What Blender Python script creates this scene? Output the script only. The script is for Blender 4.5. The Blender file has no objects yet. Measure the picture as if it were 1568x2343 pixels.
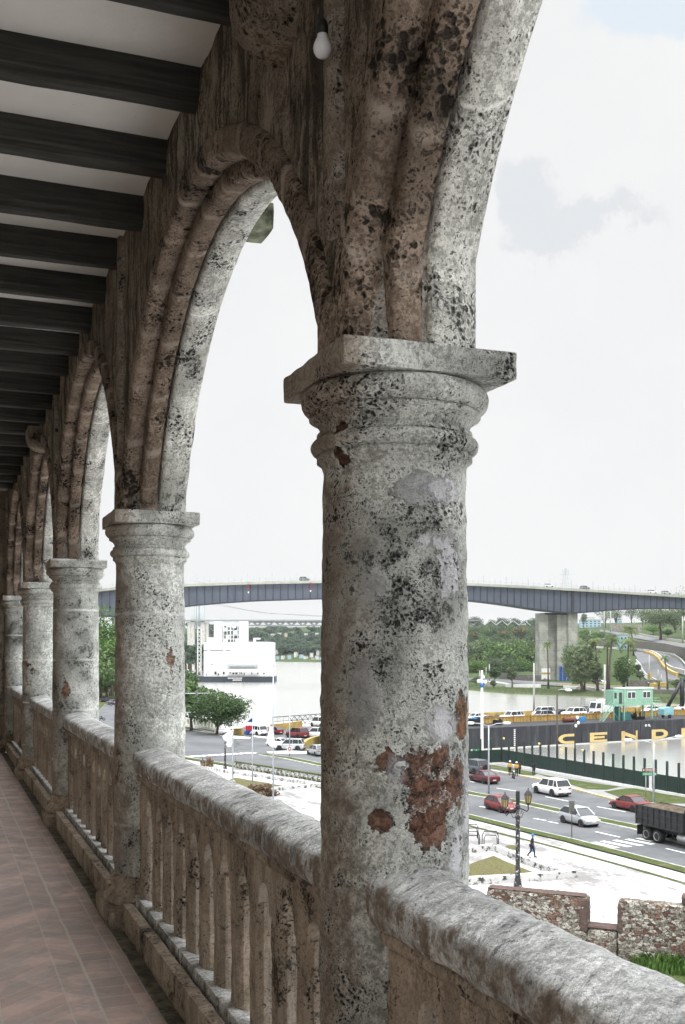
import bpy, math, random
import numpy as np
from mathutils import Vector, noise, Matrix
PI = math.pi
S = bpy.context.scene
COL = S.collection
random.seed(7)
V = Vector
EYE = V((0, 0, 1.6)); YAW = math.radians(20.84); FOC = 2443.0
RT = V((math.cos(YAW), -math.sin(YAW), 0)); FW = V((math.sin(YAW), math.cos(YAW), 0))
HZ = 1481.0
GZ = -14.0      # street level
WZ = -15.9      # river level
DK = -12.2      # deck of the floating bridge

# ---- survey of the place: sight lines from the gallery turned into ground positions
def ray(px, py): return FW + RT * ((px - 784) / FOC) + V((0, 0, (HZ - py) / FOC))
def G(px, py, z=GZ):
    r = ray(px, py); return EYE + r * ((z - EYE.z) / r.z)
def P(px, py, d): return EYE + ray(px, py) * d
def UD(p): q = p - EYE; return q.dot(RT), q.dot(FW)
def win(x0, y0, s): return lambda x, y: (x0 + s * x, y0 + s * y)
R1 = win(1040.6, 1268.3, .3364); R2 = win(1040.6, 1658.5, .3364)
R3 = win(390.2, 1268.3, .2489); R4 = win(390.2, 1561.0, .2489)
WA = win(1073.1, 1385.3, .158); WB = win(1320.3, 1365.8, .158)
WC = win(1073.1, 1573.9, .158); WE = win(1320.3, 1560.9, .158)
WF = win(221.1, 1333.3, .158); WG = win(1060.1, 1951.1, .324)
WH = win(416.2, 1352.8, .1493); WI = win(1073.1, 1723.5, .3157)

# ---------------------------------------------------------------- mesh building
class MB:
    def __init__(s): s.v = []; s.f = []; s.m = []; s.uv = None
    def add(s, vs, fs, mat=0):
        b = len(s.v); s.v.extend([tuple(p) for p in vs])
        for f in fs: s.f.append(tuple(i + b for i in f)); s.m.append(mat)
        return s
    def box(s, c, d, rz=0, mat=0, top=(1, 1), M=None):
        cx, cy, cz = c; hx, hy, hz = d[0] / 2, d[1] / 2, d[2] / 2
        ca, sa = math.cos(rz), math.sin(rz); vs = []
        for z, kx, ky in ((-hz, 1, 1), (hz, top[0], top[1])):
            for x, y in ((-hx, -hy), (hx, -hy), (hx, hy), (-hx, hy)):
                x *= kx; y *= ky
                p = V((cx + x * ca - y * sa, cy + x * sa + y * ca, cz + z))
                vs.append(M @ p if M else p)
        return s.add(vs, [(3, 2, 1, 0), (4, 5, 6, 7), (0, 1, 5, 4), (1, 2, 6, 5), (2, 3, 7, 6), (3, 0, 4, 7)], mat)
    def prism(s, poly, a, b, axis='z', mat=0):
        n = len(poly)
        def mk(p, q):
            return {'z': (p[0], p[1], q), 'y': (p[0], q, p[1]), 'x': (q, p[0], p[1])}[axis]
        vs = [mk(p, a) for p in poly] + [mk(p, b) for p in poly]
        fs = [tuple(range(n))[::-1], tuple(range(n, 2 * n))] + [(i, (i + 1) % n, n + (i + 1) % n, n + i) for i in range(n)]
        return s.add(vs, fs, mat)
    def tube(s, pts, rad, n=8, mat=0, cap=True):
        pts = [V(p) for p in pts]; k = len(pts)
        if not hasattr(rad, '__len__'): rad = [rad] * k
        vs = []; up = V((0, 0, 1)); prev = None
        for i, p in enumerate(pts):
            t = (pts[min(i + 1, k - 1)] - pts[max(i - 1, 0)])
            if t.length < 1e-9: t = up.copy()
            t.normalize()
            a = prev if prev is not None else (V((1, 0, 0)) if abs(t.z) > .9 else up)
            e1 = (a - t * a.dot(t))
            if e1.length < 1e-5: e1 = V((0, 1, 0)) - t * t.y
            e1.normalize(); prev = e1; e2 = t.cross(e1)
            for j in range(n):
                q = 2 * PI * j / n; vs.append(p + (e1 * math.cos(q) + e2 * math.sin(q)) * rad[i])
        fs = [(i * n + j, i * n + (j + 1) % n, (i + 1) * n + (j + 1) % n, (i + 1) * n + j) for i in range(k - 1) for j in range(n)]
        if cap: fs += [tuple(range(n))[::-1], tuple((k - 1) * n + j for j in range(n))]
        return s.add(vs, fs, mat)
    def lathe(s, prof, n=24, c=(0, 0, 0), mat=0, cap=True, fn=None):
        k = len(prof); vs = []
        for r, z in prof:
            for j in range(n):
                q = 2 * PI * j / n; x, y = math.cos(q), math.sin(q)
                rr = fn(r, q, z) if fn else r
                vs.append((c[0] + x * rr, c[1] + y * rr, c[2] + z))
        fs = [(i * n + j, i * n + (j + 1) % n, (i + 1) * n + (j + 1) % n, (i + 1) * n + j) for i in range(k - 1) for j in range(n)]
        if cap: fs += [tuple(range(n))[::-1], tuple((k - 1) * n + j for j in range(n))]
        return s.add(vs, fs, mat)
    def grid(s, rows, mat=0, closed=False):
        nr, nc = len(rows), len(rows[0]); vs = [p for r in rows for p in r]
        e = nc if closed else nc - 1
        fs = [(i * nc + j, i * nc + (j + 1) % nc, (i + 1) * nc + (j + 1) % nc, (i + 1) * nc + j) for i in range(nr - 1) for j in range(e)]
        return s.add(vs, fs, mat)
    def xf(s, M):
        s.v = [tuple(M @ V(p)) for p in s.v]; return s
    def build(s, name, mats, parent=None, smooth=False, loc=None):
        me = bpy.data.meshes.new(name); me.from_pydata(s.v, [], s.f)
        if not isinstance(mats, (list, tuple)): mats = [mats]
        for m in mats: me.materials.append(m)
        if len(mats) > 1: me.polygons.foreach_set('material_index', s.m)
        if smooth: me.polygons.foreach_set('use_smooth', [True] * len(s.f))
        if s.uv is not None:
            l = me.uv_layers.new(name='UVMap'); idx = np.zeros(len(me.loops), dtype=np.int32); me.loops.foreach_get('vertex_index', idx)
            l.data.foreach_set('uv', np.asarray(s.uv, dtype=np.float32)[idx].ravel())
        me.update()
        if smooth == 'auto':
            try: me.shade_auto_smooth if 0 else None
            except Exception: pass
        o = bpy.data.objects.new(name, me); COL.objects.link(o)
        if parent: o.parent = parent
        if loc is not None: o.location = loc
        return o

def sharp(o, ang=35):
    me = o.data; me.polygons.foreach_set('use_smooth', [True] * len(me.polygons))
    try: me.set_sharp_from_angle(angle=math.radians(ang))
    except Exception: pass
    return o
def tag(o, label, cat, group=None, kind=None):
    o['label'] = label; o['category'] = cat
    if group: o['group'] = group
    if kind: o['kind'] = kind
    return o
def thing(name, label, cat, loc=(0, 0, 0), rz=0, group=None):
    o = bpy.data.objects.new(name, None); COL.objects.link(o); o.location = loc; o.rotation_euler = (0, 0, rz)
    o.empty_display_size = .3
    return tag(o, label, cat, group)
def struct(o): o['kind'] = 'structure'; return o
def dup(root, loc, rz=None, label=None, scale=None):
    r = root.copy(); COL.objects.link(r); r.location = loc
    if rz is not None: r.rotation_euler = (0, 0, rz)
    if label: r['label'] = label
    if scale: r.scale = (scale,) * 3 if not hasattr(scale, '__len__') else scale
    for ch in list(root.children):
        c = ch.copy(); COL.objects.link(c); c.parent = r
        for g in list(ch.children):
            d = g.copy(); COL.objects.link(d); d.parent = c
    return r
def fbm(p, sc, oc=4): return noise.fractal(V(p) * sc, .9, 2.1, oc)
ORD = ['first', 'second', 'third', 'fourth', 'fifth', 'sixth', 'seventh', 'eighth', 'ninth', 'tenth', 'eleventh', 'twelfth',
       'thirteenth', 'fourteenth', 'fifteenth', 'sixteenth', 'seventeenth', 'eighteenth', 'nineteenth', 'twentieth', 'twenty-first', 'twenty-second', 'twenty-third', 'twenty-fourth']

# ---------------------------------------------------------------- materials
class NM:
    def __init__(s, name, world=False):
        if world: s.t = world
        else:
            s.mat = bpy.data.materials.new(name); s.mat.use_nodes = True; s.t = s.mat.node_tree
        s.t.nodes.clear(); s._pos = None
    def N(s, ty, **kw):
        n = s.t.nodes.new(ty)
        for k, v in kw.items(): setattr(n, k, v)
        return n
    def L(s, n, key, v):
        i = n.inputs[key]
        if isinstance(v, bpy.types.NodeSocket): s.t.links.new(v, i)
        elif v is not None:
            if hasattr(v, '__len__') and i.type == 'RGBA' and len(v) == 3: v = (*v, 1)
            i.default_value = v
    def pos(s):
        if s._pos is None: s._pos = s.N('ShaderNodeNewGeometry').outputs['Position']
        return s._pos
    def obj(s): return s.N('ShaderNodeTexCoord').outputs['Object']
    def uv(s): return s.N('ShaderNodeTexCoord').outputs['UV']
    def rnd(s): return s.N('ShaderNodeObjectInfo').outputs['Random']
    def vm(s, op, a, b):
        n = s.N('ShaderNodeVectorMath', operation=op); s.L(n, 0, a); s.L(n, 1, b)
        return n.outputs['Value'] if op in ('LENGTH', 'DISTANCE', 'DOT_PRODUCT') else n.outputs[0]
    def m(s, op, a, b=None, c=None, clamp=False):
        n = s.N('ShaderNodeMath', operation=op, use_clamp=clamp); s.L(n, 0, a)
        if b is not None: s.L(n, 1, b)
        if c is not None: s.L(n, 2, c)
        return n.outputs[0]
    def noise(s, v, sc, de=4, ro=.55, di=0, col=False):
        n = s.N('ShaderNodeTexNoise'); s.L(n, 'Vector', v); s.L(n, 'Scale', sc); s.L(n, 'Detail', de); s.L(n, 'Roughness', ro); s.L(n, 'Distortion', di)
        return n.outputs['Color' if col else 'Fac']
    def vor(s, v, sc, feat='F1', rnd=1, out='Distance'):
        n = s.N('ShaderNodeTexVoronoi', feature=feat); s.L(n, 'Vector', v); s.L(n, 'Scale', sc); s.L(n, 'Randomness', rnd)
        return n.outputs[out]
    def ramp(s, f, a, b, lo=0., hi=1., smooth=True):
        n = s.N('ShaderNodeMapRange'); n.interpolation_type = 'SMOOTHSTEP' if smooth else 'LINEAR'
        s.L(n, 'Value', f); s.L(n, 'From Min', a); s.L(n, 'From Max', b); s.L(n, 'To Min', lo); s.L(n, 'To Max', hi)
        return n.outputs[0]
    def mix(s, f, a, b, mode='MIX'):
        n = s.N('ShaderNodeMix', data_type='RGBA', blend_type=mode); n.clamp_result = False
        s.L(n, 0, f); s.L(n, 6, a); s.L(n, 7, b); return n.outputs[2]
    def sep(s, v):
        n = s.N('ShaderNodeSeparateXYZ'); s.L(n, 0, v); return n.outputs
    def comb(s, x, y, z):
        n = s.N('ShaderNodeCombineXYZ'); s.L(n, 0, x); s.L(n, 1, y); s.L(n, 2, z); return n.outputs[0]
    def bump(s, h, strength=.5, dist=.01):
        n = s.N('ShaderNodeBump'); s.L(n, 'Height', h); s.L(n, 'Strength', strength); s.L(n, 'Distance', dist); return n.outputs[0]
    def out(s, col, rough=.8, normal=None, metal=0, spec=.4, emit=None, es=0, alpha=None, trans=0):
        b = s.N('ShaderNodeBsdfPrincipled'); s.L(b, 'Base Color', col); s.L(b, 'Roughness', rough); s.L(b, 'Metallic', metal); s.L(b, 'Specular IOR Level', spec)
        if normal is not None: s.L(b, 'Normal', normal)
        if emit is not None: s.L(b, 'Emission Color', emit); s.L(b, 'Emission Strength', es)
        if trans: s.L(b, 'Transmission Weight', trans)
        o = s.N('ShaderNodeOutputMaterial'); s.t.links.new(b.outputs[0], o.inputs[0]); return s.mat

def simple(name, col, rough=.6, metal=0, var=.12, sc=3., spec=.4, bump=0):
    n = NM(name); p = n.pos(); f = n.noise(p, sc, 5, .6)
    k = n.ramp(f, .3, .7, 1 - var * 2, 1 + var, False)
    c = n.mix(1., col, n.comb(k, k, k), 'MULTIPLY')
    return n.out(c, rough, n.bump(f, bump, .02) if bump else None, metal, spec)

def stone(name, light=(.6, .6, .55), mid=(.36, .35, .31), dark=(.035, .04, .035), lich=.8, lth=.56, pit=1., psc=34., pclust=.5,
          tan=(.27, .19, .135), tanx=None, tanamt=0., streak=0., uvj=0., zj=None, bump=.8, patches=(), rough=.9, big_sc=2.6, spots=(), stri=0., bd=.018, skew=.3, jw=.034):
    n = NM(name); p = n.pos()
    big = n.noise(p, big_sc, 3, .55); med = n.noise(p, 13., 6, .68); spk = n.noise(p, 42., 5, .8); fine = n.noise(p, 95., 4, .8)
    a = n.m('MULTIPLY_ADD', fine, .3, n.m('MULTIPLY_ADD', spk, .35, n.m('MULTIPLY', med, .35)))
    c = n.mix(n.ramp(a, .43, .57), tuple(q * .85 for q in mid), light)
    so = n.ramp(n.noise(p, 5.5, 5, .6), .38, .66, 1.08, .70); c = n.mix(1., c, n.comb(so, so, so), 'MULTIPLY')
    gr = n.ramp(n.m('MULTIPLY_ADD', spk, .6, n.m('MULTIPLY', fine, .4)), .40, .60, .80, 1.16); c = n.mix(1., c, n.comb(gr, gr, gr), 'MULTIPLY')
    if tanx:  # browner towards the room: rain-sheltered stone, partly shade painted into the colour
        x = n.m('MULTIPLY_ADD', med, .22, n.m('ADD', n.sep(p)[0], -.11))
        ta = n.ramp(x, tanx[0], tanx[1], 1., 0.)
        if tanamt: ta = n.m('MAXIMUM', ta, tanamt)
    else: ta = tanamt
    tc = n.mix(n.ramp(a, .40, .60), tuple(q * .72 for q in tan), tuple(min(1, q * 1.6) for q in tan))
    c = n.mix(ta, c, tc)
    hp = 0.; pk = 0.
    for (pc, r, sz, col, amp) in patches:
        dv = n.vm('MULTIPLY', n.vm('SUBTRACT', p, pc), sz)
        d = n.m('MULTIPLY_ADD', n.m('SUBTRACT', med, .5), amp, n.m('MULTIPLY_ADD', n.m('SUBTRACT', spk, .5), amp * .7, n.vm('LENGTH', dv, None)))
        brick = col[0] < .4 and col[0] > col[2] * 1.5; e = .003 if brick else .012
        k = n.ramp(d, r - e, r + e, 1., 0.)
        if brick:
            cc = n.mix(n.ramp(spk, .38, .62), tuple(q * .5 for q in col), tuple(min(1, q * 1.4) for q in col))
            cc = n.mix(n.m('MULTIPLY', n.ramp(n.noise(p, 20, 7, .75), .52, .6), .8), cc, dark)
            rim = n.m('MULTIPLY', n.ramp(n.m('ABSOLUTE', n.m('SUBTRACT', d, r + .006)), .002, .008, .5, 0.), n.ramp(med, .45, .55)); c = n.mix(rim, c, tuple(min(1, q * 1.15) for q in light))
        else: cc = n.mix(n.ramp(n.m('MULTIPLY_ADD', med, .6, n.m('MULTIPLY', spk, .4)), .38, .6), tuple(q * .75 for q in col), col)
        c = n.mix(n.m('MULTIPLY', k, .97 if brick else .8), c, cc); hp = n.m('MULTIPLY_ADD', k, -2.6 if brick else .35, hp); pk = n.m('MAXIMUM', pk, n.m('MULTIPLY', k, .75))
    if streak:
        sv = n.vm('MULTIPLY', p, (5.5, 5.5, .9)); sk = n.noise(sv, 1.6, 10, .74, .5)
        c = n.mix(n.m('MULTIPLY', n.ramp(sk, .48, .55), streak), c, dark)
        c = n.mix(n.m('MULTIPLY', n.ramp(n.noise(n.vm('ADD', sv, (7, 3, 1)), 1.7, 9, .72), .55, .60), streak), c, tuple(q * .9 for q in light))
    l = n.m('MULTIPLY_ADD', n.m('SUBTRACT', big, .5), .5, n.m('MULTIPLY_ADD', n.m('SUBTRACT', med, .5), .45, n.m('MULTIPLY_ADD', spk, .6, n.m('MULTIPLY', fine, .4))))
    for (pc, r, w) in spots:      # blackened zones
        l = n.m('ADD', l, n.ramp(n.vm('DISTANCE', p, pc), r * .3, r, w, 0.))
    if stri:
        q = n.comb(n.m('MULTIPLY', n.vm('DOT_PRODUCT', p, (.80, .45, .40)), 8.), n.m('MULTIPLY', n.vm('DOT_PRODUCT', p, (-.5, .85, .1)), 42.), n.m('MULTIPLY', n.sep(p)[2], 14.)); sg = n.noise(q, 1., 6, .7, .6)
        l = n.m('MULTIPLY_ADD', n.m('SUBTRACT', sg, .5), .5 * stri, l)
    if patches: l = n.m('MULTIPLY_ADD', pk, -.06, l)
    lm = n.m('MULTIPLY', n.ramp(l, lth - .02, lth + .13), lich); c = n.mix(lm, c, dark)
    wv = n.vm('ADD', p, n.vm('MULTIPLY', n.noise(p, 22, 3, .6, col=True), (.04, .04, .04)))
    cl = n.noise(p, 6.5, 3, .6)
    d1 = n.vor(wv, psc); d2 = n.vor(wv, psc * .58); d3 = n.vor(wv, psc * 1.9)
    p1 = n.ramp(n.m('SUBTRACT', n.ramp(cl, .40, .66, -.02, .62 * pclust, False), d1), -.02, .24)
    p2 = n.ramp(n.m('SUBTRACT', n.ramp(n.noise(p, 4.1, 2), .52, .72, -.12, .30 * pclust, False), d2), -.02, .2)
    p3 = n.ramp(n.m('SUBTRACT', n.ramp(cl, .36, .6, .08, .5 * pclust, False), d3), 0., .15)
    pm = n.m('MAXIMUM', n.m('MAXIMUM', p1, p2), n.m('MULTIPLY', p3, .6))
    if patches: pm = n.m('MULTIPLY', pm, n.m('SUBTRACT', 1., pk))
    c = n.mix(n.m('MULTIPLY', pm, .9 * pit), c, (.016, .015, .013))  # pits near black: the shade inside the holes is painted in
    h = n.m('MULTIPLY_ADD', fine, .25, n.m('MULTIPLY_ADD', spk, .5, n.m('MULTIPLY_ADD', med, .6, n.m('MULTIPLY', pm, -1.3 * pit))))
    if patches: h = n.m('ADD', h, hp); 
    if stri: h = n.m('MULTIPLY_ADD', sg, 1.3 * stri, h)
    if uvj:
        u = n.sep(n.uv()); vv = n.noise(p, 1.1, 2)
        fr = n.m('PINGPONG', n.m('MULTIPLY_ADD', vv, .07, n.m('MULTIPLY_ADD', u[1], skew, u[0])), uvj)
        j = n.ramp(fr, jw * .18, jw, 1., 0.); c = n.mix(n.m('MULTIPLY', j, n.ramp(n.noise(p, 3., 4, .6), .40, .62, .28, .72)), c, tuple(min(1, q * 1.2) for q in light))
        blk = n.sep(n.vor(n.comb(n.m('MULTIPLY_ADD', vv, .07, n.m('MULTIPLY_ADD', u[1], skew, u[0])), 0., 0.), 1 / (2 * uvj), rnd=.2, out='Color'))[0]
        k = n.ramp(blk, 0, 1, .72, 1.25, False); c = n.mix(1., c, n.comb(k, k, k), 'MULTIPLY')
    if zj:
        z = n.sep(p)[2]; zz = n.m('MULTIPLY_ADD', med, .03, n.m('ADD', z, zj[1])); fr = n.m('PINGPONG', zz, zj[0] / 2)
        j = n.ramp(fr, .003, .016, 1., 0.); c = n.mix(n.m('MULTIPLY', j, n.ramp(n.noise(p, 4., 3), .42, .6, .08, .6)), c, tuple(min(1, q * 1.2) for q in light)); h = n.m('MULTIPLY_ADD', j, .2, h)
    return n.out(c, rough, n.bump(h, bump, bd), spec=.06)
# ================================================================= GALLERY
CX = 1.2; SP = 3.64; Y1 = 2.76
COLY = [Y1 + SP * k for k in range(-1, 5)]
YEND = 17.3
def on_col(px, py):           # a spot on the skin of the nearest column
    r = ray(px, py); a = r.x ** 2 + r.y ** 2; b = -2 * (r.x * CX + r.y * Y1); c = CX ** 2 + Y1 ** 2 - .203 ** 2
    q = b * b - 4 * a * c; t = (-b - math.sqrt(max(q, 0))) / (2 * a); return tuple(EYE + r * t)
BR = (.215, .12, .085); WHT = (.75, .75, .78); GRY = (.46, .47, .47)
pt = []
for (x, y, r, sz, col, amp) in [
    (1000, 1800, .07, (1, 1, .8), BR, .15), (965, 1770, .058, (1, 1, 1), BR, .16), (975, 1830, .062, (1, 1, .9), BR, .15), (985, 1890, .055, (1, 1, .8), BR, .18), (1010, 1740, .05, (1, 1, 1.2), BR, .2),
    (1040, 1780, .05, (1, 1, .7), BR, .2), (1052, 1640, .042, (1, 1, .55), (.24, .125, .07), .12), (868, 1883, .036, (1, 1, 1.35), BR, .09), (884, 1740, .026, (1, 1, 1), BR, .1),
    (787, 988, .02, (1, 1, 1), (.14, .07, .05), .06), (783, 1045, .024, (1, 1, .9), (.14, .07, .05), .06),
    (970, 1120, .075, (1, 1, 1.6), GRY, .16), (1020, 1125, .05, (1, 1, 1.3), WHT, .16), (1030, 1300, .045, (1, 1, .7), WHT, .2), (858, 1340, .042, (1, 1, 1.1), GRY, .05),
    (1010, 1660, .045, (1, 1, 1.), WHT, .16), (1060, 1830, .03, (1, 1, .3), WHT, .2), (1040, 1950, .04, (1, 1, .5), WHT, .15), (905, 1765, .022, (1, 1, .6), (.55, .56, .58), .04),
    (965, 1240, .016, (1, 1, 1.3), WHT, .06), (830, 1600, .05, (1, 1, .5), GRY, .08)]:
    pt.append((on_col(x, y), r, sz, col, amp))
LT = (.86, .885, .83); MD = (.54, .555, .51)
def colz(px, py): return on_col(px, py)
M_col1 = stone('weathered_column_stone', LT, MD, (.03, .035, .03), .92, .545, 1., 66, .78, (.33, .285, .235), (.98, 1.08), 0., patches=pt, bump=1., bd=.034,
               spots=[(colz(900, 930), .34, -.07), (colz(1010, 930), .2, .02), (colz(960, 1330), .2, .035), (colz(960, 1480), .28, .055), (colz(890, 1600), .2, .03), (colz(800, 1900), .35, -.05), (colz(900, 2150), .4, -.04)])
def patchy(y):
    out = []
    for i in range(5):
        a = random.uniform(2.6, 5.3); z = random.uniform(.7, 2.0)
        out.append(((CX + .203 * math.cos(a), y + .203 * math.sin(a), z), random.uniform(.015, .035), (1, 1, random.choice((.5, 1.5, 2.))), (.30, .19, .135), .17))
    return out
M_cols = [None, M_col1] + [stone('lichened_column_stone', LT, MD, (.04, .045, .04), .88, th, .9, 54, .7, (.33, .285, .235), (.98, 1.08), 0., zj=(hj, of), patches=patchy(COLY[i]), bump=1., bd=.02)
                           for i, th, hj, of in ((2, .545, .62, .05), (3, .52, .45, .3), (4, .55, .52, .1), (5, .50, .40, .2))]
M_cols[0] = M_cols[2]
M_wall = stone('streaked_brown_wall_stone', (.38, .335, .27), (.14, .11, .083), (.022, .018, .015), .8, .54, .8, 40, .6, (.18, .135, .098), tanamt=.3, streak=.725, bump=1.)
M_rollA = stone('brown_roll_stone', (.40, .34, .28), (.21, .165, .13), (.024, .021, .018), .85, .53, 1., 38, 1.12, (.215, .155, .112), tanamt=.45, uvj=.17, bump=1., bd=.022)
M_soff = stone('pale_pitted_soffit_stone', (.84, .85, .79), (.54, .55, .50), (.045, .05, .04), .88, .54, 1., 46, .9, (.4, .34, .26), tanamt=.06, uvj=.42, skew=0., jw=.010, bump=1., bd=.02)
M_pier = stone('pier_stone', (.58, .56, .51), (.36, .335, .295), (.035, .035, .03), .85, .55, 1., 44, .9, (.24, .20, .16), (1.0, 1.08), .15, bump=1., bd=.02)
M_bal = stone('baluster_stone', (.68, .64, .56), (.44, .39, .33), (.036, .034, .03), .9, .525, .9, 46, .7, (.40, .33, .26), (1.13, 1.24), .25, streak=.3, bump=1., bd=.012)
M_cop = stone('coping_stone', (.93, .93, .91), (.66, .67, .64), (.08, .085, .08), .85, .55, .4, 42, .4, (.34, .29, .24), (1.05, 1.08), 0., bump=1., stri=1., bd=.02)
M_corb = stone('corbel_stone', (.36, .31, .255), (.2, .165, .13), (.022, .02, .018), .9, .53, 1., 36, .9, (.25, .195, .145), tanamt=.4, bump=1.)

def mk_beam_mat():
    n = NM('dark_stained_timber'); p = n.pos()
    g = n.noise(n.vm('MULTIPLY', p, (1.2, 26., 26.)), 2., 6, .6, .4); w = n.noise(p, 4., 5, .6)
    c = n.mix(n.ramp(g, .35, .7), (.018, .019, .016), (.05, .048, .042)); c = n.mix(n.m('MULTIPLY', n.ramp(w, .5, .7), .4), c, (.045, .052, .038))
    return n.out(c, .62, n.bump(g, .5, .006), spec=.35)
M_beam = mk_beam_mat()
def mk_ceiling():
    n = NM('limewashed_ceiling'); p = n.pos(); f = n.noise(p, 1.3, 5, .6); g = n.noise(p, 25, 6, .7)
    c = n.mix(n.ramp(f, .35, .7), (.74, .73, .69), (.86, .85, .81)); c = n.mix(n.ramp(g, .68, .74, 0, .7), c, (.2, .17, .13))
    return n.out(c, .9, n.bump(g, .25, .01))
M_ceil = mk_ceiling()
def mk_floor():
    n = NM('terracotta_floor'); p = n.pos(); x, y, z = n.sep(p)
    # herringbone-like field of long tiles laid on the slant, border strip laid crosswise
    def tiles(u, v, w, l, of=.5):
        b = n.N('ShaderNodeTexBrick', offset=of); n.L(b, 'Vector', n.comb(u, v, 0.)); n.L(b, 'Color1', (0, 0, 0)); n.L(b, 'Color2', (1, 1, 1)); n.L(b, 'Mortar', (.5, .5, .5))
        n.L(b, 'Scale', 1.); n.L(b, 'Mortar Size', .006); n.L(b, 'Mortar Smooth', .3); n.L(b, 'Brick Width', l); n.L(b, 'Row Height', w); n.L(b, 'Bias', 0.)
        return b.outputs['Color'], b.outputs['Fac']
    wob = n.m('MULTIPLY', n.m('SUBTRACT', n.noise(p, 3., 2), .5), .02)
    zz = n.m('PINGPONG', n.m('ADD', x, 10.463), .29)      # zigzag across the gallery
    v1 = n.m('ADD', n.m('MULTIPLY_ADD', zz, .95, y), wob)
    tc, tf = tiles(n.m('ADD', x, 10.463), v1, .145, .29, 0.)
    bc, bf = tiles(n.m('ADD', x, 9.313), n.m('ADD', y, wob), .15, .231, 0.)
    edge = n.m('GREATER_THAN', x, .687); col = n.mix(edge, tc, bc); fac = n.m('ADD', n.m('MULTIPLY', edge, bf), n.m('MULTIPLY', n.m('SUBTRACT', 1., edge), tf))
    line = n.ramp(n.m('ABSOLUTE', n.m('SUBTRACT', n.m('ADD', x, wob), .687)), .004, .011, 1., 0.); line = n.m('MAXIMUM', line, n.ramp(n.m('ABSOLUTE', n.m('SUBTRACT', n.m('ADD', x, wob), .918)), .003, .01, 1., 0.))
    f1 = n.noise(p, 5., 6, .65); f2 = n.noise(p, 38., 6, .7)
    c = n.mix(n.sep(col)[0], (.33, .235, .205), (.52, .38, .325)); c = n.mix(n.ramp(f1, .4, .68), c, (.30, .265, .245)); c = n.mix(n.ramp(f1, .58, .66, 0, .4), c, (.55, .40, .31))
    c = n.mix(n.m('MULTIPLY', n.ramp(n.sep(n.vor(p, 5.2, out='Color'))[0], .6, .8), .5), c, (.25, .215, .19))
    c = n.mix(n.m('MULTIPLY', fac, .4), c, (.50, .46, .41)); c = n.mix(n.m('MULTIPLY', line, .7), c, (.46, .43, .37)); c = n.mix(n.ramp(f2, .66, .72, 0, .7), c, (.05, .045, .04))
    # stone margin beside the kerb
    sb, sf = tiles(n.m('ADD', y, n.m('MULTIPLY', wob, 2)), n.m('ADD', x, .0), 5., .34)
    sc = n.mix(n.ramp(n.noise(p, 12, 8, .7), .42, .6), (.06, .058, .046), (.2, .185, .14)); sc = n.mix(n.m('MULTIPLY', sf, .7), sc, (.03, .03, .025))
    c = n.mix(n.m('GREATER_THAN', n.m('ADD', x, wob), .918), c, sc)
    h = n.m('MULTIPLY_ADD', n.m('MAXIMUM', fac, line), -.5, n.m('MULTIPLY', f2, .4))
    return n.out(c, n.ramp(f1, .3, .7, .42, .7), n.bump(h, .5, .008), spec=.4)
M_floor = mk_floor()
M_plaster = simple('cream_wall_plaster', (.80, .77, .70), .9, 0, .1, 2.)

# floor, ceiling, inner wall
f = MB(); f.box(((-2.4 + .99) / 2, 7.0, -.15), (3.39, 20.7, .3)); struct(f.build('floor', M_floor))
f = MB(); f.box(((-2.4 + 1.45) / 2, 7.0, 4.178), (3.85, 20.7, .3)); struct(f.build('ceiling', M_ceil))
w = MB(); w.box((-2.55, 7.0, 2.1), (.3, 20.7, 4.8)); o = w.build('gallery_wall', M_plaster); tag(o, 'pale plastered inner wall of the gallery, left of the floor', 'wall'); o['kind'] = 'structure'
w = MB(); w.box((-.48, YEND + .2, 2.1), (3.84, .3, 4.2)); o = w.build('end_wall', M_pier); tag(o, 'dim stone wall closing the far end of the gallery', 'wall'); o['kind'] = 'structure'

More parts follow.
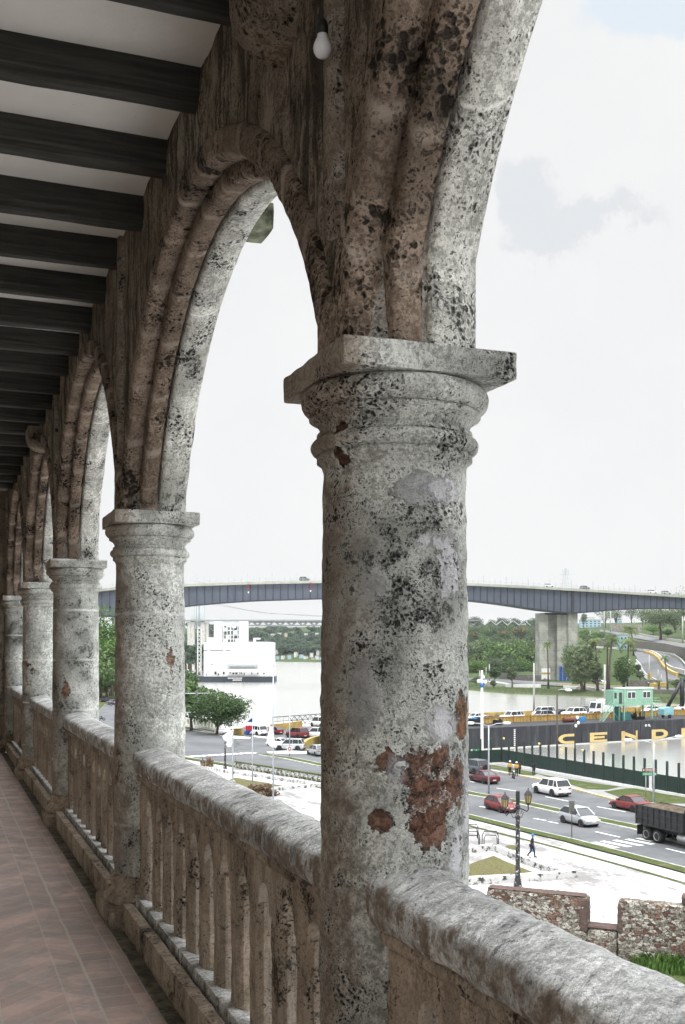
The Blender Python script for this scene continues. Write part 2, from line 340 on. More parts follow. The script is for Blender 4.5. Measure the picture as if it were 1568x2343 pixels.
# ---- columns
def rough_lathe(prof, n, seed, amp=.004, sc=14):
    m = MB()
    def fn(r, q, z):
        p = (math.cos(q) * r + seed, math.sin(q) * r, z)
        return r + amp * fbm(p, sc, 4) + .5 * amp * fbm(p, 3., 2)
    m.lathe(prof, n, fn=fn); return m
def resamp(prof, step):
    out = [prof[0]]
    for a, b in zip(prof, prof[1:]):
        k = max(1, int(math.hypot(b[0] - a[0], b[1] - a[1]) / step))
        for i in range(1, k + 1): out.append((a[0] + (b[0] - a[0]) * i / k, a[1] + (b[1] - a[1]) * i / k))
    return out
def arc(cx, cz, r, a0, a1, n, rx=None):
    return [(cx + (rx or r) * math.cos(math.radians(a0 + (a1 - a0) * i / n)), cz + r * math.sin(math.radians(a0 + (a1 - a0) * i / n))) for i in range(n + 1)]
def rough_box(lo, hi, n, amp, seed, rnd=.008):
    """stone block with chipped, slightly rounded faces"""
    m = MB(); lo = V(lo); hi = V(hi); sz = hi - lo
    c = (lo + hi) / 2; nx, ny, nz = [max(1, int(round(q / n))) for q in sz]
    idx = {}
    def vert(i, j, k):
        key = (i, j, k)
        if key not in idx:
            p = V((lo.x + sz.x * i / nx, lo.y + sz.y * j / ny, lo.z + sz.z * k / nz))
            e = (i in (0, nx)) + (j in (0, ny)) + (k in (0, nz))
            q = p - c; s_ = V([math.copysign(1, q[a]) for a in range(3)])
            dd = V((s_.x if i in (0, nx) else 0, s_.y if j in (0, ny) else 0, s_.z if k in (0, nz) else 0)).normalized()
            h = amp * fbm(p + V((seed, 0, 0)), 9, 4) - (e > 1) * rnd * (1 + .8 * fbm(p + V((0, seed, 0)), 17, 2)) * (e - 1)
            idx[key] = len(m.v); m.v.append(tuple(p + dd * h))
        return idx[key]
    def quad(a, b, c_, d): m.f.append((a, b, c_, d)); m.m.append(0)
    for i in range(nx):
        for j in range(ny):
            quad(vert(i, j, 0), vert(i, j + 1, 0), vert(i + 1, j + 1, 0), vert(i + 1, j, 0)); quad(vert(i, j, nz), vert(i + 1, j, nz), vert(i + 1, j + 1, nz), vert(i, j + 1, nz))
    for i in range(nx):
        for k in range(nz):
            quad(vert(i, 0, k), vert(i + 1, 0, k), vert(i + 1, 0, k + 1), vert(i, 0, k + 1)); quad(vert(i, ny, k), vert(i, ny, k + 1), vert(i + 1, ny, k + 1), vert(i + 1, ny, k))
    for j in range(ny):
        for k in range(nz):
            quad(vert(0, j, k), vert(0, j, k + 1), vert(0, j + 1, k + 1), vert(0, j + 1, k)); quad(vert(nx, j, k), vert(nx, j + 1, k), vert(nx, j + 1, k + 1), vert(nx, j, k + 1))
    return m
labs = ['stone column just beyond the right edge of the photo', 'nearest thick stone column, lichened, with brick showing through broken plaster',
        'second stone column from the near end, grey with a curved mortar crack', 'third stone column from the near end, black patches on white plaster',
        'fourth stone column from the near end, mostly pale plaster', 'last dark grey stone column against the far end wall']
capital = (arc(.228, 2.283, .036, 90, -90, 10) + [(.241, 2.246), (.241, 2.236)] + [(.232, 2.232), (.218, 2.222), (.209, 2.206), (.207, 2.196)] + [(.219, 2.193), (.219, 2.178)] +
           arc(.214, 2.157, .022, 88, -88, 8) + [(.2185, 2.134), (.2185, 2.116), (.206, 2.108), (.2, 2.09)])
base = [(.2, .30), (.207, .262), (.222, .258), (.229, .245), (.229, .205), (.222, .195), (.226, .18), (.243, .16)] + arc(.243, .125, .031, 70, -70, 7) + [(.24, .095)]
for i, y in enumerate(COLY):
    near = i == 1; mat = M_cols[i]
    t = thing('stone_column', labs[i], 'column', (CX + (.007 if near else 0), y, 0), 0, 'columns of the arcade')
    n = 160 if near else 64; st = .012 if near else .035
    rough_box((-.285, -.285, 0), (.285, .285, .098), .03 if near else .05, .0025, i * 3.1, .005).build('plinth', M_bal, t)
    rough_lathe(resamp(base[::-1], st), n // 2, i * 5., .0016).build('base', M_bal, t, True)
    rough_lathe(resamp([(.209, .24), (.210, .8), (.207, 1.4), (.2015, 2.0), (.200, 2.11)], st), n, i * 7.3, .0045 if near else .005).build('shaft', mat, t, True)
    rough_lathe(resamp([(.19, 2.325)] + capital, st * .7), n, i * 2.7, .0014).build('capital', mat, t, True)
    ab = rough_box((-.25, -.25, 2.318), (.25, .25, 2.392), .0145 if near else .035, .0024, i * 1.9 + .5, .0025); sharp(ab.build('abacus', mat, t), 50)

# ---- arcade wall with its arches
HB = SP / 2
ZCB = {-1: 1.93, 0: 1.93, 1: 1.756, 2: 1.92, 3: 1.93, 4: 1.95}
arcade = thing('arcade_wall', 'weathered stone arcade wall of moulded arches carried on the columns', 'arcade', (0, 0, 0))
def rk(r): return r + 0.0
def sweep(prof, yc, nst, amp=.004, seed=0.):
    """prof: (x, r, k); swept round the arch until the pier's middle line"""
    m = MB(); rows = []; uv = []; ZC = ZCB[round((yc + HB - Y1) / SP)]
    NV = 6
    for i in range(-NV, nst + 1 + NV):
        row = []; vz = max(0, -i, i - nst) / NV; i = min(max(i, 0), nst)
        for (x, r, k) in prof:
            lo, hi = 0., math.acos(min(1, (2.37 - ZC) / r))
            off_l = min(HB, 1.606 + (r - 1.75) * .9) if r < 1.865 else HB; zend = 2.37
            hi = min(hi, math.asin(min(1., off_l / r)))
            for _ in range(24):
                ph = (lo + hi) / 2
                if (r + k * ph * ph) * math.sin(ph) < HB: lo = ph
                else: hi = ph
            ph = lo * (2 * i / nst - 1); rr = r + (.04 * ph * ph if ph < 0 and ZC < 1.8 else 0)
            p = V((x, yc + rr * math.sin(ph), ZC + rr * math.cos(ph)))
            if vz and p.z > zend: p.z += (zend - p.z) * vz
            h = amp * .9 * fbm(p + V((seed, 0, 0)), 14, 4) + amp * .3 * fbm(p, 2.5, 2)
            p += V((-.6, -math.sin(ph) * .8, -math.cos(ph) * .8)) * h
            row.append(p); uv.append((rr * ph + 5 + (vz * (ZC + rr * math.cos(ph) - zend) * (1 if ph > 0 else -1)), x))
        rows.append(row)
    m.grid(rows); m.uv = uv; return m
def rollprof(x, r, rad, k, n=10, a0=-200, a1=20):
    # tube seen from the room (towards -X) and from below (towards smaller r)
    sg = lambda v: math.copysign(abs(v) ** .58, v)
    return [(x + rad * sg(math.cos(math.radians(a))), r + rad * sg(math.sin(math.radians(a))), k) for a in [a0 + (a1 - a0) * i / n for i in range(n + 1)]]
arch_names = ['nearest arch', 'second arch', 'third arch', 'fourth arch', 'fifth arch']
WX = 1.035; WO = 1.385
for b in range(-1, 5):
    yc = Y1 + SP * b - HB
    nst = {0: 150, 1: 130, 2: 80}.get(b, 50)
    if b == -1: nst = 40
    A = rollprof(1.066, 1.872, .060, 0, 22, 100, 345); A = [(1.09, 1.95, 0)] + A
    A = [(x, r, k) for x, r, k in A]
    sweep(A, yc, nst, .005, 1. + b).build('outer_roll_moulding', M_rollA, arcade, True)
    B = rollprof(1.156, 1.803, .050, 0, 20, 120, 345)
    B = [(1.145, 1.87, 0)] + B + [(1.212, 1.80, .0)]
    sweep(B, yc, nst, .005, 4. + b).build('inner_roll_moulding', M_rollA, arcade, True)
    Sf = [(1.212, 1.83, 0), (1.213, 1.77, 0), (1.222, 1.752, 0), (1.24, 1.752, 0), (1.275, 1.75, 0), (1.29, 1.752, 0), (1.30, 1.758, 0), (1.34, 1.775, 0), (1.372, 1.797, 0), (1.385, 1.82, 0), (1.387, 2.0, 0)]
    sweep(Sf, yc, nst, .005, 9. + b).build('arch_soffit', M_soff, arcade, True)
# wall face (inner) with spandrels, outer face, top
def face(x, rin, kin, nm, mat, flip):
    m = MB()
    for b in range(-1, 5):
        yc = Y1 + SP * b - HB; cols = 72 if b < 3 else 36; rows = []
        for i in range(cols + 1):
            y = -HB + SP * i / cols; yy = min(abs(y), HB)
            ZC = ZCB[b]; r = rin + kin * (yy / HB) ** 2; z0 = ZC + math.sqrt(max(r * r - yy * yy, .01)); z0 = max(z0, 2.5)
            row = []
            nr = 22 if b < 3 else 10
            for j in range(nr + 1):
                z = z0 + (4.06 - z0) * j / nr; p = V((x, yc + y, z)); row.append(p + V(((.012 * fbm(p, 3.2, 4) + .005 * fbm(p, 14, 3)) * flip, 0, 0)))
            rows.append(row)
        m.grid(rows)
    return m.build(nm, mat, arcade, True)
face(WX, 1.925, 0, 'wall_face', M_wall, 1)
face(1.387, 1.84, 0, 'outer_wall_face', M_soff, 1)
# piers above the abaci, and the thin strips between bays
for i, y in enumerate(COLY):
    m = MB(); rows = []
    def pier_sec(z):
        hy = .198; f_ = 1.012; c = .075; k = min(1.3, max(0, (z - 2.46) / .26)) ** 1.3 * .075
        pts = [(1.383, -hy + .075), (1.30, -hy + .008), (1.25, -hy), (1.16, -hy + .002), (f_ + c * 1.5, -hy + .01), (f_ + c * .5, -hy + .05), (f_ + .004, -hy + .1), (f_, -.05), (f_, .05), (f_ + .004, hy - .1), (f_ + c * .5, hy - .05), (f_ + c * 1.5, hy - .01), (1.16, hy - .002), (1.25, hy), (1.30, hy - .008), (1.383, hy - .075)]
        out = []
        for a, b_ in zip(pts, pts[1:]):
            q = max(1, int(math.hypot(b_[0] - a[0], b_[1] - a[1]) / .025))
            for j in range(q): out.append((a[0] + (b_[0] - a[0]) * j / q, a[1] + (b_[1] - a[1]) * j / q))
        out.append(pts[-1]); return [(px + (k if px < 1.2 else 0), py) for px, py in out]
    for j in range(31):
        z = 2.385 + .5 * j / 30; row = []
        for px, py in pier_sec(z):
            p = V((px, py, z)); h = .006 * fbm(p + V((i * 3., 0, 0)), 9, 4); row.append((px - h, y + py + h * (1 if py > 0 else -1), z))
        rows.append(row)
    m.grid(rows, closed=True); m.build('pier', M_pier, arcade, True)
    if i > 0:
        rough_box((1.005, y - .055, 2.72), (1.08, y + .05, 4.06), .045, .007, i * 4.).build('wall_strip', M_pier, arcade, True)
# lower facade under the gallery
w = MB(); w.box((1.16, 7.0, -7.2), (.34, 20.7, 13.8)); w.build('lower_wall', M_soff, arcade)
w = MB(); w.box((-.4, 7., 4.8), (3.9, 20.9, .5)); w.build('parapet', M_soff, arcade)

# ---- balustrades
def coping(y0, y1, n, amp, seed):
    sec = [(1.10, .862), (1.078, .872), (1.068, .89), (1.064, .915), (1.065, .942), (1.071, .962), (1.088, .975), (1.115, .984), (1.145, .99), (1.175, .997), (1.205, 1.0), (1.24, .996), (1.275, .985), (1.3, .968), (1.318, .945), (1.325, .915), (1.318, .885), (1.30, .862)]
    rows = []
    for i in range(n + 1):
        y = y0 + (y1 - y0) * i / n; row = []
        e = min(y - y0, y1 - y); lift = .05 * math.exp(-max(0, e) / .07)
        for (x, z) in sec:
            q = (z - .87) / .13
            p = V((x, y, z)); nrm = V((x - 1.2, 0, (z - .9) * 1.2)).normalized()
            h = amp * fbm(p + V((seed, 0, 0)), 8, 5) + amp * .8 * fbm(p + V((0, 0, seed)), 2.2, 3)
            p += nrm * h; p.z += lift * max(0, q); row.append(p)
        rows.append(row)
    m = MB(); m.grid(rows, closed=True); return m
POST = [(-.065, -.04), (-.04, -.065), (.04, -.065), (.065, -.04), (.065, .04), (.04, .065), (-.04, .065), (-.065, .04)]
blab = ['nearest balustrade section, sloping out of the lower right corner', 'balustrade section between the nearest and second columns', 'balustrade section between the second and third columns',
        'balustrade section between the third and fourth columns', 'farthest balustrade section, beside the end wall']
for b in range(5):
    ya, yb = COLY[b], COLY[b + 1]; mid = (ya + yb) / 2
    t = thing('stone_balustrade', blab[b], 'balustrade', (0, 0, 0), 0, 'balustrade sections between the columns')
    n = {0: 230, 1: 200, 2: 90}.get(b, 45)
    coping(ya + .12, yb - .12, n, .0065, b * 3.3).build('coping', M_cop, t, True)
    st = .03 if b < 2 else .07
    rough_box((1.088, ya + .15, .822), (1.312, yb - .15, .868), st, .004, b + .3, .006).build('top_rail', M_bal, t, True)
    # arched heads between the posts
    m = MB(); w_ = .075; ks = range(-5, 6); edges = []
    pts_top = []
    y0, y1 = mid - 1.615, mid + 1.615
    samples = []
    N_ = 232
    for i in range(N_ + 1):
        y = y0 + (y1 - y0) * i / N_; g = (y - mid) / .28; fr = (g - round(g)) * .28  # gaps centred on multiples
        z = .64 + (math.sqrt(max(0, w_ ** 2 - fr ** 2)) * 1.35 if abs(fr) < w_ else 0)
        if abs(g) > 5.5: z = .64
        samples.append((y, z))
    rows = []
    for (y, z) in samples:
        q = .004 * fbm((y, z, b), 12, 3)
        rows.append([(1.113 + q, y, .83), (1.113 + q, y, (z + .83) / 2), (1.116 + q, y, z), (1.245, y, z), (1.247, y, .83)])
    m.grid(rows); m.build('arched_heads', M_bal, t, False)
    for k in range(10):
        y = mid + (k - 4.5) * .28; sh = random.uniform(-.006, .006); m = MB(); rows = []
        for j in range(19):
            z = .12 + .53 * j / 18; sc = 1 + .10 * max(0, (z - .5) / .15) - .03 * math.sin(PI * (z - .12) / .5)
            row = []
            for (px, py) in POST:
                p = V((px, py, z)); h = 1 + .06 * fbm(p + V((k * 2.1, b * 5., 0)), 13, 3); row.append((1.18 + px * h, y + py * sc * h + sh, z))
            rows.append(row)
        m.grid(rows, closed=True); m.build('baluster', M_bal, t, b < 0)
    for s_ in (-1, 1):
        lo = mid + s_ * 1.475; hi = mid + s_ * 1.66
        rough_box((1.105, min(lo, hi), .1), (1.25, max(lo, hi), .83), .04, .005, b * 2. + s_).build('end_post', M_bal, t, True)
    # stepped kerb
    m = rough_box((.992, ya + .27, -.02), (1.052, yb - .27, .142), st, .0025, b * 1.3, .004); sharp(m.build('inner_kerb', M_bal, t), 50)
    m = rough_box((1.075, ya + .2, -.02), (1.36, yb - .2, .168), st, .0025, b * 1.7, .005)
    m.v = [(x, y, z - .045 * max(0, (x - 1.1) / .2) if z > .1 else z) for x, y, z in m.v]; sharp(m.build('sill', M_cop, t), 50)

# ---- ceiling beams
for k in range(-9, 19):
    yf = 3.815 + .6755 * k; y = yf - .05
    if y > YEND: break
    if k < -5: lab = None
    n_ = k + 2
    m = MB(); hw = .05
    sec = [(-hw, 4.18), (-hw, 4.062), (-hw - .004, 4.056), (-hw - .004, 4.046), (-hw + .006, 4.038), (-hw + .008, 4.012), (-hw + .02, 4.0), (hw - .02, 4.0), (hw - .008, 4.012), (hw - .006, 4.038), (hw + .004, 4.046), (hw + .004, 4.056), (hw, 4.062), (hw, 4.18)]
    sec = [(a_, b_ - .133) for a_, b_ in sec]
    rows = []; rj = random.Random(k * 7 + 3); jy, ja, jz = rj.uniform(-.012, .012), rj.uniform(-.006, .006), rj.uniform(-.008, .006)
    for i in range(25):
        x = -2.45 + (1.10 + 2.45) * i / 24; rows.append([(x, sy * (1 + rj.uniform(0, .0)) + jy + ja * x + .007 * fbm((x, k, 0), 1.3, 3), z + (jz if z < 4.03 else 0) + .005 * fbm((x, k * 3, sz_ * .4), 3, 3)) for sz_, (sy, z) in enumerate(sec)])
    m.grid(rows, closed=True); m.v = [(a, y + b_, c) for a, b_, c in m.v]
    o = m.build('ceiling_beam', M_beam)
    lab = (ORD[n_] + ' dark timber ceiling beam counted from the top of the photo') if n_ >= 0 else 'dark timber ceiling beam above the top edge of the photo'
    if n_ < -1: lab = 'dark timber ceiling beam overhead behind the photo'
    if n_ < -3: bpy.data.objects.remove(o); continue
    tag(o, lab, 'beam', 'dark ceiling beams')

# ---- corbels, spout, bulb
def corbel(y0, y1, x0, z0, lab):
    m = MB(); prof = [(1.12, z0), (x0 + .13, z0 + .004), (x0 + .08, z0 + .02), (x0 + .035, z0 + .05), (x0 + .01, z0 + .09), (x0, z0 + .14), (x0, 3.88), (1.12, 3.88)]
    prof = resamp(prof, .03); rows = []
    for i in range(9):
        y = y0 + (y1 - y0) * i / 8; rows.append([(x + .006 * fbm((x, y, z), 9, 3), y + .005 * fbm((x, z, y), 9, 3), z + .006 * fbm((z, x, y), 9, 3)) for x, z in prof])
    m.grid(rows, closed=True); k = len(prof); m.f.append(tuple(range(k))[::-1]); m.m.append(0); m.f.append(tuple(8 * k + j for j in range(k))); m.m.append(0)
    o = sharp(m.build('stone_corbel', M_corb), 40); tag(o, lab, 'corbel', 'corbels under the beams'); return o
corbel(3.1, 3.28, .862, 3.46, 'large rounded stone corbel at the top of the photo, behind the light bulb')
corbel(11.4, 11.72, .885, 3.66, 'small dark rounded corbel far down the arcade, above the third arch')
m = rough_box((1.36, 5.08, 3.68), (1.57, 5.3, 3.81), .05, .003, 3., .002); o = sharp(m.build('water_spout', simple('mossy_spout_stone', (.2, .22, .15), .9, 0, .5, 9., .2, 1.)), 50); tag(o, 'mossy stone spout jutting from the outer wall, seen under the second arch', 'spout')
M_bulb = NM('frosted_bulb').out((.8, .82, .84), .25, spec=.5); M_blk = simple('black_plastic', (.012, .012, .012), .45)
t = thing('light_bulb', 'white frosted light bulb hanging from a black socket beside the stone corbel', 'light bulb', (.965, 2.687, 3.2)); t.scale = (.82, .82, .82)
MB().lathe([(.0, -.03), (.012, -.0285), (.022, -.022), (.0285, -.01), (.03, .0), (.029, .01), (.024, .024), (.0175, .036), (.0165, .052), (.0, .053)], 24).build('glass_globe', M_bulb, t, True)
MB().lathe([(.0, .045), (.0185, .046), (.0195, .075), (.015, .09), (.006, .098), (.0, .1)], 16).build('socket', M_blk, t, True)
MB().tube([(0, 0, .095), (-.004, .002, .13), (-.018, .0, .17), (-.03, .02, .21), (.0, .06, .27), (.04, .12, .5), (.05, .13, 1.02)], .0035, 6).build('cord', M_blk, t, True)
# ================================================================= KIT OF OUTDOOR THINGS
def paint(name, col, rough=.3, metal=0.): return simple(name, col, rough, metal, .05, 1.5, .5)
M_glass = NM('dark_car_glass').out((.02, .025, .03), .06, spec=.8)
M_tyre = simple('tyre_rubber', (.02, .02, .02), .85); M_rim = simple('alloy_rim', (.45, .46, .47), .35, .6)
M_head = NM('headlamp_glass').out((.75, .77, .78), .15, spec=.8); M_tail = NM('tail_lamp_plastic').out((.35, .02, .02), .2, spec=.6)
M_plate = simple('number_plate', (.7, .7, .66), .5); M_trim = simple('black_trim', (.025, .025, .027), .55)
M_conc = simple('pale_concrete', (.46, .46, .43), .85, 0, .14, .6, .2, .3); M_galv = simple('galvanised_steel', (.48, .52, .55), .45, .3)
M_dkpole = simple('dark_wood_pole', (.10, .085, .075), .8); M_iron = simple('black_cast_iron', (.02, .021, .022), .45)
M_white = simple('white_paint', (.78, .78, .77), .5, 0, .06); M_yel = simple('worn_yellow_paint', (.50, .36, .11), .6, 0, .18, 1.2)
M_green = simple('green_sign', (.01, .22, .10), .4); M_brown = simple('brown_sign', (.16, .06, .04), .4)
KIND = {  # L, W, H, belt, hood_z, deck_z, wind_base, roof_f, roof_b, rear_base, wheel r, wheelbase
    'sedan': (4.5, 1.76, 1.42, .93, .70, .96, 1.0, .30, -.80, -1.55, .31, 2.6),
    'hatch': (3.9, 1.68, 1.50, .95, .78, .98, 1.05, .35, -1.25, -1.85, .30, 2.45),
    'suv': (4.75, 1.9, 1.76, 1.10, .98, 1.10, 1.05, .45, -1.85, -2.25, .37, 2.8),
    'van': (4.8, 1.85, 1.95, 1.15, .95, 1.15, 1.60, .95, -2.15, -2.32, .34, 2.9)}
def make_car(name, label, kind, mat, loc, rz, group, scale=1., spare=False):
    L, W, H, belt, hz, dz, wb, rf, rb, re, wr, wbase = KIND[kind]
    t = thing(name, label, {'sedan': 'car', 'hatch': 'car', 'suv': 'car', 'van': 'van'}[kind], loc, rz, group); t.scale = (scale,) * 3
    hl = L / 2; ax = wbase / 2
    st = []  # x, half width, top z, bottom z
    for x, w, z, b in ((-hl, .80, dz - .22, .45), (-hl + .05, .93, dz - .08, .30), (-hl + .25, .98, dz, .24), (re, 1, dz, .22), (re * .5, 1, belt, .2), (0, 1, belt - .01, .2), (wb * .6, 1, belt - .03, .2),
                       (wb, .99, belt - .06, .2), (hl - .75, .97, hz + .07, .22), (hl - .3, .93, hz, .24), (hl - .08, .85, hz - .12, .28), (hl, .72, hz - .25, .34)):
        st.append((x, W / 2 * w, z, b))
    rows = []
    for x, w, z, b in st:
        row = []
        for fx, fz in ((-.86, 0), (-.97, .12), (-1, .35), (-1, .62), (-.97, .86), (-.88, .985), (-.5, 1.01), (0, 1.02), (.5, 1.01), (.88, .985), (.97, .86), (1, .62), (1, .35), (.97, .12), (.86, 0)):
            zz = b + (z - b) * fz; arch = 0
            if fz < .4:
                for a in (-ax, ax):
                    dx = abs(x - a)
            row.append((x, w * fx, zz))
        rows.append(row)
    m = MB(); m.grid(rows, closed=True); k = 15; m.f += [tuple(range(k)), tuple(11 * k + j for j in range(k))[::-1]]; m.m += [0, 0]
    # roof skin and pillars belong to the body
    zt = H; w0 = W / 2 * .93; w1 = W / 2 * .76
    m.grid([[(rb - .03, y * w1 * .97, zt - .045) for y in (-1, -.5, 0, .5, 1)], [(rb * .5, y * w1, zt - .008) for y in (-1.02, -.5, 0, .5, 1.02)], [(0, y * w1, zt) for y in (-1.02, -.5, 0, .5, 1.02)], [(rf + .05, y * w1 * .97, zt - .05) for y in (-1, -.5, 0, .5, 1)]])
    bl = belt - .03
    cor = {(1, 1): ((wb, w0, bl), (rf, w1, zt - .05)), (-1, 1): ((re, w0 * .98, dz - .02), (rb, w1, zt - .05))}
    for (a, _), (lo, hi) in cor.items():
        for s_ in (-1, 1): m.tube([(lo[0], lo[1] * s_, lo[2]), (hi[0], hi[1] * s_, hi[2])], .045, 5)
    for s_ in (-1, 1):
        for x in ((rf + rb) / 2 + .1, rb + .35 if kind in ('suv', 'van') else None):
            if x is not None: m.tube([(x, w0 * s_, bl), (x, w1 * 1.005 * s_, zt - .04)], .04, 5)
        m.tube([(rf, w1 * s_, zt - .04), (rb, w1 * s_, zt - .04)], .035, 5)
    sharp(m.build('body', mat, t), 40)
    # glass house
    g = MB(); q = .012
    A = [(wb - q, -w0 + q, bl), (wb - q, w0 - q, bl), (re + q, w0 * .98 - q, dz - .04), (re + q, -w0 * .98 + q, dz - .04)]
    B = [(rf, -w1 + q, zt - .055), (rf, w1 - q, zt - .055), (rb, w1 - q, zt - .055), (rb, -w1 + q, zt - .055)]
    for nm, ids in (('windscreen', (0, 1)), ('side_window', (1, 2)), ('rear_window', (2, 3)), ('side_window', (3, 0))):
        i, j = ids; gm = MB(); gm.add([A[i], A[j], B[j], B[i]], [(0, 1, 2, 3)]); gm.build(nm, M_glass, t)
    for sx in (-1, 1):
        for sy in (-1, 1):
            wm = MB(); y = sy * (W / 2 - .10)
            wm.lathe([(wr * .62, -.11), (wr * .95, -.11), (wr, -.08), (wr, .08), (wr * .95, .11), (wr * .62, .11)], 18)
            M_ = Matrix.Translation((sx * ax, y, wr)) @ Matrix.Rotation(PI / 2, 4, 'X'); wm.xf(M_); wo = wm.build('wheel', M_tyre, t, True)
            rm = MB(); rm.lathe([(.02, .075), (wr * .25, .09), (wr * .6, .07), (wr * .66, .112)], 12, cap=False); rm.lathe([(.02, -.075), (wr * .25, -.09), (wr * .6, -.07), (wr * .66, -.112)], 12, cap=False); rm.xf(M_); rm.build('rim', M_rim, wo)
            am = MB(); am.lathe([(.01, -.02), (wr * 1.2, -.02), (wr * 1.2, .02), (.01, .02)], 18); am.xf(Matrix.Translation((sx * ax, sy * (W / 2 - .012), wr + .015)) @ Matrix.Rotation(PI / 2, 4, 'X')); am.build('wheel_arch', M_trim, t)
            lm = MB(); z = (hz - .20) if sx > 0 else dz - .2
            lm.box((sx * (hl - .06), sy * W * .33, z), (.16, W * .18, .13), 0); lm.build('headlight' if sx > 0 else 'taillight', M_head if sx > 0 else M_tail, t)
    MB().box((0, 0, .24), (L * .84, W * .8, .2)).build('underbody_shade', M_trim, t)  # black box added beneath the car to deepen its contact shadow
    for sx in (-1, 1):
        bm = MB(); bm.box((sx * (hl - .05), 0, .38), (.16, W * .84, .16)); bm.build('bumper', M_trim if kind == 'suv' else mat, t)
        pm = MB(); pm.box((sx * (hl + .035), 0, .48), (.015, .42, .13)); pm.build('number_plate', M_plate, t)
    for sy in (-1, 1):
        mm = MB(); mm.box((wb - .15, sy * (W / 2 + .06), belt + .06), (.12, .16, .12)); mm.build('wing_mirror', mat, t)
    if spare:
        sm = MB(); sm.lathe([(.02, .0), (.33, .0), (.35, .06), (.35, .16), (.3, .2), (.02, .2)], 18); sm.xf(Matrix.Translation((-hl + .02, 0, .95)) @ Matrix.Rotation(-PI / 2, 4, 'Y')); sm.build('spare_wheel', M_tyre, t, True)
    return t
PAL = dict(white=paint('white_car_paint', (.78, .79, .8)), silver=paint('silver_car_paint', (.45, .47, .49), .3, .4), red=paint('red_car_paint', (.19, .03, .03)), dkred=paint('maroon_car_paint', (.11, .02, .025)),
           grey=paint('grey_car_paint', (.12, .14, .16), .3, .3), black=paint('black_car_paint', (.015, .016, .018)))
def ang(a, b): d = b - a; return math.atan2(d.y, d.x)

# ---- people: one continuous skinned body, clothes as children
M_skin = simple('brown_skin', (.16, .085, .055), .6); M_hair = simple('black_hair', (.01, .009, .008), .8)
def skinmesh(name, joints, edges, mat, parent, sub=2):
    names = list(joints); me = bpy.data.meshes.new(name); me.from_pydata([joints[k][0] for k in names], [(names.index(a), names.index(b)) for a, b in edges], [])
    o = bpy.data.objects.new(name, me); COL.objects.link(o)
    md = o.modifiers.new('skin', 'SKIN'); md.branch_smoothing = .4
    for i, k in enumerate(names):
        r = joints[k][1]; sv = me.skin_vertices[0].data[i]; sv.radius = (r, r) if not hasattr(r, '__len__') else r; sv.use_root = (i == 0)
    sb = o.modifiers.new('sub', 'SUBSURF'); sb.levels = sb.render_levels = sub
    dg = bpy.context.evaluated_depsgraph_get(); m2 = bpy.data.meshes.new_from_object(o.evaluated_get(dg))
    m2.materials.clear(); m2.materials.append(mat); m2.polygons.foreach_set('use_smooth', [True] * len(m2.polygons))
    bpy.data.objects.remove(o); q = bpy.data.objects.new(name, m2); COL.objects.link(q); q.parent = parent; return q
POSES = {  # offsets: (knee x, foot x) left/right; (elbow, hand) left/right ; x forward, y left
    'walk': dict(lk=(.16, .20), rk=(-.02, -.30), le=(-.12, .02), lh=(-.05, .10), re=(.1, -.03), rh=(.28, -.02), lean=.05),
    'stand': dict(lk=(.0, .0), rk=(.03, .02), le=(-.02, .03), lh=(.05, .02), re=(.0, -.04), rh=(.12, .05), lean=0)}
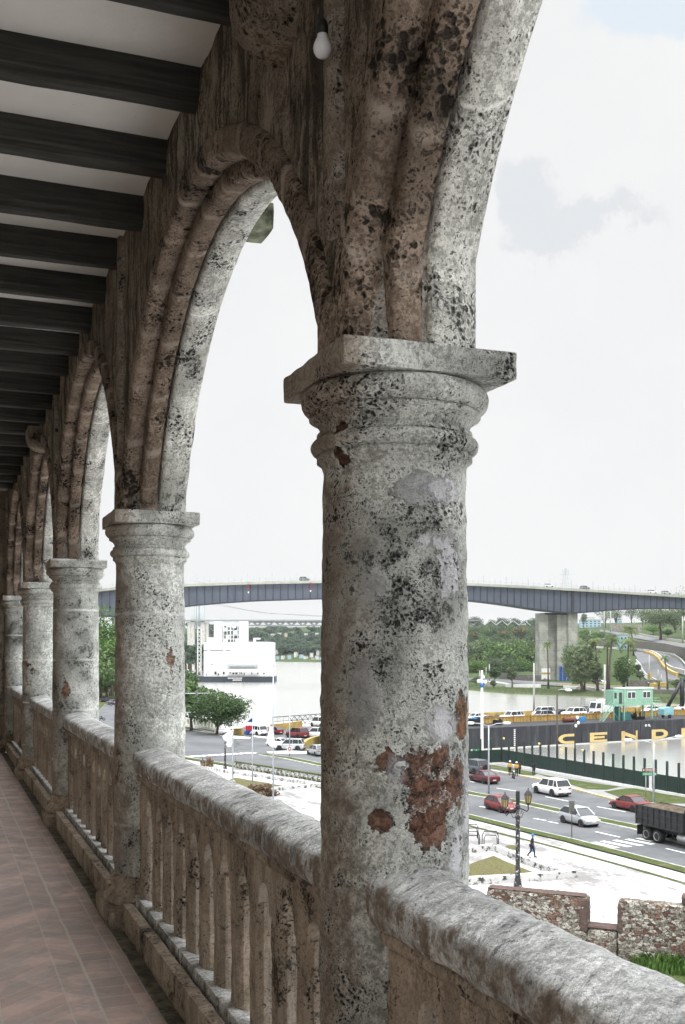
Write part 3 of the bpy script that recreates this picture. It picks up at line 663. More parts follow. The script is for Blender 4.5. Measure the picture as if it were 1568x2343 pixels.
def person(label, loc, rz, pose, shirt, trousers, shoes, cap=None, helmet=False, vest=None, h=1.75, arms=None):
    t = thing('person', label, 'person', loc, rz); p = POSES[pose]; s = h / 1.75; le = p['lean']
    J = {'pelvis': ((0, 0, .95), (.13, .15)), 'spine': ((le * .5, 0, 1.13), (.11, .135)), 'chest': ((le, 0, 1.33), (.125, .165)), 'neckb': ((le, 0, 1.46), (.06, .075)), 'neck': ((le + .01, 0, 1.52), .052),
         'jaw': ((le + .03, 0, 1.575), (.072, .062)), 'head': ((le + .03, 0, 1.66), (.095, .078)), 'crown': ((le + .02, 0, 1.73), (.06, .055)), 'nose': ((le + .135, 0, 1.645), .014)}
    E = [('pelvis', 'spine'), ('spine', 'chest'), ('chest', 'neckb'), ('neckb', 'neck'), ('neck', 'jaw'), ('jaw', 'head'), ('head', 'crown'), ('head', 'nose')]
    for sd_, y in (('l', 1), ('r', -1)):
        k, f_ = p[sd_ + 'k']; e = p[sd_ + 'e']; hd = p[sd_ + 'h']
        J[sd_ + 'hip'] = ((0, y * .09, .90), .095); J[sd_ + 'knee'] = ((k, y * .10, .50), .06); lift = .06 if f_ < -.2 else 0
        J[sd_ + 'ank'] = ((f_ - .0, y * .10, .10 + lift), .038); J[sd_ + 'heel'] = ((f_ - .03, y * .10, .045 + lift), .035); J[sd_ + 'toe'] = ((f_ + .17, y * .11, .035), .03)
        E += [('pelvis', sd_ + 'hip'), (sd_ + 'hip', sd_ + 'knee'), (sd_ + 'knee', sd_ + 'ank'), (sd_ + 'ank', sd_ + 'heel'), (sd_ + 'ank', sd_ + 'toe')]
        J[sd_ + 'sh'] = ((le, y * .19, 1.40), .062); J[sd_ + 'el'] = ((le + e[0], y * (.25 + abs(e[1])), 1.12), .042); hx, hy, hz_ = le + hd[0], y * (.27 + abs(hd[1])), .87
        J[sd_ + 'wr'] = ((hx, hy, hz_), .026); J[sd_ + 'palm'] = ((hx + .01, hy, hz_ - .06), (.018, .034))
        E += [('chest', sd_ + 'sh'), (sd_ + 'sh', sd_ + 'el'), (sd_ + 'el', sd_ + 'wr'), (sd_ + 'wr', sd_ + 'palm')]
        for i, ln in enumerate((.07, .08, .075, .06)):
            fx = hx + .034 - .022 * i
            J[f'{sd_}f{i}'] = ((fx, hy - y * .004, hz_ - .10), .0085); J[f'{sd_}g{i}'] = ((fx + .003, hy - y * .014, hz_ - .10 - ln * .55), .0075); J[f'{sd_}t{i}'] = ((fx + .004, hy - y * .03, hz_ - .10 - ln), .0065)
            E += [(sd_ + 'palm', f'{sd_}f{i}'), (f'{sd_}f{i}', f'{sd_}g{i}'), (f'{sd_}g{i}', f'{sd_}t{i}')]
        J[sd_ + 'th1'] = ((hx + .045, hy - y * .01, hz_ - .055), .010); J[sd_ + 'th2'] = ((hx + .06, hy - y * .02, hz_ - .09), .008); E += [(sd_ + 'palm', sd_ + 'th1'), (sd_ + 'th1', sd_ + 'th2')]
    J = {k: (tuple(V(v[0]) * s), v[1] if hasattr(v[1], '__len__') else v[1]) for k, v in J.items()}
    skinmesh('body', J, E, M_skin, t, 1)
    def cloth(nm, keys, edges, mat, grow): skinmesh(nm, {k: (J[k][0], tuple(q + grow for q in J[k][1]) if hasattr(J[k][1], '__len__') else J[k][1] + grow) for k in keys}, edges, mat, t, 2)
    sh = ['chest', 'pelvis', 'spine', 'neckb', 'lsh', 'lel', 'rsh', 'rel']
    cloth('shirt', sh, [('pelvis', 'spine'), ('spine', 'chest'), ('chest', 'neckb'), ('chest', 'lsh'), ('lsh', 'lel'), ('chest', 'rsh'), ('rsh', 'rel')], shirt, .02)
    tr = ['pelvis', 'lhip', 'lknee', 'lank', 'rhip', 'rknee', 'rank']
    cloth('trousers', tr, [('pelvis', 'lhip'), ('lhip', 'lknee'), ('lknee', 'lank'), ('pelvis', 'rhip'), ('rhip', 'rknee'), ('rknee', 'rank')], trousers, .017)
    for sd_ in 'lr': cloth('shoe', [sd_ + 'ank', sd_ + 'toe', sd_ + 'heel'], [(sd_ + 'ank', sd_ + 'heel'), (sd_ + 'ank', sd_ + 'toe')], shoes, .014)
    if vest: cloth('vest', ['spine', 'chest'], [('spine', 'chest')], vest, .035)
    hc = V(J['head'][0]); m = MB()
    pr = [(.112, 0.), (.112, .03), (.098, .075), (.06, .11), (.0, .122)] if not helmet else [(.12, -.06), (.14, 0), (.135, .06), (.1, .12), (.05, .145), (0, .15)]
    m.lathe(pr, 16, (hc.x - .01, 0, hc.z)); hm = cap or M_hair
    if cap and not helmet: m.box((hc.x + .12, 0, hc.z + .02), (.12, .14, .012))
    m.build('helmet' if helmet else ('cap' if cap else 'hair'), hm, t, True)
    return t

# ---- trees
def leafmat(name, a, b, c):
    n = NM(name); r = n.N('ShaderNodeNewGeometry').outputs['Random Per Island']; o = n.rnd(); p = n.pos(); f = n.noise(p, .35, 3, .6)
    x = n.m('MULTIPLY_ADD', r, .42, n.m('MULTIPLY_ADD', o, .42, n.m('MULTIPLY', f, .4)))
    col = n.mix(n.ramp(x, .2, .6, smooth=False), a, b); col = n.mix(n.ramp(x, .6, 1.0, smooth=False), col, c)
    bs = n.N('ShaderNodeBsdfPrincipled'); n.L(bs, 'Base Color', col); n.L(bs, 'Roughness', .6); n.L(bs, 'Specular IOR Level', .25)
    tr = n.N('ShaderNodeBsdfTranslucent'); n.L(tr, 'Color', col); mx = n.N('ShaderNodeMixShader'); n.L(mx, 0, .25); n.t.links.new(bs.outputs[0], mx.inputs[1]); n.t.links.new(tr.outputs[0], mx.inputs[2])
    o_ = n.N('ShaderNodeOutputMaterial'); n.t.links.new(mx.outputs[0], o_.inputs[0]); return n.mat
M_lf = [leafmat('mid_green_leaves', (.03, .06, .022), (.075, .13, .045), (.15, .22, .08)), leafmat('olive_leaves', (.045, .07, .04), (.11, .15, .075), (.19, .23, .12)),
        leafmat('bright_green_leaves', (.03, .08, .015), (.085, .16, .035), (.16, .26, .065)), leafmat('far_green_leaves', (.04, .07, .045), (.075, .12, .075), (.12, .17, .10))]
M_flow = leafmat('orange_red_blossom', (.35, .05, .015), (.5, .09, .03), (.6, .14, .05)); M_bark = simple('grey_brown_bark', (.13, .105, .085), .9, 0, .25, 4., .2, .6); M_palm = leafmat('palm_fronds', (.05, .08, .02), (.10, .16, .04), (.2, .24, .08))
def crown_mesh(rx, rz, n, leaf, seed, lumps=16, zc=0., elong=1.):
    g = np.random.RandomState(seed); C = []
    for i in range(lumps):
        d = g.normal(size=3); d /= np.linalg.norm(d); k = g.uniform(.25, .78); C.append((d[0] * rx * k, d[1] * rx * k, (d[2] * .95 + .08) * rz * k, g.uniform(.30, .50)))
    C = np.array(C); w = C[:, 3] ** 2; idx = g.choice(lumps, n, p=w / w.sum()); c = C[idx]
    d = g.normal(size=(n, 3)); d /= np.linalg.norm(d, axis=1)[:, None]; rr = c[:, 3:4] * g.uniform(.55, 1.08, (n, 1)) * np.array([[rx, rx, rz * .9]])
    P_ = c[:, :3] + d * rr; P_[:, 2] += zc
    a = g.normal(size=(n, 3)) + d * .6; a[:, 2] += .3; a /= np.linalg.norm(a, axis=1)[:, None]
    b = np.cross(a, g.normal(size=(n, 3))); b /= np.linalg.norm(b, axis=1)[:, None]; e = np.cross(a, b); s = leaf * g.uniform(.6, 1.3, (n, 1))
    vs = np.empty((n, 4, 3)); vs[:, 0] = P_ - b * s * elong; vs[:, 1] = P_ + e * s * .6; vs[:, 2] = P_ + b * s * elong; vs[:, 3] = P_ - e * s * .5
    m = MB(); m.v = vs.reshape(-1, 3).tolist(); m.f = [(4 * i, 4 * i + 1, 4 * i + 2, 4 * i + 3) for i in range(n)]; m.m = [0] * n
    return m, C
def make_tree(name, label, loc, h, r, mat, seed, n=1500, leaf=.5, group=None, cat='tree', trunk_h=.45, lean=(0, 0), flowers=False, lumps=16, cz=.62, squash=.42, tr=.035, elong=1.):
    t = thing(name, label, cat, loc, 0, group); m, C = crown_mesh(r, h * squash, n, leaf, seed, lumps, 0, elong)
    top = V((lean[0], lean[1], h * cz)); m.v = [(a + top.x, b + top.y, c + top.z) for a, b, c in m.v]; m.build('crown', mat, t)
    k = MB(); g = random.Random(seed); bx, by = lean[0], lean[1]; w = h * tr
    fk = V((bx * .6, by * .6, h * trunk_h)); k.tube([(0, 0, -.6), (bx * .15 + w * .3, by * .15, h * trunk_h * .4), fk], [w * 1.3, w * .9, w * .75], 7)
    for c in C[:9]:
        e = V((c[0] * .85 + top.x, c[1] * .85 + top.y, c[2] + top.z)); md_ = fk.lerp(e, .5) + V((g.uniform(-.3, .3) * r * .3, g.uniform(-.3, .3) * r * .3, h * .03)); k.tube([fk, md_, e], [w * .55, w * .32, w * .1], 5)
    k.build('trunk', M_bark, t, True)
    if flowers:
        f_, _ = crown_mesh(r * 1.02, h * squash * 1.05, max(60, n // 9), leaf * 1.2, seed, lumps); f_.v = [(a + top.x, b + top.y, c + top.z) for a, b, c in f_.v]
        keep = [q for q in f_.f if f_.v[q[0]][2] > h * cz + .05 * h]; f_.f = keep; f_.m = [0] * len(keep); f_.build('blossom', M_flow, t)
    return t
def make_palm(label, loc, h, r, seed, group, lean=(0, 0), thick=.16, dead=True):
    g = random.Random(seed); t = thing('palm_tree', label, 'palm', loc, 0, group); top = V((lean[0], lean[1], h - r * .35))
    k = MB(); k.tube([(0, 0, -.5), (lean[0] * .1, lean[1] * .1, h * .3), (lean[0] * .5, lean[1] * .5, h * .65), top], [thick * 1.5, thick, thick * .85, thick * .8], 8); k.build('trunk', M_bark, t, True)
    m = MB(); nf = 19
    for i in range(nf):
        a = 2 * PI * i / nf * 2.4 + g.uniform(-.2, .2); up = g.uniform(-.45, 1.05) ; L = r * g.uniform(.85, 1.1); d = V((math.cos(a), math.sin(a), 0)); sd_ = V((-d.y, d.x, 0)); pts = []
        for j in range(8):
            q = j / 7; pts.append(top + d * (L * q * (1 - .15 * q)) + V((0, 0, L * (up * q - (.62 + .3 * abs(up)) * q * q))))
        for j in range(7):
            for w_ in (-1, 1):
                for u in (0., .5):
                    p0 = pts[j].lerp(pts[j + 1], u); wd = L * .30 * math.sin(PI * min(1, (j + u + .8) / 8.3)) ; tip = p0 + sd_ * w_ * wd + d * wd * .45 - V((0, 0, wd * .75)); p1 = pts[j].lerp(pts[j + 1], u + .36)
                    m.add([p0, p1, tip], [(0, 1, 2)])
    m.build('fronds', M_palm, t)
    c = MB()
    for i in range(7): a = i * .9; c.lathe([(0, -.16), (.12, -.1), (.15, 0), (.1, .12), (0, .16)], 8, (top.x + .22 * math.cos(a), top.y + .22 * math.sin(a), top.z - .2))
    c.build('coconuts', simple('coconut_husk', (.22, .15, .05), .8) if 'coconut_husk' not in bpy.data.materials else bpy.data.materials['coconut_husk'], t, True)
    return t
# ================================================================= GROUND, RIVER, ROADS
def up(d, u, z): q = EYE + FW * d + RT * u; return V((q.x, q.y, z))
shore = [G(*p) for p in [(2600, 2080), (1800, 1868), (1430, 1790), (1150, 1742), (1076, 1735), (1000, 1700), (900, 1668), (745, 1645), (630, 1650), (560, 1652), (500, 1649), (430, 1640), (350, 1600), (380, 1560), (400, 1545), (420, 1535)]]
def mk_paving():
    n = NM('pale_stone_paving'); p = n.pos(); a = n.noise(n.vm('MULTIPLY', p, (1., .45, 1.)), .55, 7, .68); b = n.noise(p, 3., 8, .7); f = n.noise(p, .12, 2)
    c = n.mix(n.ramp(b, .35, .65), (.36, .35, .345), (.50, .49, .485)); st = n.ramp(n.m('MULTIPLY_ADD', b, .35, n.m('MULTIPLY_ADD', f, .35, n.m('MULTIPLY', a, .6))), .63, .74)
    c = n.mix(n.m('MULTIPLY', st, .8), c, (.13, .125, .12))
    bk = n.N('ShaderNodeTexBrick'); n.L(bk, 'Vector', n.vm('MULTIPLY', p, (1, 1, 0))); n.L(bk, 'Scale', .28); n.L(bk, 'Mortar Size', .006)
    c = n.mix(n.m('MULTIPLY', bk.outputs['Fac'], .5), c, (.3, .3, .29)); return n.out(c, .85, n.bump(b, .3, .02), spec=.2)
M_pave = mk_paving()
def mk_asphalt():
    n = NM('worn_asphalt'); p = n.pos(); a = n.noise(p, .25, 5, .6); b = n.noise(p, 2.2, 8, .7); c = n.mix(n.ramp(a, .35, .65), (.092, .096, .10), (.13, .135, .14)); c = n.mix(n.m('MULTIPLY', n.ramp(b, .5, .75), .4), c, (.18, .18, .18))
    return n.out(c, .8, n.bump(b, .3, .02), spec=.25)
M_asph = mk_asphalt()
def mk_grass(nm, a, b, c_):
    n = NM(nm); p = n.pos(); f = n.noise(p, .6, 6, .7); g = n.noise(p, 7., 6, .75); c = n.mix(n.ramp(g, .35, .65), a, b); c = n.mix(n.m('MULTIPLY', n.ramp(f, .5, .7), .7), c, c_)
    return n.out(c, .9, n.bump(g, .8, .08), spec=.1)
M_grass = mk_grass('short_grass', (.04, .055, .018), (.09, .115, .04), (.16, .145, .085)); M_dry = mk_grass('dry_brown_lawn', (.08, .075, .035), (.16, .145, .07), (.11, .125, .05)); M_lush = mk_grass('lush_bank_grass', (.025, .06, .012), (.09, .16, .03), (.10, .13, .05))
M_walk = simple('grey_pavement', (.26, .26, .255), .85, 0, .12, 1.2, .2, .2); M_kerb = simple('kerb_concrete', (.5, .5, .47), .85, 0, .2, 1.2, .2)
def mk_ykerb():
    n = NM('yellow_painted_kerb'); p = n.pos(); f = n.noise(p, .8, 5, .7); c = n.mix(n.ramp(f, .42, .56), (.5, .5, .45), (.6, .42, .13)); return n.out(c, .7)
M_yk = mk_ykerb(); M_mark = simple('white_road_paint', (.72, .73, .73), .6, 0, .1, 3.)
M_stonew = simple('rubble_retaining_stone', (.2, .19, .17), .9, 0, .35, 2.2, .2, 1.)
def sheet(name, pts, z, mat, base=GZ):
    m = MB(); m.v = [tuple(V((p.x, p.y, base + z))) for p in pts]; m.f = [tuple(range(len(pts)))]; m.m = [0]; return m.build(name, mat)
# near bank: one big flat sheet with a quay wall
near = shore + [up(706, -2200, GZ), up(-400, -2200, GZ), up(-400, 900, GZ), up(40, 900, GZ)]
m = MB(); k = len(near); m.v = [(p.x, p.y, GZ) for p in near] + [(p.x, p.y, GZ - 4) for p in near]; m.f = [tuple(range(k))] + [(i, (i + 1) % k, k + (i + 1) % k, k + i) for i in range(k)]; m.m = [0] * len(m.f)
struct(m.build('ground', M_pave))
# river
def mk_water():
    n = NM('river_water'); p = n.pos(); a = n.noise(n.vm('MULTIPLY', p, (1, 1, 0)), .5, 5, .6); b = n.noise(p, .02, 3, .5)
    c = n.mix(n.ramp(b, .4, .6), (.15, .14, .09), (.2, .185, .12)); r = n.out(c, .2, n.bump(a, .3, .13), spec=1.); n.t.nodes['Principled BSDF'].inputs['Metallic'].default_value = .8; n.t.nodes['Principled BSDF'].inputs['Base Color'].links and n.t.links.remove(n.t.nodes['Principled BSDF'].inputs['Base Color'].links[0]); n.t.nodes['Principled BSDF'].inputs['Base Color'].default_value = (.78, .78, .74, 1); n.t.nodes['Principled BSDF'].inputs['IOR'].default_value = 2.4; return r
M_water = mk_water()
m = MB(); m.v = [tuple(up(-500, -5000, WZ)), tuple(up(-500, 5000, WZ)), tuple(up(7000, 5000, WZ)), tuple(up(7000, -5000, WZ))]; m.f = [(0, 1, 2, 3)]; m.m = [0]; struct(m.build('river', M_water))
# far bank relief
bank = [G(x, y, WZ) for x, y in [(2600, 1680), (1700, 1622), (1502, 1607), (1400, 1597), (1320, 1592), (1170, 1588), (1060, 1578), (1000, 1560), (930, 1540), (860, 1525), (760, 1516), (640, 1514.2), (564, 1513.6), (500, 1513), (250, 1512.5)]]
bx = np.array([p.x for p in bank]); by = np.array([p.y for p in bank])
closed = bank + [up(6000, -3000, 0), up(6000, 4000, 0), up(300, 4000, 0)]
PX = [p.x for p in closed]; PY = [p.y for p in closed]
def inside(x, y):
    c = False; j = len(PX) - 1
    for i in range(len(PX)):
        if (PY[i] > y) != (PY[j] > y) and x < (PX[j] - PX[i]) * (y - PY[i]) / (PY[j] - PY[i]) + PX[i]: c = not c
        j = i
    return c
def sdist(x, y):
    ax, ay = bx[:-1], by[:-1]; dx, dy = np.diff(bx), np.diff(by); t = np.clip(((x - ax) * dx + (y - ay) * dy) / (dx * dx + dy * dy), 0, 1)
    return float(np.sqrt(((ax + t * dx - x) ** 2 + (ay + t * dy - y) ** 2).min()))
def terr(x, y):
    if not inside(x, y): return WZ - 1.2
    d = sdist(x, y); h = float(np.interp(d, [0, 3, 14, 34, 80, 122, 215, 320, 520, 1300], [WZ - .6, -15.2, -14.3, -14, -14, -3.5, 11, 23, 37, 46]))
    k = min(1, max(0, (d - 110) / 150)); return h + k * 3.0 * noise.noise(V((x * .008, y * .008, 0)))
def hit(px, py, dmin=330., dmax=1900.):
    r = ray(px, py); d = dmin; pd = d
    while d < dmax:
        q = EYE + r * d
        if q.z < terr(q.x, q.y):
            lo, hi = pd, d
            for _ in range(12):
                mid = (lo + hi) / 2; q = EYE + r * mid
                if q.z < terr(q.x, q.y): hi = mid
                else: lo = mid
            return EYE + r * hi
        pd = d; d += 5
    q = EYE + r * (min(dmax, 1750.) if dmin > 800 else 720.); q.z = terr(q.x, q.y); return q
m = MB(); rows = []
ds = [325 + 9 * i for i in range(60)] + [865 + 30 * i for i in range(30)] + [1765 + 200 * i for i in range(10)]
for d in ds:
    row = []
    for i in range(112):
        px = -150 + 25 * i; u = (px - 784) / FOC * d; q = up(d, u, 0); row.append((q.x, q.y, terr(q.x, q.y)))
    rows.append(row)
M_hill = mk_grass('hillside_scrub', (.025, .045, .018), (.07, .10, .035), (.12, .15, .06)); m.grid(rows); struct(m.build('hillside', M_hill, None, True))

sheet('park_grass', [G(*p) for p in [(60, 1603), (180, 1611), (226, 1626), (243, 1609.5), (262, 1602), (300, 1621), (360, 1649), (426, 1669), (490, 1677), (500, 1651), (430, 1641), (350, 1601), (380, 1561), (400, 1546), (418, 1536)]] + [up(700, -2200, 0), up(420, -1500, 0)], .05, M_grass)['kind'] = 'structure'
# ---- roads of the near bank
near_edge = [(2100, 2128), (1800, 2050), (1568, 1987), (1452, 1957), (1319, 1923), (1199, 1895.5), (1078, 1866), (900, 1824), (738, 1785), (540, 1752), (426, 1733), (340, 1712), (226, 1678), (60, 1640)]
far_edge = [(60, 1604), (180, 1612), (226, 1627), (243, 1610), (262, 1603), (300, 1622), (360, 1650), (426, 1670), (500, 1681), (530, 1672), (560, 1663), (640, 1662), (740, 1662), (850, 1684), (905, 1698), (990, 1738), (1076, 1757), (1146, 1769), (1228, 1783.5), (1307, 1806), (1395, 1829), (1480, 1852), (1568, 1877), (1800, 1945), (2100, 2030)]
struct(sheet('road', [G(*p) for p in near_edge + far_edge], .02, M_asph))
def strip(name, px, w0, w1, mat, z=.03, h=None, base=GZ, st=True, pts=None):
    """ribbon along a polyline, from w0 to w1 metres to its left; solid when h is given"""
    P_ = pts or [G(*p) for p in px]; m = MB(); rows = []
    for i, p in enumerate(P_):
        a = P_[max(0, i - 1)]; b = P_[min(len(P_) - 1, i + 1)]; t = (b - a); t.z = 0; t.normalize(); nrm = V((-t.y, t.x, 0)); zb = base if pts is None else p.z
        q0, q1 = p + nrm * w0, p + nrm * w1
        if h is None: rows.append([(q0.x, q0.y, zb + z), (q1.x, q1.y, zb + z)])
        else: rows.append([(q0.x, q0.y, zb - .3), (q0.x, q0.y, zb + h), (q1.x, q1.y, zb + h), (q1.x, q1.y, zb - .3)])
    if h is None: m.grid(rows)
    else:
        m.grid(rows, closed=True); e = len(rows) - 1; m.f += [(0, 1, 2, 3), (4 * e + 3, 4 * e + 2, 4 * e + 1, 4 * e)]; m.m += [0, 0]
    o = m.build(name, mat); return struct(o) if st else o
def dense(pts, k=6):
    out = []
    for a, b in zip(pts, pts[1:]):
        for i in range(k): out.append((a[0] + (b[0] - a[0]) * i / k, a[1] + (b[1] - a[1]) * i / k))
    return out + [pts[-1]]
NE = near_edge[::-1]      # left to right
strip('verge', NE[2:], 0, -.15, M_kerb, h=.12); strip('verge', NE[2:], -.15, -1.3, M_grass, .10)
strip('verge', NE[5:], -3.2, -3.6, M_grass, .03)
FE = far_edge[12:]
strip('kerb', far_edge[15:], 0, .3, M_yk, h=.15); strip('pavement', far_edge[15:], .3, 14, M_walk, .10)
strip('kerb', far_edge[2:9][::-1][0:4][::-1], 0, .3, M_kerb, h=.15)
grassy = [[(150, 88), (350, 120), (500, 150), (470, 170), (380, 160), (230, 130), (150, 118)], [(480, 150), (700, 190), (900, 222), (1100, 250), (1000, 272), (850, 268), (760, 240), (560, 175)],
          [(980, 285), (1140, 262), (1240, 262), (1400, 300), (1568, 328), (1700, 350), (1800, 420), (1568, 372), (1400, 372), (1240, 350), (1100, 330)]]
for gp in grassy: sheet('verge_lawn', [G(*WI(*p)) for p in gp], .12, M_grass)['kind'] = 'structure'
# planted median
med = [(604, 1728), (660, 1736), (740, 1753), (860, 1773), (985, 1796), (1078, 1818), (1184, 1837), (1281, 1858), (1370, 1878), (1461, 1897), (1568, 1927), (1800, 1990), (2100, 2075)]
strip('median', med, -.9, .9, M_kerb, h=.15); strip('median_grass', med, -.65, .65, M_grass, .17)
# lane dashes, crossing
for a, b in [((200, 255), (340, 276)), ((555, 318), (720, 350)), ((930, 390), (1135, 428)), ((78, 388), (150, 400)), ((470, 475), (560, 491)), ((575, 498), (648, 512)), ((918, 572), (1095, 612)), ((1430, 694), (1568, 728)), ((5, 205), (40, 213))]:
    A, B = G(*WI(*a)), G(*WI(*b)); strip('lane_mark', None, -.13, .13, M_mark, .045, pts=[A, B])
for a, b in [((905, 648), (1075, 690)), ((965, 640), (1168, 682)), ((1055, 633), (1255, 674)), ((1145, 626), (1335, 664)), ((1225, 618), (1330, 642))]:
    A, B = G(*WI(*a)), G(*WI(*b)); strip('crossing_mark', None, -.28, .28, M_mark, .045, pts=[A, B])
for i in range(11):
    x = 150 + i * 57; A, B = G(*R4(x, 690 - i * 3.4)), G(*R4(x + 34, 683 - i * 3.4)); strip('crossing_mark', None, -.9, .9, M_mark, .045, pts=[A, B])
sheet('traffic_island', [G(*R4(*p)) for p in [(425, 488), (560, 492), (740, 510), (730, 524), (600, 522), (500, 500)]], .07, M_mark)['kind'] = 'structure'
sheet('traffic_island', [G(*R4(*p)) for p in [(760, 490), (895, 508), (890, 520), (770, 506)]], .07, M_mark)['kind'] = 'structure'
sheet('traffic_island', [G(*R4(*p)) for p in [(885, 640), (1100, 632), (1265, 640), (1275, 658), (1080, 664), (900, 655)]], .07, M_mark)['kind'] = 'structure'
strip('kerb', [R4(150, 405), R4(260, 440), R4(430, 478)], 0, .3, M_kerb, h=.15)
# plaza lawns with low stained walls
def mk_stain():
    n = NM('stained_white_wall'); p = n.pos(); a = n.noise(p, 2.2, 7, .7); c = n.mix(n.ramp(a, .50, .60), (.58, .58, .57), (.06, .065, .06)); return n.out(c, .85)
M_stain = mk_stain()
def lowwall(px, f, h, w, lab, mat=None):
    P_ = [G(*f(*p)) for p in px]; o = strip('low_wall', None, -w / 2, w / 2, mat or M_stain, h=h, pts=P_, st=False); tag(o, lab, 'wall', 'low walls around the plaza lawns'); return o
sheet('lawn', [G(*WI(*p)) for p in [(-60, 850), (25, 805), (180, 752), (250, 785), (480, 878), (240, 895), (25, 908), (-60, 912)]], .10, M_dry)['kind'] = 'structure'
lowwall([(-80, 728), (20, 718), (180, 700)], WI, .45, .5, 'low stained wall behind the brown lawn, left of the street lamp')
lowwall([(180, 700), (360, 775), (480, 822), (620, 874)], WI, .45, .5, 'low stained wall running diagonally past the walking man')
lowwall([(-80, 950), (25, 946), (400, 925), (770, 893)], WI, .45, .6, 'low white wall in front of the brown lawn')
sheet('lawn', [G(*WI(*p)) for p in [(265, 674), (330, 668), (345, 700), (290, 700)]], .05, M_dry)['kind'] = 'structure'
sheet('lawn', [G(*R4(*p)) for p in [(540, 905), (600, 883), (720, 905), (1075, 965), (900, 975), (700, 985), (600, 960)]], .10, M_dry)['kind'] = 'structure'
lowwall([(300, 800), (600, 845), (850, 880), (1230, 935)], R4, .4, .4, 'low white wall behind the lawn of the flagpoles')
lowwall([(840, 1010), (1100, 985), (1300, 965), (1410, 955)], R4, .4, .5, 'low white wall in front of the lawn of the flagpoles')
# scalloped balustrade along the road (left view)
A, B = G(*R4(600, 790)), G(*R4(1480, 935)); t = thing('scalloped_balustrade', 'low balustrade of small arches topped with moss along the road', 'balustrade', A); L_ = (B - A).length; dr = (B - A).normalized(); nseg = 22
m = MB(); m.box((0, 0, .75), (.001, .001, .001))
m = MB(); N_ = nseg * 8; rows = []
for i in range(N_ + 1):
    f_ = (i % 8) / 8; z = .12 + .52 * math.sqrt(max(0, 1 - (2 * f_ - 1) ** 2)); q = dr * (L_ * i / N_); s_ = V((-dr.y, dr.x, 0)) * .12
    if f_ == 0: z = .0
    rows.append([tuple(q - s_ + V((0, 0, .78))), tuple(q + s_ + V((0, 0, .78))), tuple(q + s_ + V((0, 0, z))), tuple(q - s_ + V((0, 0, z)))])
m.grid(rows, closed=True); m.build('arches', M_stain, t)
m = MB(); s_ = V((-dr.y, dr.x, 0)) * .2; m.v = [tuple(p + V((0, 0, z))) for z in (.78, .92) for p in (-s_, dr * L_ - s_, dr * L_ + s_, s_)]; m.f = [(0, 1, 5, 4), (1, 2, 6, 5), (2, 3, 7, 6), (3, 0, 4, 7), (4, 5, 6, 7)]; m.m = [0] * 5; m.build('mossy_cap', M_grass, t)
# hoop cycle stands
for i, (x0, x1, y, lab) in enumerate([(95, 215, 672, 'black cycle rack hoop nearest the street lamp'), (-30, 80, 674, 'black cycle rack hoop cut by the nearest column, front row'), (-20, 68, 618, 'black cycle rack hoop in the back row')]):
    a, b = G(*WI(x0, y)), G(*WI(x1, y)); t = thing('cycle_rack', lab, 'cycle rack', a, 0, 'cycle racks on the plaza'); d = b - a
    for k_, (s0, h_) in enumerate(((0, 1.15), (.12, .85))):
        p0, p1 = d * s0, d * (1 - s0 * .6); m = MB(); m.tube([p0, p0.lerp(p1, .02) + V((0, 0, h_ * .7)), p0.lerp(p1, .12) + V((0, 0, h_)), p0.lerp(p1, .88) + V((0, 0, h_)), p0.lerp(p1, .98) + V((0, 0, h_ * .7)), p1], .035, 6); m.build('hoop', M_iron, t, True)

# ---- old brick and rubble wall below the gallery
def mk_rubble():
    n = NM('brick_and_rubble'); p = n.pos(); w = n.vm('ADD', n.vm('MULTIPLY', p, (1, 1, 1.7)), n.vm('MULTIPLY', n.noise(p, 2.5, 3, .6, col=True), (.25, .25, .25)))
    cell = n.vor(w, 4.2, out='Color'); ed = n.vor(w, 4.2, 'DISTANCE_TO_EDGE'); r = n.sep(cell); f = n.noise(p, 9., 7, .75); g = n.noise(p, 1.1, 3)
    c = n.mix(n.ramp(r[0], .2, .8), (.22, .205, .17), (.50, .48, .42)); c = n.mix(n.ramp(r[1], .80, .84), c, (.13, .07, .052))
    br = n.N('ShaderNodeTexBrick'); x, y, z = n.sep(p); n.L(br, 'Vector', n.comb(n.m('ADD', x, n.m('MULTIPLY', y, .4)), z, 0.)); n.L(br, 'Scale', 1.); n.L(br, 'Brick Width', .32); n.L(br, 'Row Height', .085); n.L(br, 'Mortar Size', .012)
    n.L(br, 'Color1', (.15, .06, .042)); n.L(br, 'Color2', (.22, .10, .065)); n.L(br, 'Mortar', (.3, .27, .22)); c = n.mix(n.ramp(g, .56, .6), c, br.outputs['Color'])
    c = n.mix(n.ramp(ed, .0, .06, .85, 0.), c, (.15, .13, .10)); c = n.mix(n.m('MULTIPLY', n.ramp(f, .47, .6), .85), c, (.04, .04, .035)); c = n.mix(n.ramp(f, .3, .40, .6, 0), c, (.55, .55, .5))
    return n.out(c, .9, n.bump(n.m('MULTIPLY_ADD', n.ramp(ed, 0, .12), .8, f), 1., .05), spec=.15)
M_rub = mk_rubble(); M_brick = None
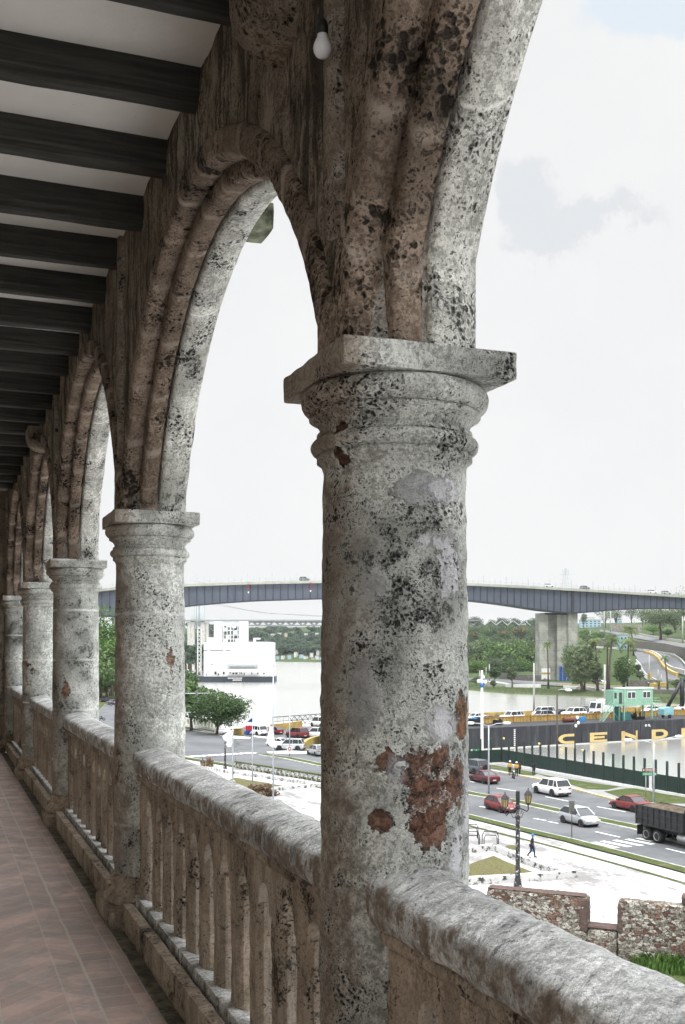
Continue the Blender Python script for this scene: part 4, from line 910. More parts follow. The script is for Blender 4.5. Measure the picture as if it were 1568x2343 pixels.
def mk_brick():
    n = NM('old_red_brick'); p = n.pos(); f = n.noise(p, 6., 7, .75); x, y, z = n.sep(p); br = n.N('ShaderNodeTexBrick'); n.L(br, 'Vector', n.comb(n.m('ADD', x, y), z, 0.)); n.L(br, 'Scale', 1.); n.L(br, 'Brick Width', .3); n.L(br, 'Row Height', .09); n.L(br, 'Mortar Size', .012)
    n.L(br, 'Color1', (.085, .05, .042)); n.L(br, 'Color2', (.135, .075, .058)); n.L(br, 'Mortar', (.10, .085, .07)); c = n.mix(n.m('MULTIPLY', n.ramp(f, .45, .58), .85), br.outputs['Color'], (.06, .05, .045)); return n.out(c, .9, n.bump(f, .8, .03))
M_brick = mk_brick()
TZ = -11.0; a, b, c_, e_ = G(1040, 2026, TZ), G(1340, 2058, TZ), G(1410, 2064, TZ), G(1800, 2096, TZ); wd = (e_ - a).normalized(); wn = V((-wd.y, wd.x, 0)); rz = math.atan2(wd.y, wd.x)
t = thing('ruined_wall', 'old brick and rubble wall with a notch, below the balustrade', 'wall', (a.x, a.y, GZ), rz)
def seg(nm, s0, s1, z0, z1, mat, y0=0., y1=.9, step=.22, amp=.07, seed=0.):
    m = rough_box((s0, y0, z0), (s1, y1, z1), step, amp, seed, .05); sharp(m.build(nm, mat, t), 60)
S1, S2, S3 = (b - a).dot(wd), (c_ - a).dot(wd), (e_ - a).dot(wd)
SL0 = (G(1110, 2035, TZ) - a).dot(wd); seg('merlon', SL0, S1, -.5, 3.0, M_rub, seed=1.); seg('merlon', S2, S3, -.5, 3.0, M_rub, seed=5.); seg('notch_sill', S1 + .02, S2 - .02, -.5, 1.45, M_rub, seed=9.)
seg('brick_sill', S1 - .05, S2 + .05, 1.45, 1.62, M_brick, .0, .9, .1, .02, 3.); seg('brick_jamb', S1 - .42, S1 + .015, 1.2, 2.95, M_brick, -.03, .93, .12, .04, 6.); seg('brick_jamb', S2 - .015, S2 + .3, 1.3, 2.85, M_brick, -.03, .93, .12, .04, 8.)
seg('brick_coping', SL0, S1 - .1, 2.97, 3.06, M_brick, .02, .88, .15, .03, 7.); seg('brick_stub', (G(1556, 2080, TZ) - a).dot(wd), S3, 3.0, 3.5, M_brick, .1, .8, .12, .05, 2.)
# weeds at its foot
def weeds(name, c, rx, ry, n_, h, seed, mat, lab, cat):
    g = random.Random(seed); m = MB()
    for i in range(n_):
        a_ = g.uniform(0, 6.28); r_ = math.sqrt(g.random()); x, y = r_ * rx * math.cos(a_), r_ * ry * math.sin(a_); hh = h * g.uniform(.35, 1) * (1.1 - r_ * .6); d = V((g.uniform(-1, 1), g.uniform(-1, 1), 0)) * hh * .5; w_ = hh * .07; s_ = V((-d.y, d.x, 0)).normalized() * w_
        p = V((x, y, 0)); m.add([p - s_, p + s_, p + d * .5 + V((0, 0, hh * .7)) + s_ * 1.5, p + d + V((0, 0, hh))], [(0, 1, 2, 3)])
    o = m.build(name, mat); o.location = c; tag(o, lab, cat); return o
q = G(1560, 2205); o = weeds('tall_weeds', q, 2.6, 2.0, 2600, 1.0, 3, M_lf[2], 'bright green weeds at the foot of the ruined wall', 'weeds'); o['kind'] = 'stuff'
sheet('lawn', [G(*WG(*p)) for p in [(1150, 760), (1400, 700), (1700, 760), (2000, 1100), (1500, 1100), (1200, 900)]], .02, M_grass)['kind'] = 'structure'
q = G(608, 1822); make_bush = None
m, C = crown_mesh(1.9, 1.0, 1500, .16, 21, 9); m.v = [(a_, b_, c + .5) for a_, b_, c in m.v]; o = m.build('dry_shrub', leafmat('dry_brown_twigs', (.09, .06, .035), (.2, .14, .09), (.26, .2, .12))); o.location = q; tag(o, 'dry brown shrub beside the flagpole bases', 'shrub')
q = G(*R4(360, 800)); m, C = crown_mesh(.9, .9, 700, .12, 25, 6); m.v = [(a_, b_, c + .8) for a_, b_, c in m.v]; o = m.build('dry_shrub', bpy.data.materials['dry_brown_twigs']); o.location = q; tag(o, 'small leafless shrub above the coping, left of the flagpoles', 'shrub')
# ================================================================= STREET THINGS OF THE NEAR BANK
rA, rB = G(1078, 1866), G(1568, 1987); RD = ang(rA, rB)          # the road runs to the right and nearer
def C2(x0, x1, y, f): return G(*f((x0 + x1) / 2, y))
GR = 'vehicles on the riverside road'
def carat(nm, lab, kind, col, f, x0, x1, yb, head, z=GZ + .02, group=GR, sc=None, spare=False):
    L, W = KIND[kind][:2]; c0 = f((x0 + x1) / 2, yb); p = G(c0[0], c0[1], z); d = (p - EYE).dot(FW)
    # bottom of the near wheels is seen; step back by half the width
    n_ = V((p.x, p.y, 0)).normalized(); p = p + n_ * W * .42
    return make_car(nm, lab, kind, PAL[col], (p.x, p.y, z), head, group, sc or 1., spare)
carat('parked_car', 'dark grey off-roader with spare wheel, parked by the green fence corner', 'suv', 'grey', WI, -70, 132, 148, RD + PI + .05, spare=True)
carat('sedan_car', 'maroon sedan heading left near the fence corner', 'sedan', 'dkred', WI, -5, 222, 216, RD + PI - .05)
carat('sport_utility_car', 'large white off-roader heading left in the far carriageway', 'suv', 'white', WI, 455, 738, 306, RD + PI - .04)
carat('hatchback_car', 'small red hatchback heading right behind the street lamp', 'hatch', 'red', WI, 118, 345, 424, RD - .06, sc=.95)
carat('hatchback_car', 'silver hatchback heading right behind the small sign post', 'hatch', 'silver', WI, 657, 945, 524, RD - .04, sc=1.02)
carat('sedan_car', 'red sedan heading left in front of the dump truck', 'sedan', 'red', WI, 1022, 1318, 418, RD + PI - .03)
TW = 'vehicles at the floating bridge junction'
carat('sport_utility_car', 'white off-roader turning behind the striped flag', 'suv', 'white', R4, 662, 915, 490, PI + RD + .25, group=TW)
carat('sport_utility_car', 'dark red off-roader by the yellow wall', 'suv', 'red', R4, 1060, 1270, 513, PI + RD + .2, group=TW)
carat('sport_utility_car', 'white off-roader behind the dark red one, beside the green kiosk', 'suv', 'white', R4, 1265, 1400, 512, PI + RD + .9, group=TW)
carat('sedan_car', 'white sedan behind the white flag', 'sedan', 'white', R4, 905, 1075, 590, PI + RD + .5, group=TW, sc=.9)
carat('sport_utility_car', 'silver off-roader seen from the rear at the junction', 'suv', 'silver', R4, 1010, 1180, 630, PI + RD + .95, group=TW)
carat('hatchback_car', 'silver hatchback at the right edge of the second arch opening', 'hatch', 'silver', R4, 1268, 1425, 676, PI + RD - .05, group=TW, sc=1.05)
carat('hatchback_car', 'small orange red car, half hidden by the flag pole', 'hatch', 'red', R4, 900, 1015, 480, PI + RD + .3, group=TW, sc=.9)
carat('van_car', 'white van nearest the river behind the kiosk', 'van', 'white', R4, 1310, 1440, 410, PI + RD + .2, group=TW)
# cars far down the street between the second and third columns
for x, y, c_, lab in [(262, 1612, 'grey', 'grey car far down the street, right one of the row'), (236, 1604, 'black', 'black car at the kerb far down the street'), (246, 1606, 'black', 'black car nearest the red motorcycle far down the street')]:
    p = G(x, y); make_car('parked_car', lab, 'sedan', PAL[c_], p, RD + 1.9, 'cars far down the street')

# dump truck
M_tk = simple('black_steel_truck_body', (.03, .032, .034), .5, 0, .2); M_tk2 = simple('dull_green_cab', (.02, .14, .05), .35); M_soil = simple('brown_soil', (.12, .095, .07), .95, 0, .3, 3., .1, 1.)
p = G(*WI(1500, 672), GZ + .02); nv = V((p.x, p.y, 0)).normalized(); p = p + nv * 1.0
t = thing('dump_truck', 'black dump truck loaded with soil at the right edge of the road', 'truck', p, RD - .06, GR)
m = MB(); x0, x1, w, z0, z1 = -3.3, 2.3, 1.22, 1.28, 2.75
m.box(((x0 + x1) / 2, 0, z0), (x1 - x0, 2 * w, .12))
for s_ in (-1, 1): m.box(((x0 + x1) / 2, s_ * w, (z0 + z1) / 2), (x1 - x0, .07, z1 - z0))
for x in (x0, x1): m.box((x, 0, (z0 + z1) / 2 + (.1 if x > 0 else 0)), (.08, 2 * w - .08, z1 - z0 + (.2 if x > 0 else 0)))
m.build('dump_body', M_tk, t)
m = MB()
for s_ in (-1, 1):
    for i in range(9): m.box((x0 + .08 + i * (x1 - x0 - .16) / 8, s_ * (w + .07), (z0 + z1) / 2), (.10, .09, z1 - z0 + .04))
    for z in (z0 + .02, z0 + .5, z0 + 1.0, z1): m.box(((x0 + x1) / 2, s_ * (w + .062), z), (x1 - x0 + .04, .06, .10))
m.build('side_ribs', M_tk, t)
m = MB(); rows = []
for i in range(15):
    x = x0 + .1 + (x1 - x0 - .2) * i / 14; rows.append([(x, -w + .05 + (2 * w - .1) * j / 8, z1 - .12 + .34 * math.sin(PI * j / 8) * math.sin(PI * (i + .6) / 15.2) ** .6 + .08 * noise.noise(V((x * 2, j * .7, 0)))) for j in range(9)])
m.grid(rows); m.build('soil_load', M_soil, t, True)
m = MB(); m.box((.6, -.42, .95), (8.2, .12, .26)); m.box((.6, .42, .95), (8.2, .12, .26)); m.box((.2, 0, .95), (.3, .9, .2)); m.build('chassis', M_tk, t)
for i, x in enumerate((-2.1, -.85, 4.2)):
    for s_ in (-1, 1):
        m = MB(); r_ = .52; m.lathe([(.2, -.26), (r_ * .9, -.26), (r_, -.2), (r_, .2), (r_ * .9, .26), (.2, .26)] if i < 2 else [(.2, -.15), (r_ * .9, -.15), (r_, -.1), (r_, .1), (r_ * .9, .15), (.2, .15)], 22); M_ = Matrix.Translation((x, s_ * (.95 if i < 2 else 1.05), r_)) @ Matrix.Rotation(PI / 2, 4, 'X'); m.xf(M_); wo = m.build('wheel', M_tyre, t, True)
        e = .27 if i < 2 else .16; m = MB(); m.lathe([(.01, e - .12), (.12, e - .06), (.2, e - .14), (.3, e), (.33, e + .005)], 16, cap=False); m.lathe([(.01, -e + .12), (.12, -e + .06), (.2, -e + .14), (.3, -e), (.33, -e - .005)], 16, cap=False); m.xf(M_); m.build('rim', M_rim, wo)
m = MB(); cab = [(2.65, .75), (5.0, .75), (5.0, 1.75), (4.0, 1.9), (3.75, 2.75), (2.65, 2.8)]; m.prism([(x, z) for x, z in cab], -1.1, 1.1, 'y'); sharp(m.build('cab', M_tk2, t), 30)
for s_ in (-1, 1):
    m = MB(); m.prism([(2.8, 1.85), (3.85, 1.85), (3.65, 2.6), (2.8, 2.62)], s_ * 1.108, s_ * 1.112, 'y'); m.build('door_window', M_glass, t)
    m = MB(); m.box((3.95, s_ * 1.35, 2.2), (.1, .16, .5)); m.build('wing_mirror', M_head, t); m = MB(); m.lathe([(.02, -.62), (.3, -.62), (.32, -.5), (.32, .5), (.3, .62), (.02, .62)], 16); m.xf(Matrix.Translation((2.0, s_ * .85, .78)) @ Matrix.Rotation(PI / 2, 4, 'Y')); m.build('fuel_tank', M_rim, t, True)
    m = MB(); m.box((-3.25, s_ * .85, .7), (.04, .6, .8)); m.build('mudflap', M_trim, t)
m = MB(); m.add([(4.02, -.95, 1.95), (4.02, .95, 1.95), (3.79, .92, 2.68), (3.79, -.92, 2.68)], [(0, 1, 2, 3)]); m.build('windscreen', M_glass, t)

# ---- poles, lamps, signs
def pole(nm, lab, cat, base, top, r0, r1, mat, group=None):
    t = thing(nm, lab, cat, base, 0, group); MB().tube([(0, 0, 0), tuple((V(top) - V(base)) * .5), tuple(V(top) - V(base))], [r0, (r0 + r1) / 2, r1], 8).build('post', mat, t, True); return t
def topof(base, ytop):
    d = (base - EYE).dot(FW); return V((base.x, base.y, EYE.z + (HZ - ytop) / FOC * d))
def lamphead(t, p, dirv, L_, rise, mat=None):
    m = MB(); e = V(p) + dirv * L_ + V((0, 0, rise)); m.tube([p, V(p).lerp(e, .5) + V((0, 0, .12)), e], .045, 6); m.build('arm', M_galv, t, True)
    m = MB(); hd = MB(); hd.lathe([(.02, -.45), (.14, -.35), (.17, 0), (.13, .35), (.03, .42)], 8); k = (dirv.to_3d()).to_track_quat('Z', 'Y').to_matrix().to_4x4(); hd.xf(Matrix.Translation(e + dirv * .35) @ k @ Matrix.Diagonal((.55, 1, 1, 1))); hd.build('lamp_head', mat or M_white, t, True)
b = G(1118.6, 1816.6); tp = topof(b, 1660); t = pole('street_lamp', 'tall double-armed street lamp in the median beside the maroon sedan', 'street lamp', b, tp, .11, .07, M_galv, 'street lamps')
H_ = tp.z - b.z
for s_ in (-1, 1): lamphead(t, V((0, 0, H_ - .1)), RT * s_, 1.6, .35)
b = G(1496, 1838); tp = topof(b, 1699); t = pole('street_lamp', 'double-armed street lamp on the grass beside the brown and green signs', 'street lamp', b, tp, .11, .07, M_galv, 'street lamps'); H_ = tp.z - b.z
for s_ in (-1, 1): lamphead(t, V((0, 0, H_ - .1)), RT * s_, 2.2, .35 + .35 * (s_ > 0))
b = G(1103, 1719); tp = topof(b, 1534); t = pole('mast', 'thick white mast with two round floodlights behind the green fence', 'mast', b, tp, .26, .17, M_white); H_ = tp.z - b.z
for s_, z in ((-1, -1.6), (1, -1.7), (.3, -1.0)):
    m = MB(); m.lathe([(.0, -.3), (.24, -.22), (.32, 0), (.26, .2), (0, .3)], 12); m.xf(Matrix.Translation(V((0, 0, H_ + z)) + RT * s_ * .45)); m.build('floodlight', M_white, t, True)
m = MB(); m.lathe([(.18, -.3), (.3, -.28), (.3, .3), (.18, .3)], 12, (0, 0, H_ - 2.2)); m.build('blue_band', simple('blue_paint', (.03, .16, .45), .4), t, True)
b = G(1275, 1768); tp = topof(b, 1578); t = pole('utility_pole', 'dark slender pole with a white lamp head by the green fence', 'pole', b, tp, .14, .10, M_dkpole); lamphead(t, V((0, 0, tp.z - b.z - .1)), RT, 1.1, .05)
b = G(1316, 1742); tp = topof(b, 1642); t = pole('camera_pole', 'dark pole with white cameras beyond the green fence', 'pole', b, tp, .10, .08, M_iron)
for k_, (dz, s_) in enumerate(((0, .3), (-1.1, .1), (-.7, .45))):
    m = MB(); m.lathe([(.0, -.25), (.14, -.2), (.2, 0), (.14, .2), (0, .25)], 10); m.xf(Matrix.Translation(V((0, 0, tp.z - b.z + dz)) + RT * s_)); m.build('camera', M_white, t, True)
b = G(1478, 1826.7); tp = topof(b, 1757); t = pole('direction_sign', 'brown sign above a green sign on a post in front of the fence', 'road sign', b, tp, .05, .05, M_galv); H_ = tp.z - b.z
rz = -YAW
for (nm, mat, y0, y1, x0, x1) in (('brown_board', M_brown, 1757.5, 1766, 1469, 1502), ('green_board', M_green, 1766.5, 1775, 1469.5, 1503)):
    d = (b - EYE).dot(FW); z1 = EYE.z + (HZ - y0) / FOC * d - GZ; z0 = EYE.z + (HZ - y1) / FOC * d - GZ; u0 = (x0 - 1478) / FOC * d; u1 = (x1 - 1478) / FOC * d
    m = MB(); m.box(((u0 + u1) / 2, -.06, (z0 + z1) / 2), (u1 - u0, .04, z1 - z0 - .03)); m.xf(Matrix.Rotation(rz, 4, 'Z')); o = m.build(nm, mat, t)
    m = MB()
    s_ = -1 if 'brown' in nm else 1; cx = (u0 + .16) if s_ < 0 else (u1 - .16); zc = (z0 + z1) / 2; m.add([(cx + s_ * .1, -.085, zc), (cx - s_ * .02, -.085, zc + .1), (cx - s_ * .02, -.085, zc + .04), (cx - s_ * .1, -.085, zc + .04), (cx - s_ * .1, -.085, zc - .04), (cx - s_ * .02, -.085, zc - .04), (cx - s_ * .02, -.085, zc - .1)], [(0, 1, 2, 3, 4, 5, 6)])
    for r_ in (0, 1):
        for i in range(6): m.box((u0 + .42 + i * .15 - (.25 if s_ > 0 else 0), -.085, zc + .06 - r_ * .12), (.10, .006, .05))
    m.xf(Matrix.Rotation(rz, 4, 'Z')); m.build('lettering', M_white, o)
b = G(1308.7, 1920); t = pole('small_sign', 'grey rectangular sign seen from behind on a thin post at the plaza edge', 'road sign', b, topof(b, 1833), .035, .035, M_dkpole); d = (b - EYE).dot(FW)
m = MB(); z1 = EYE.z + (HZ - 1833) / FOC * d - GZ; m.box((0, .05, z1 - .42), (.45, .03, .86)); m.xf(Matrix.Rotation(rz, 4, 'Z')); m.build('board', simple('sign_back_grey', (.12, .13, .12), .6), t)
b = G(1090, 1735); t = pole('green_sign_post', 'small green sign at the dark fence beside the nearest column', 'road sign', b, topof(b, 1716), .04, .04, M_galv); d = (b - EYE).dot(FW); z1 = EYE.z + (HZ - 1714) / FOC * d - GZ
m = MB(); m.box((0, -.06, z1 - .35), (1.05, .04, .75)); m.xf(Matrix.Rotation(rz, 4, 'Z')); o = m.build('board', M_green, t); m = MB(); m.box((0, -.09, z1 - .25), (.14, .01, .28)); m.box((-.16, -.09, z1 - .3), (.05, .01, .2)); m.box((.16, -.09, z1 - .3), (.05, .01, .2)); m.box((0, -.09, z1 - .55), (.7, .01, .07)); m.xf(Matrix.Rotation(rz, 4, 'Z')); m.build('symbol', M_white, o)
# left view
b = G(499, 1678); tp = topof(b, 1586); t = pole('traffic_light', 'pale post with two long traffic light arms before the big tree', 'traffic light', b, tp, .12, .10, M_galv); H_ = tp.z - b.z; d = (b - EYE).dot(FW); ppm = FOC / d
MB().tube([(0, 0, H_), tuple(-RT * (110 / ppm) + V((0, 0, H_ - .1)))], .08, 8).build('arm', M_galv, t, True)
zz = H_ - (1626 - 1586) / ppm; MB().tube([tuple(RT * (28 / ppm) + V((0, 0, zz + .2))), tuple(-RT * (100 / ppm) + V((0, 0, zz - .5)))], .09, 8).build('arm', M_galv, t, True)
for u, z, mat in ((-48.5 / ppm, H_ - .1, M_tail), (18 / ppm, zz + .1, M_tail)):
    m = MB(); m.box(tuple(RT * u + V((0, 0, z))), (.35, .3, 1.1), -YAW); so_ = m.build('signal', simple('signal_case', (.3, .33, .36), .5) if 'signal_case' not in bpy.data.materials else bpy.data.materials['signal_case'], t)
    for i in range(3):
        m = MB(); m.lathe([(0, -.02), (.11, -.02), (.11, .02), (0, .03)], 10); m.xf(Matrix.Translation(RT * u - FW * .17 + V((0, 0, z + .33 - .33 * i))) @ (-FW).to_track_quat('Z', 'Y').to_matrix().to_4x4()); m.build('lamp', mat if i == 0 else M_trim, so_)
def flag(t, pts, mats, H_, thick=.02):
    pass
FLG = 'flagpoles on the plaza lawn'
M_cloth = simple('white_flag_cloth', (.8, .8, .8), .8); M_blue = simple('flag_blue', (.02, .07, .25), .8); M_redc = simple('flag_red', (.42, .02, .03), .8)
def flagpole(lab, bx_, by_, ytop, r):
    b = G(bx_, by_); tp = topof(b, ytop); t = thing('flagpole', lab, 'flagpole', b, 0, FLG); H_ = tp.z - b.z; MB().tube([(0, 0, 0), (0, 0, H_ * .5), (0, 0, H_)], [r, r * .85, r * .55], 10).build('post', M_galv, t, True)
    MB().lathe([(0, -.1), (.09, -.05), (.1, 0), (.06, .08), (0, .12)], 10, (0, 0, H_)).build('finial', M_galv, t, True); MB().box((0, 0, .1), (.5, .5, .25)).build('footing', M_conc, t)
    return t, b, (b - EYE).dot(FW)
def hang(b, d, pxs, name, mat, lab):
    """a drooping cloth: outline in the flag's own plane, with folds"""
    cen = V((b.x, b.y, 0)); m = MB(); rows = []
    for (y, xl, xr) in pxs:
        z = EYE.z + (HZ - y) / FOC * d; row = []
        for i in range(13):
            f_ = i / 12; u = (xl + (xr - xl) * f_) / FOC * d; q = cen + RT * u + FW * (.10 * math.sin(f_ * 15 + y * .2) * (.3 + f_)) - FW * .12; row.append((q.x - b.x, q.y - b.y, z - b.z))
        rows.append(row)
    m.grid(rows); return m
t, b, d = flagpole('leftmost flagpole with a limp white flag', 533, 1791, 1655, .085); o = hang(b, d, [(1670, -5, 3), (1677, -14, 1), (1685, -24, -1), (1692, -20, -2), (1698, -12, -1), (1704, -16, -2), (1709, -11, -3)], 'flag', M_cloth, ''); o = o.build('flag', M_cloth, None, True); o.location = b; tag(o, 'limp white flag on the leftmost pole', 'flag', 'flags over the plaza')
t, b, d = flagpole('middle flagpole with the blue, white and red flag', 578, 1802, 1637, .085)
bl_ = t; t2 = thing('striped_flag', 'drooping blue, white and red flag on the middle pole', 'flag', b, 0, 'flags over the plaza')
hang(b, d, [(1643, -2, 0), (1648, -8, 0), (1652, -12, 0)], '', None, '').build('blue_field', M_blue, t2, True)
hang(b, d, [(1652, -12, 0), (1656, -14, 0), (1660, -15, 0)], '', None, '').build('white_cross', M_cloth, t2, True)
hang(b, d, [(1660, -15, 0), (1666, -16, -1), (1671, -15, -1)], '', None, '').build('red_field', M_redc, t2, True)
hang(b, d, [(1671, -15, -1), (1675, -19, -5), (1681, -17, -9)], '', None, '').build('blue_corner', M_blue, t2, True)
t, b, d = flagpole('tallest flagpole, rightmost of the three', 625.5, 1835, 1522, .095); o = hang(b, d, [(1662, -8, 0), (1672, -10, 1), (1684, -13, 2), (1696, -15, 4), (1705, -10, 8), (1710, -2, 9)], '', None, '').build('flag', M_cloth, None, True); o.location = b; tag(o, 'limp white flag on the tallest pole', 'flag', 'flags over the plaza')
b = G(663, 1733); t = pole('sign_pole', 'grey pole with a small round no-parking sign at the junction', 'pole', b, topof(b, 1619), .09, .06, M_galv); d = (b - EYE).dot(FW); m = MB(); m.box((0, -.08, EYE.z + (HZ - 1716) / FOC * d - GZ), (.75, .04, 1.0)); m.xf(Matrix.Rotation(rz, 4, 'Z')); m.build('board', M_white, t)
m = MB(); m.lathe([(.16, -.01), (.25, -.01), (.25, .01), (.16, .01)], 18, cap=False); m.xf(Matrix.Rotation(rz, 4, 'Z') @ Matrix.Translation((0, -.12, EYE.z + (HZ - 1713) / FOC * d - GZ)) @ Matrix.Rotation(PI / 2, 4, 'X')); m.build('red_ring', M_tail, t)
b = G(539, 1751); t = pole('diamond_sign', 'grey diamond-shaped sign seen from behind beside the road', 'road sign', b, topof(b, 1692), .04, .04, M_galv); d = (b - EYE).dot(FW); z = EYE.z + (HZ - 1702) / FOC * d - GZ
m = MB(); m.prism([(0, z - .62), (.62, z), (0, z + .62), (-.62, z)], -.07, -.04, 'y'); m.box((.1, -.05, z - .85), (.5, .03, .2)); m.xf(Matrix.Rotation(rz, 4, 'Z')); m.build('board', simple('sign_back_steel', (.25, .27, .28), .5), t)
# green kiosk and yellow ramp walls
b = G(737, 1706); t = thing('kiosk', 'dark green kiosk at the right edge of the second arch opening', 'kiosk', b, -YAW); d = (b - EYE).dot(FW); k = d / FOC; M_dg = simple('dark_green_sheet', (.012, .05, .042), .45)
m = MB(); m.box((2.2, 1.4, 1.35), (5.0, 2.6, 2.7)); m.build('cabin', M_dg, t); m = MB(); m.box((2.2, 1.4, 2.78), (5.4, 3.0, .14)); m.build('roof', M_dg, t); m = MB(); m.box((1.9, .09, 1.6), (3.2, .04, 1.0)); m.build('window', M_glass, t)
def pwall(name, pts, h, w, mat, lab, cat='wall', group=None):
    o = strip(name, None, -w / 2, w / 2, mat, h=h, pts=pts, st=False); tag(o, lab, cat, group); return o
YW = 'yellow walls at the bridge junction'
pwall('yellow_wall', [G(*R4(*p)) for p in [(555, 484), (610, 482), (665, 488)]], 1.1, .4, M_yel, 'short yellow wall left of the white off-roader', group=YW)
pwall('yellow_wall', [G(*R4(*p)) for p in [(925, 445), (1060, 432), (1205, 410)]], 1.2, .4, M_yel, 'long yellow wall above the dark red off-roader', group=YW)
pwall('yellow_wall', [G(*R4(*p)) for p in [(1222, 628), (1262, 598), (1310, 580), (1365, 566)]], 1.3, .5, M_yel, 'curved yellow wall beside the green kiosk', group=YW)
# steel railing along the quay
A, B = G(*R4(935, 402)), G(*R4(1430, 362)); t = thing('quay_railing', 'dark lattice railing along the river, behind the cars', 'railing', A); D_ = B - A
for i in range(11): MB().tube([tuple(D_ * (i / 10)), tuple(D_ * (i / 10) + V((0, 0, 1.7)))], .07, 5).build('railing_post', M_galv, t)
m = MB(); m.tube([(0, 0, 1.7), tuple(D_ + V((0, 0, 1.7)))], .08, 5); m.tube([(0, 0, .8), tuple(D_ + V((0, 0, .8)))], .06, 5)
for i in range(3, 10): m.tube([tuple(D_ * (i / 10)), tuple(D_ * ((i + 1) / 10) + V((0, 0, 1.65)))], .06, 4); m.tube([tuple(D_ * (i / 10) + V((0, 0, 1.65))), tuple(D_ * ((i + 1) / 10))], .07, 4)
m.build('rails', M_iron, t)
# white fence below the big tree
A, B = G(*R4(60, 398)), G(*R4(430, 448)); t = thing('white_fence', 'white concrete fence below the big tree', 'fence', A); D_ = B - A
for i in range(13): MB().box(tuple(D_ * (i / 12) + V((0, 0, .9))), (.3, .3, 1.8), ang(A, B)).build('fence_post', M_white, t)
m = MB(); m.box(tuple(D_ * .5 + V((0, 0, 1.65))), (D_.length, .2, .2), ang(A, B)); m.box(tuple(D_ * .5 + V((0, 0, .25))), (D_.length, .25, .5), ang(A, B)); m.build('rails', M_white, t)

# ---- green sheet fence with tall posts
M_fen = simple('dark_green_fence_sheet', (.026, .048, .042), .5, 0, .1, .6)
def fence(pA, pB, n_, lab, gate=None):
    A, B = G(*pA), G(*pB); t = thing('green_fence', lab, 'fence', A, ang(A, B)); L_ = (B - A).length; st = L_ / n_
    for i in range(n_ + 1):
        m = MB(); z = 3.55; m.box((i * st, 0, z / 2), (.20, .20, z)); m.build('fence_post', M_fen, t)
        if i < n_ and i != gate:
            m = MB(); nr = 16; w_ = st - .2; rows = [[(i * st + .1 + w_ * j / nr, .03 * (1 if j % 2 else -1), z_) for z_ in (.3, 2.05)] for j in range(nr + 1)]; m.grid(rows); m.build('panel', M_fen, t)
    if gate is not None:
        x = gate * st; m = MB(); m.box((x + .55, 0, 1.2), (.12, .14, 2.4)); m.box((x + st - .45, 0, 1.2), (.12, .14, 2.4)); m.box((x + st / 2, 0, 2.35), (st - .9, .14, .12)); m.box((x + .3, 0, 1.15), (.4, .06, 1.8)); m.box((x + st - .25, 0, 1.15), (.3, .06, 1.8)); m.build('gate_frame', M_fen, t)
    m = MB(); m.box((L_ / 2, -.05, .12), (L_, .35, .5)); m.build('kerb_base', M_white, t)
    return t
fence((1148, 1750), (1700, 1850), 24, 'long dark green sheet fence with tall posts along the river', 16)
fence((1148, 1750), (1000, 1758), 6, 'short return of the dark green fence beside the nearest column')
for x, y in ((1153, 1696), (1234, 1697), (1333, 1711)):
    b = G(x, 1755 + (x - 1153) * .2); q = topof(b, y); t = thing('fence_light', {1153: 'small yellow light at the fence corner', 1234: 'small yellow light on the fence, middle one', 1333: 'small yellow light on the fence, rightmost one'}[x], 'light', (q.x, q.y, GZ + 3.55), 0, 'yellow lights on the fence')
    MB().lathe([(0, 0), (.09, .03), (.14, .16), (.12, .28), (0, .33)], 10).build('lens', simple('amber_lens', (.75, .6, .25), .4) if 'amber_lens' not in bpy.data.materials else bpy.data.materials['amber_lens'], t, True); MB().box((0, 0, .02), (.1, .1, .05)).build('bracket', M_iron, t)

# ---- ornate two-lantern street lamp
M_amber = simple('amber_lantern_glass', (.30, .24, .09), .3)
def lantern(t, p, s=1.):
    x, y, z = p
    f_ = MB(); f_.lathe([(.0, 1.02 * s), (.02 * s, .98 * s), (.035 * s, .93 * s), (.02 * s, .9 * s), (.05 * s, .86 * s), (.12 * s, .78 * s), (.20 * s, .66 * s), (.235 * s, .60 * s), (.22 * s, .575 * s)], 8, (x, y, z)); f_.lathe([(.14 * s, .12 * s), (.13 * s, .07 * s), (.07 * s, .03 * s), (.04 * s, -.06 * s), (.0, -.08 * s)], 8, (x, y, z))
    for i in range(8):
        a_ = i * PI / 4; f_.tube([(x + .135 * s * math.cos(a_), y + .135 * s * math.sin(a_), z + .1 * s), (x + .212 * s * math.cos(a_), y + .212 * s * math.sin(a_), z + .59 * s)], .012 * s, 4)
    o = f_.build('lantern', M_iron, t); g = MB(); g.lathe([(.125 * s, .11 * s), (.2 * s, .58 * s)], 8, (x, y, z)); g.build('lantern_glass', M_amber, o)
def mk_flaky():
    n = NM('flaking_black_paint'); p = n.pos(); a = n.noise(p, 6., 6, .7); c = n.mix(n.ramp(a, .56, .62), (.025, .027, .028), (.5, .5, .48)); return n.out(c, .5)
M_flaky = mk_flaky()
b = G(1185, 2036); t = thing('ornate_street_lamp', 'black cast-iron street lamp with two amber lanterns on the plaza', 'street lamp', b, -YAW); d = (b - EYE).dot(FW); k = d / FOC; H_ = 229 * k
MB().lathe([(.36, 0), (.36, .12), (.3, .2), (.27, .28), (.24, .5), (.2, .62), (.22, .68), (.17, .75), (.16, 1.1), (.19, 1.14), (.19, 1.2), (.15, 1.26), (.145, 2.6), (.14, H_ * .62), (.13, H_ * .70), (.17, H_ * .715), (.17, H_ * .735), (.11, H_ * .75), (.11, H_ * .80)], 14).build('post', M_flaky, t, True)
m = MB(); m.lathe([(.11, H_ * .80), (.16, H_ * .81), (.16, H_ * .84), (.12, H_ * .85), (.14, H_ * .92), (.13, H_ * .985), (.0, H_ * .99)], 10); m.build('finial_block', M_iron, t)
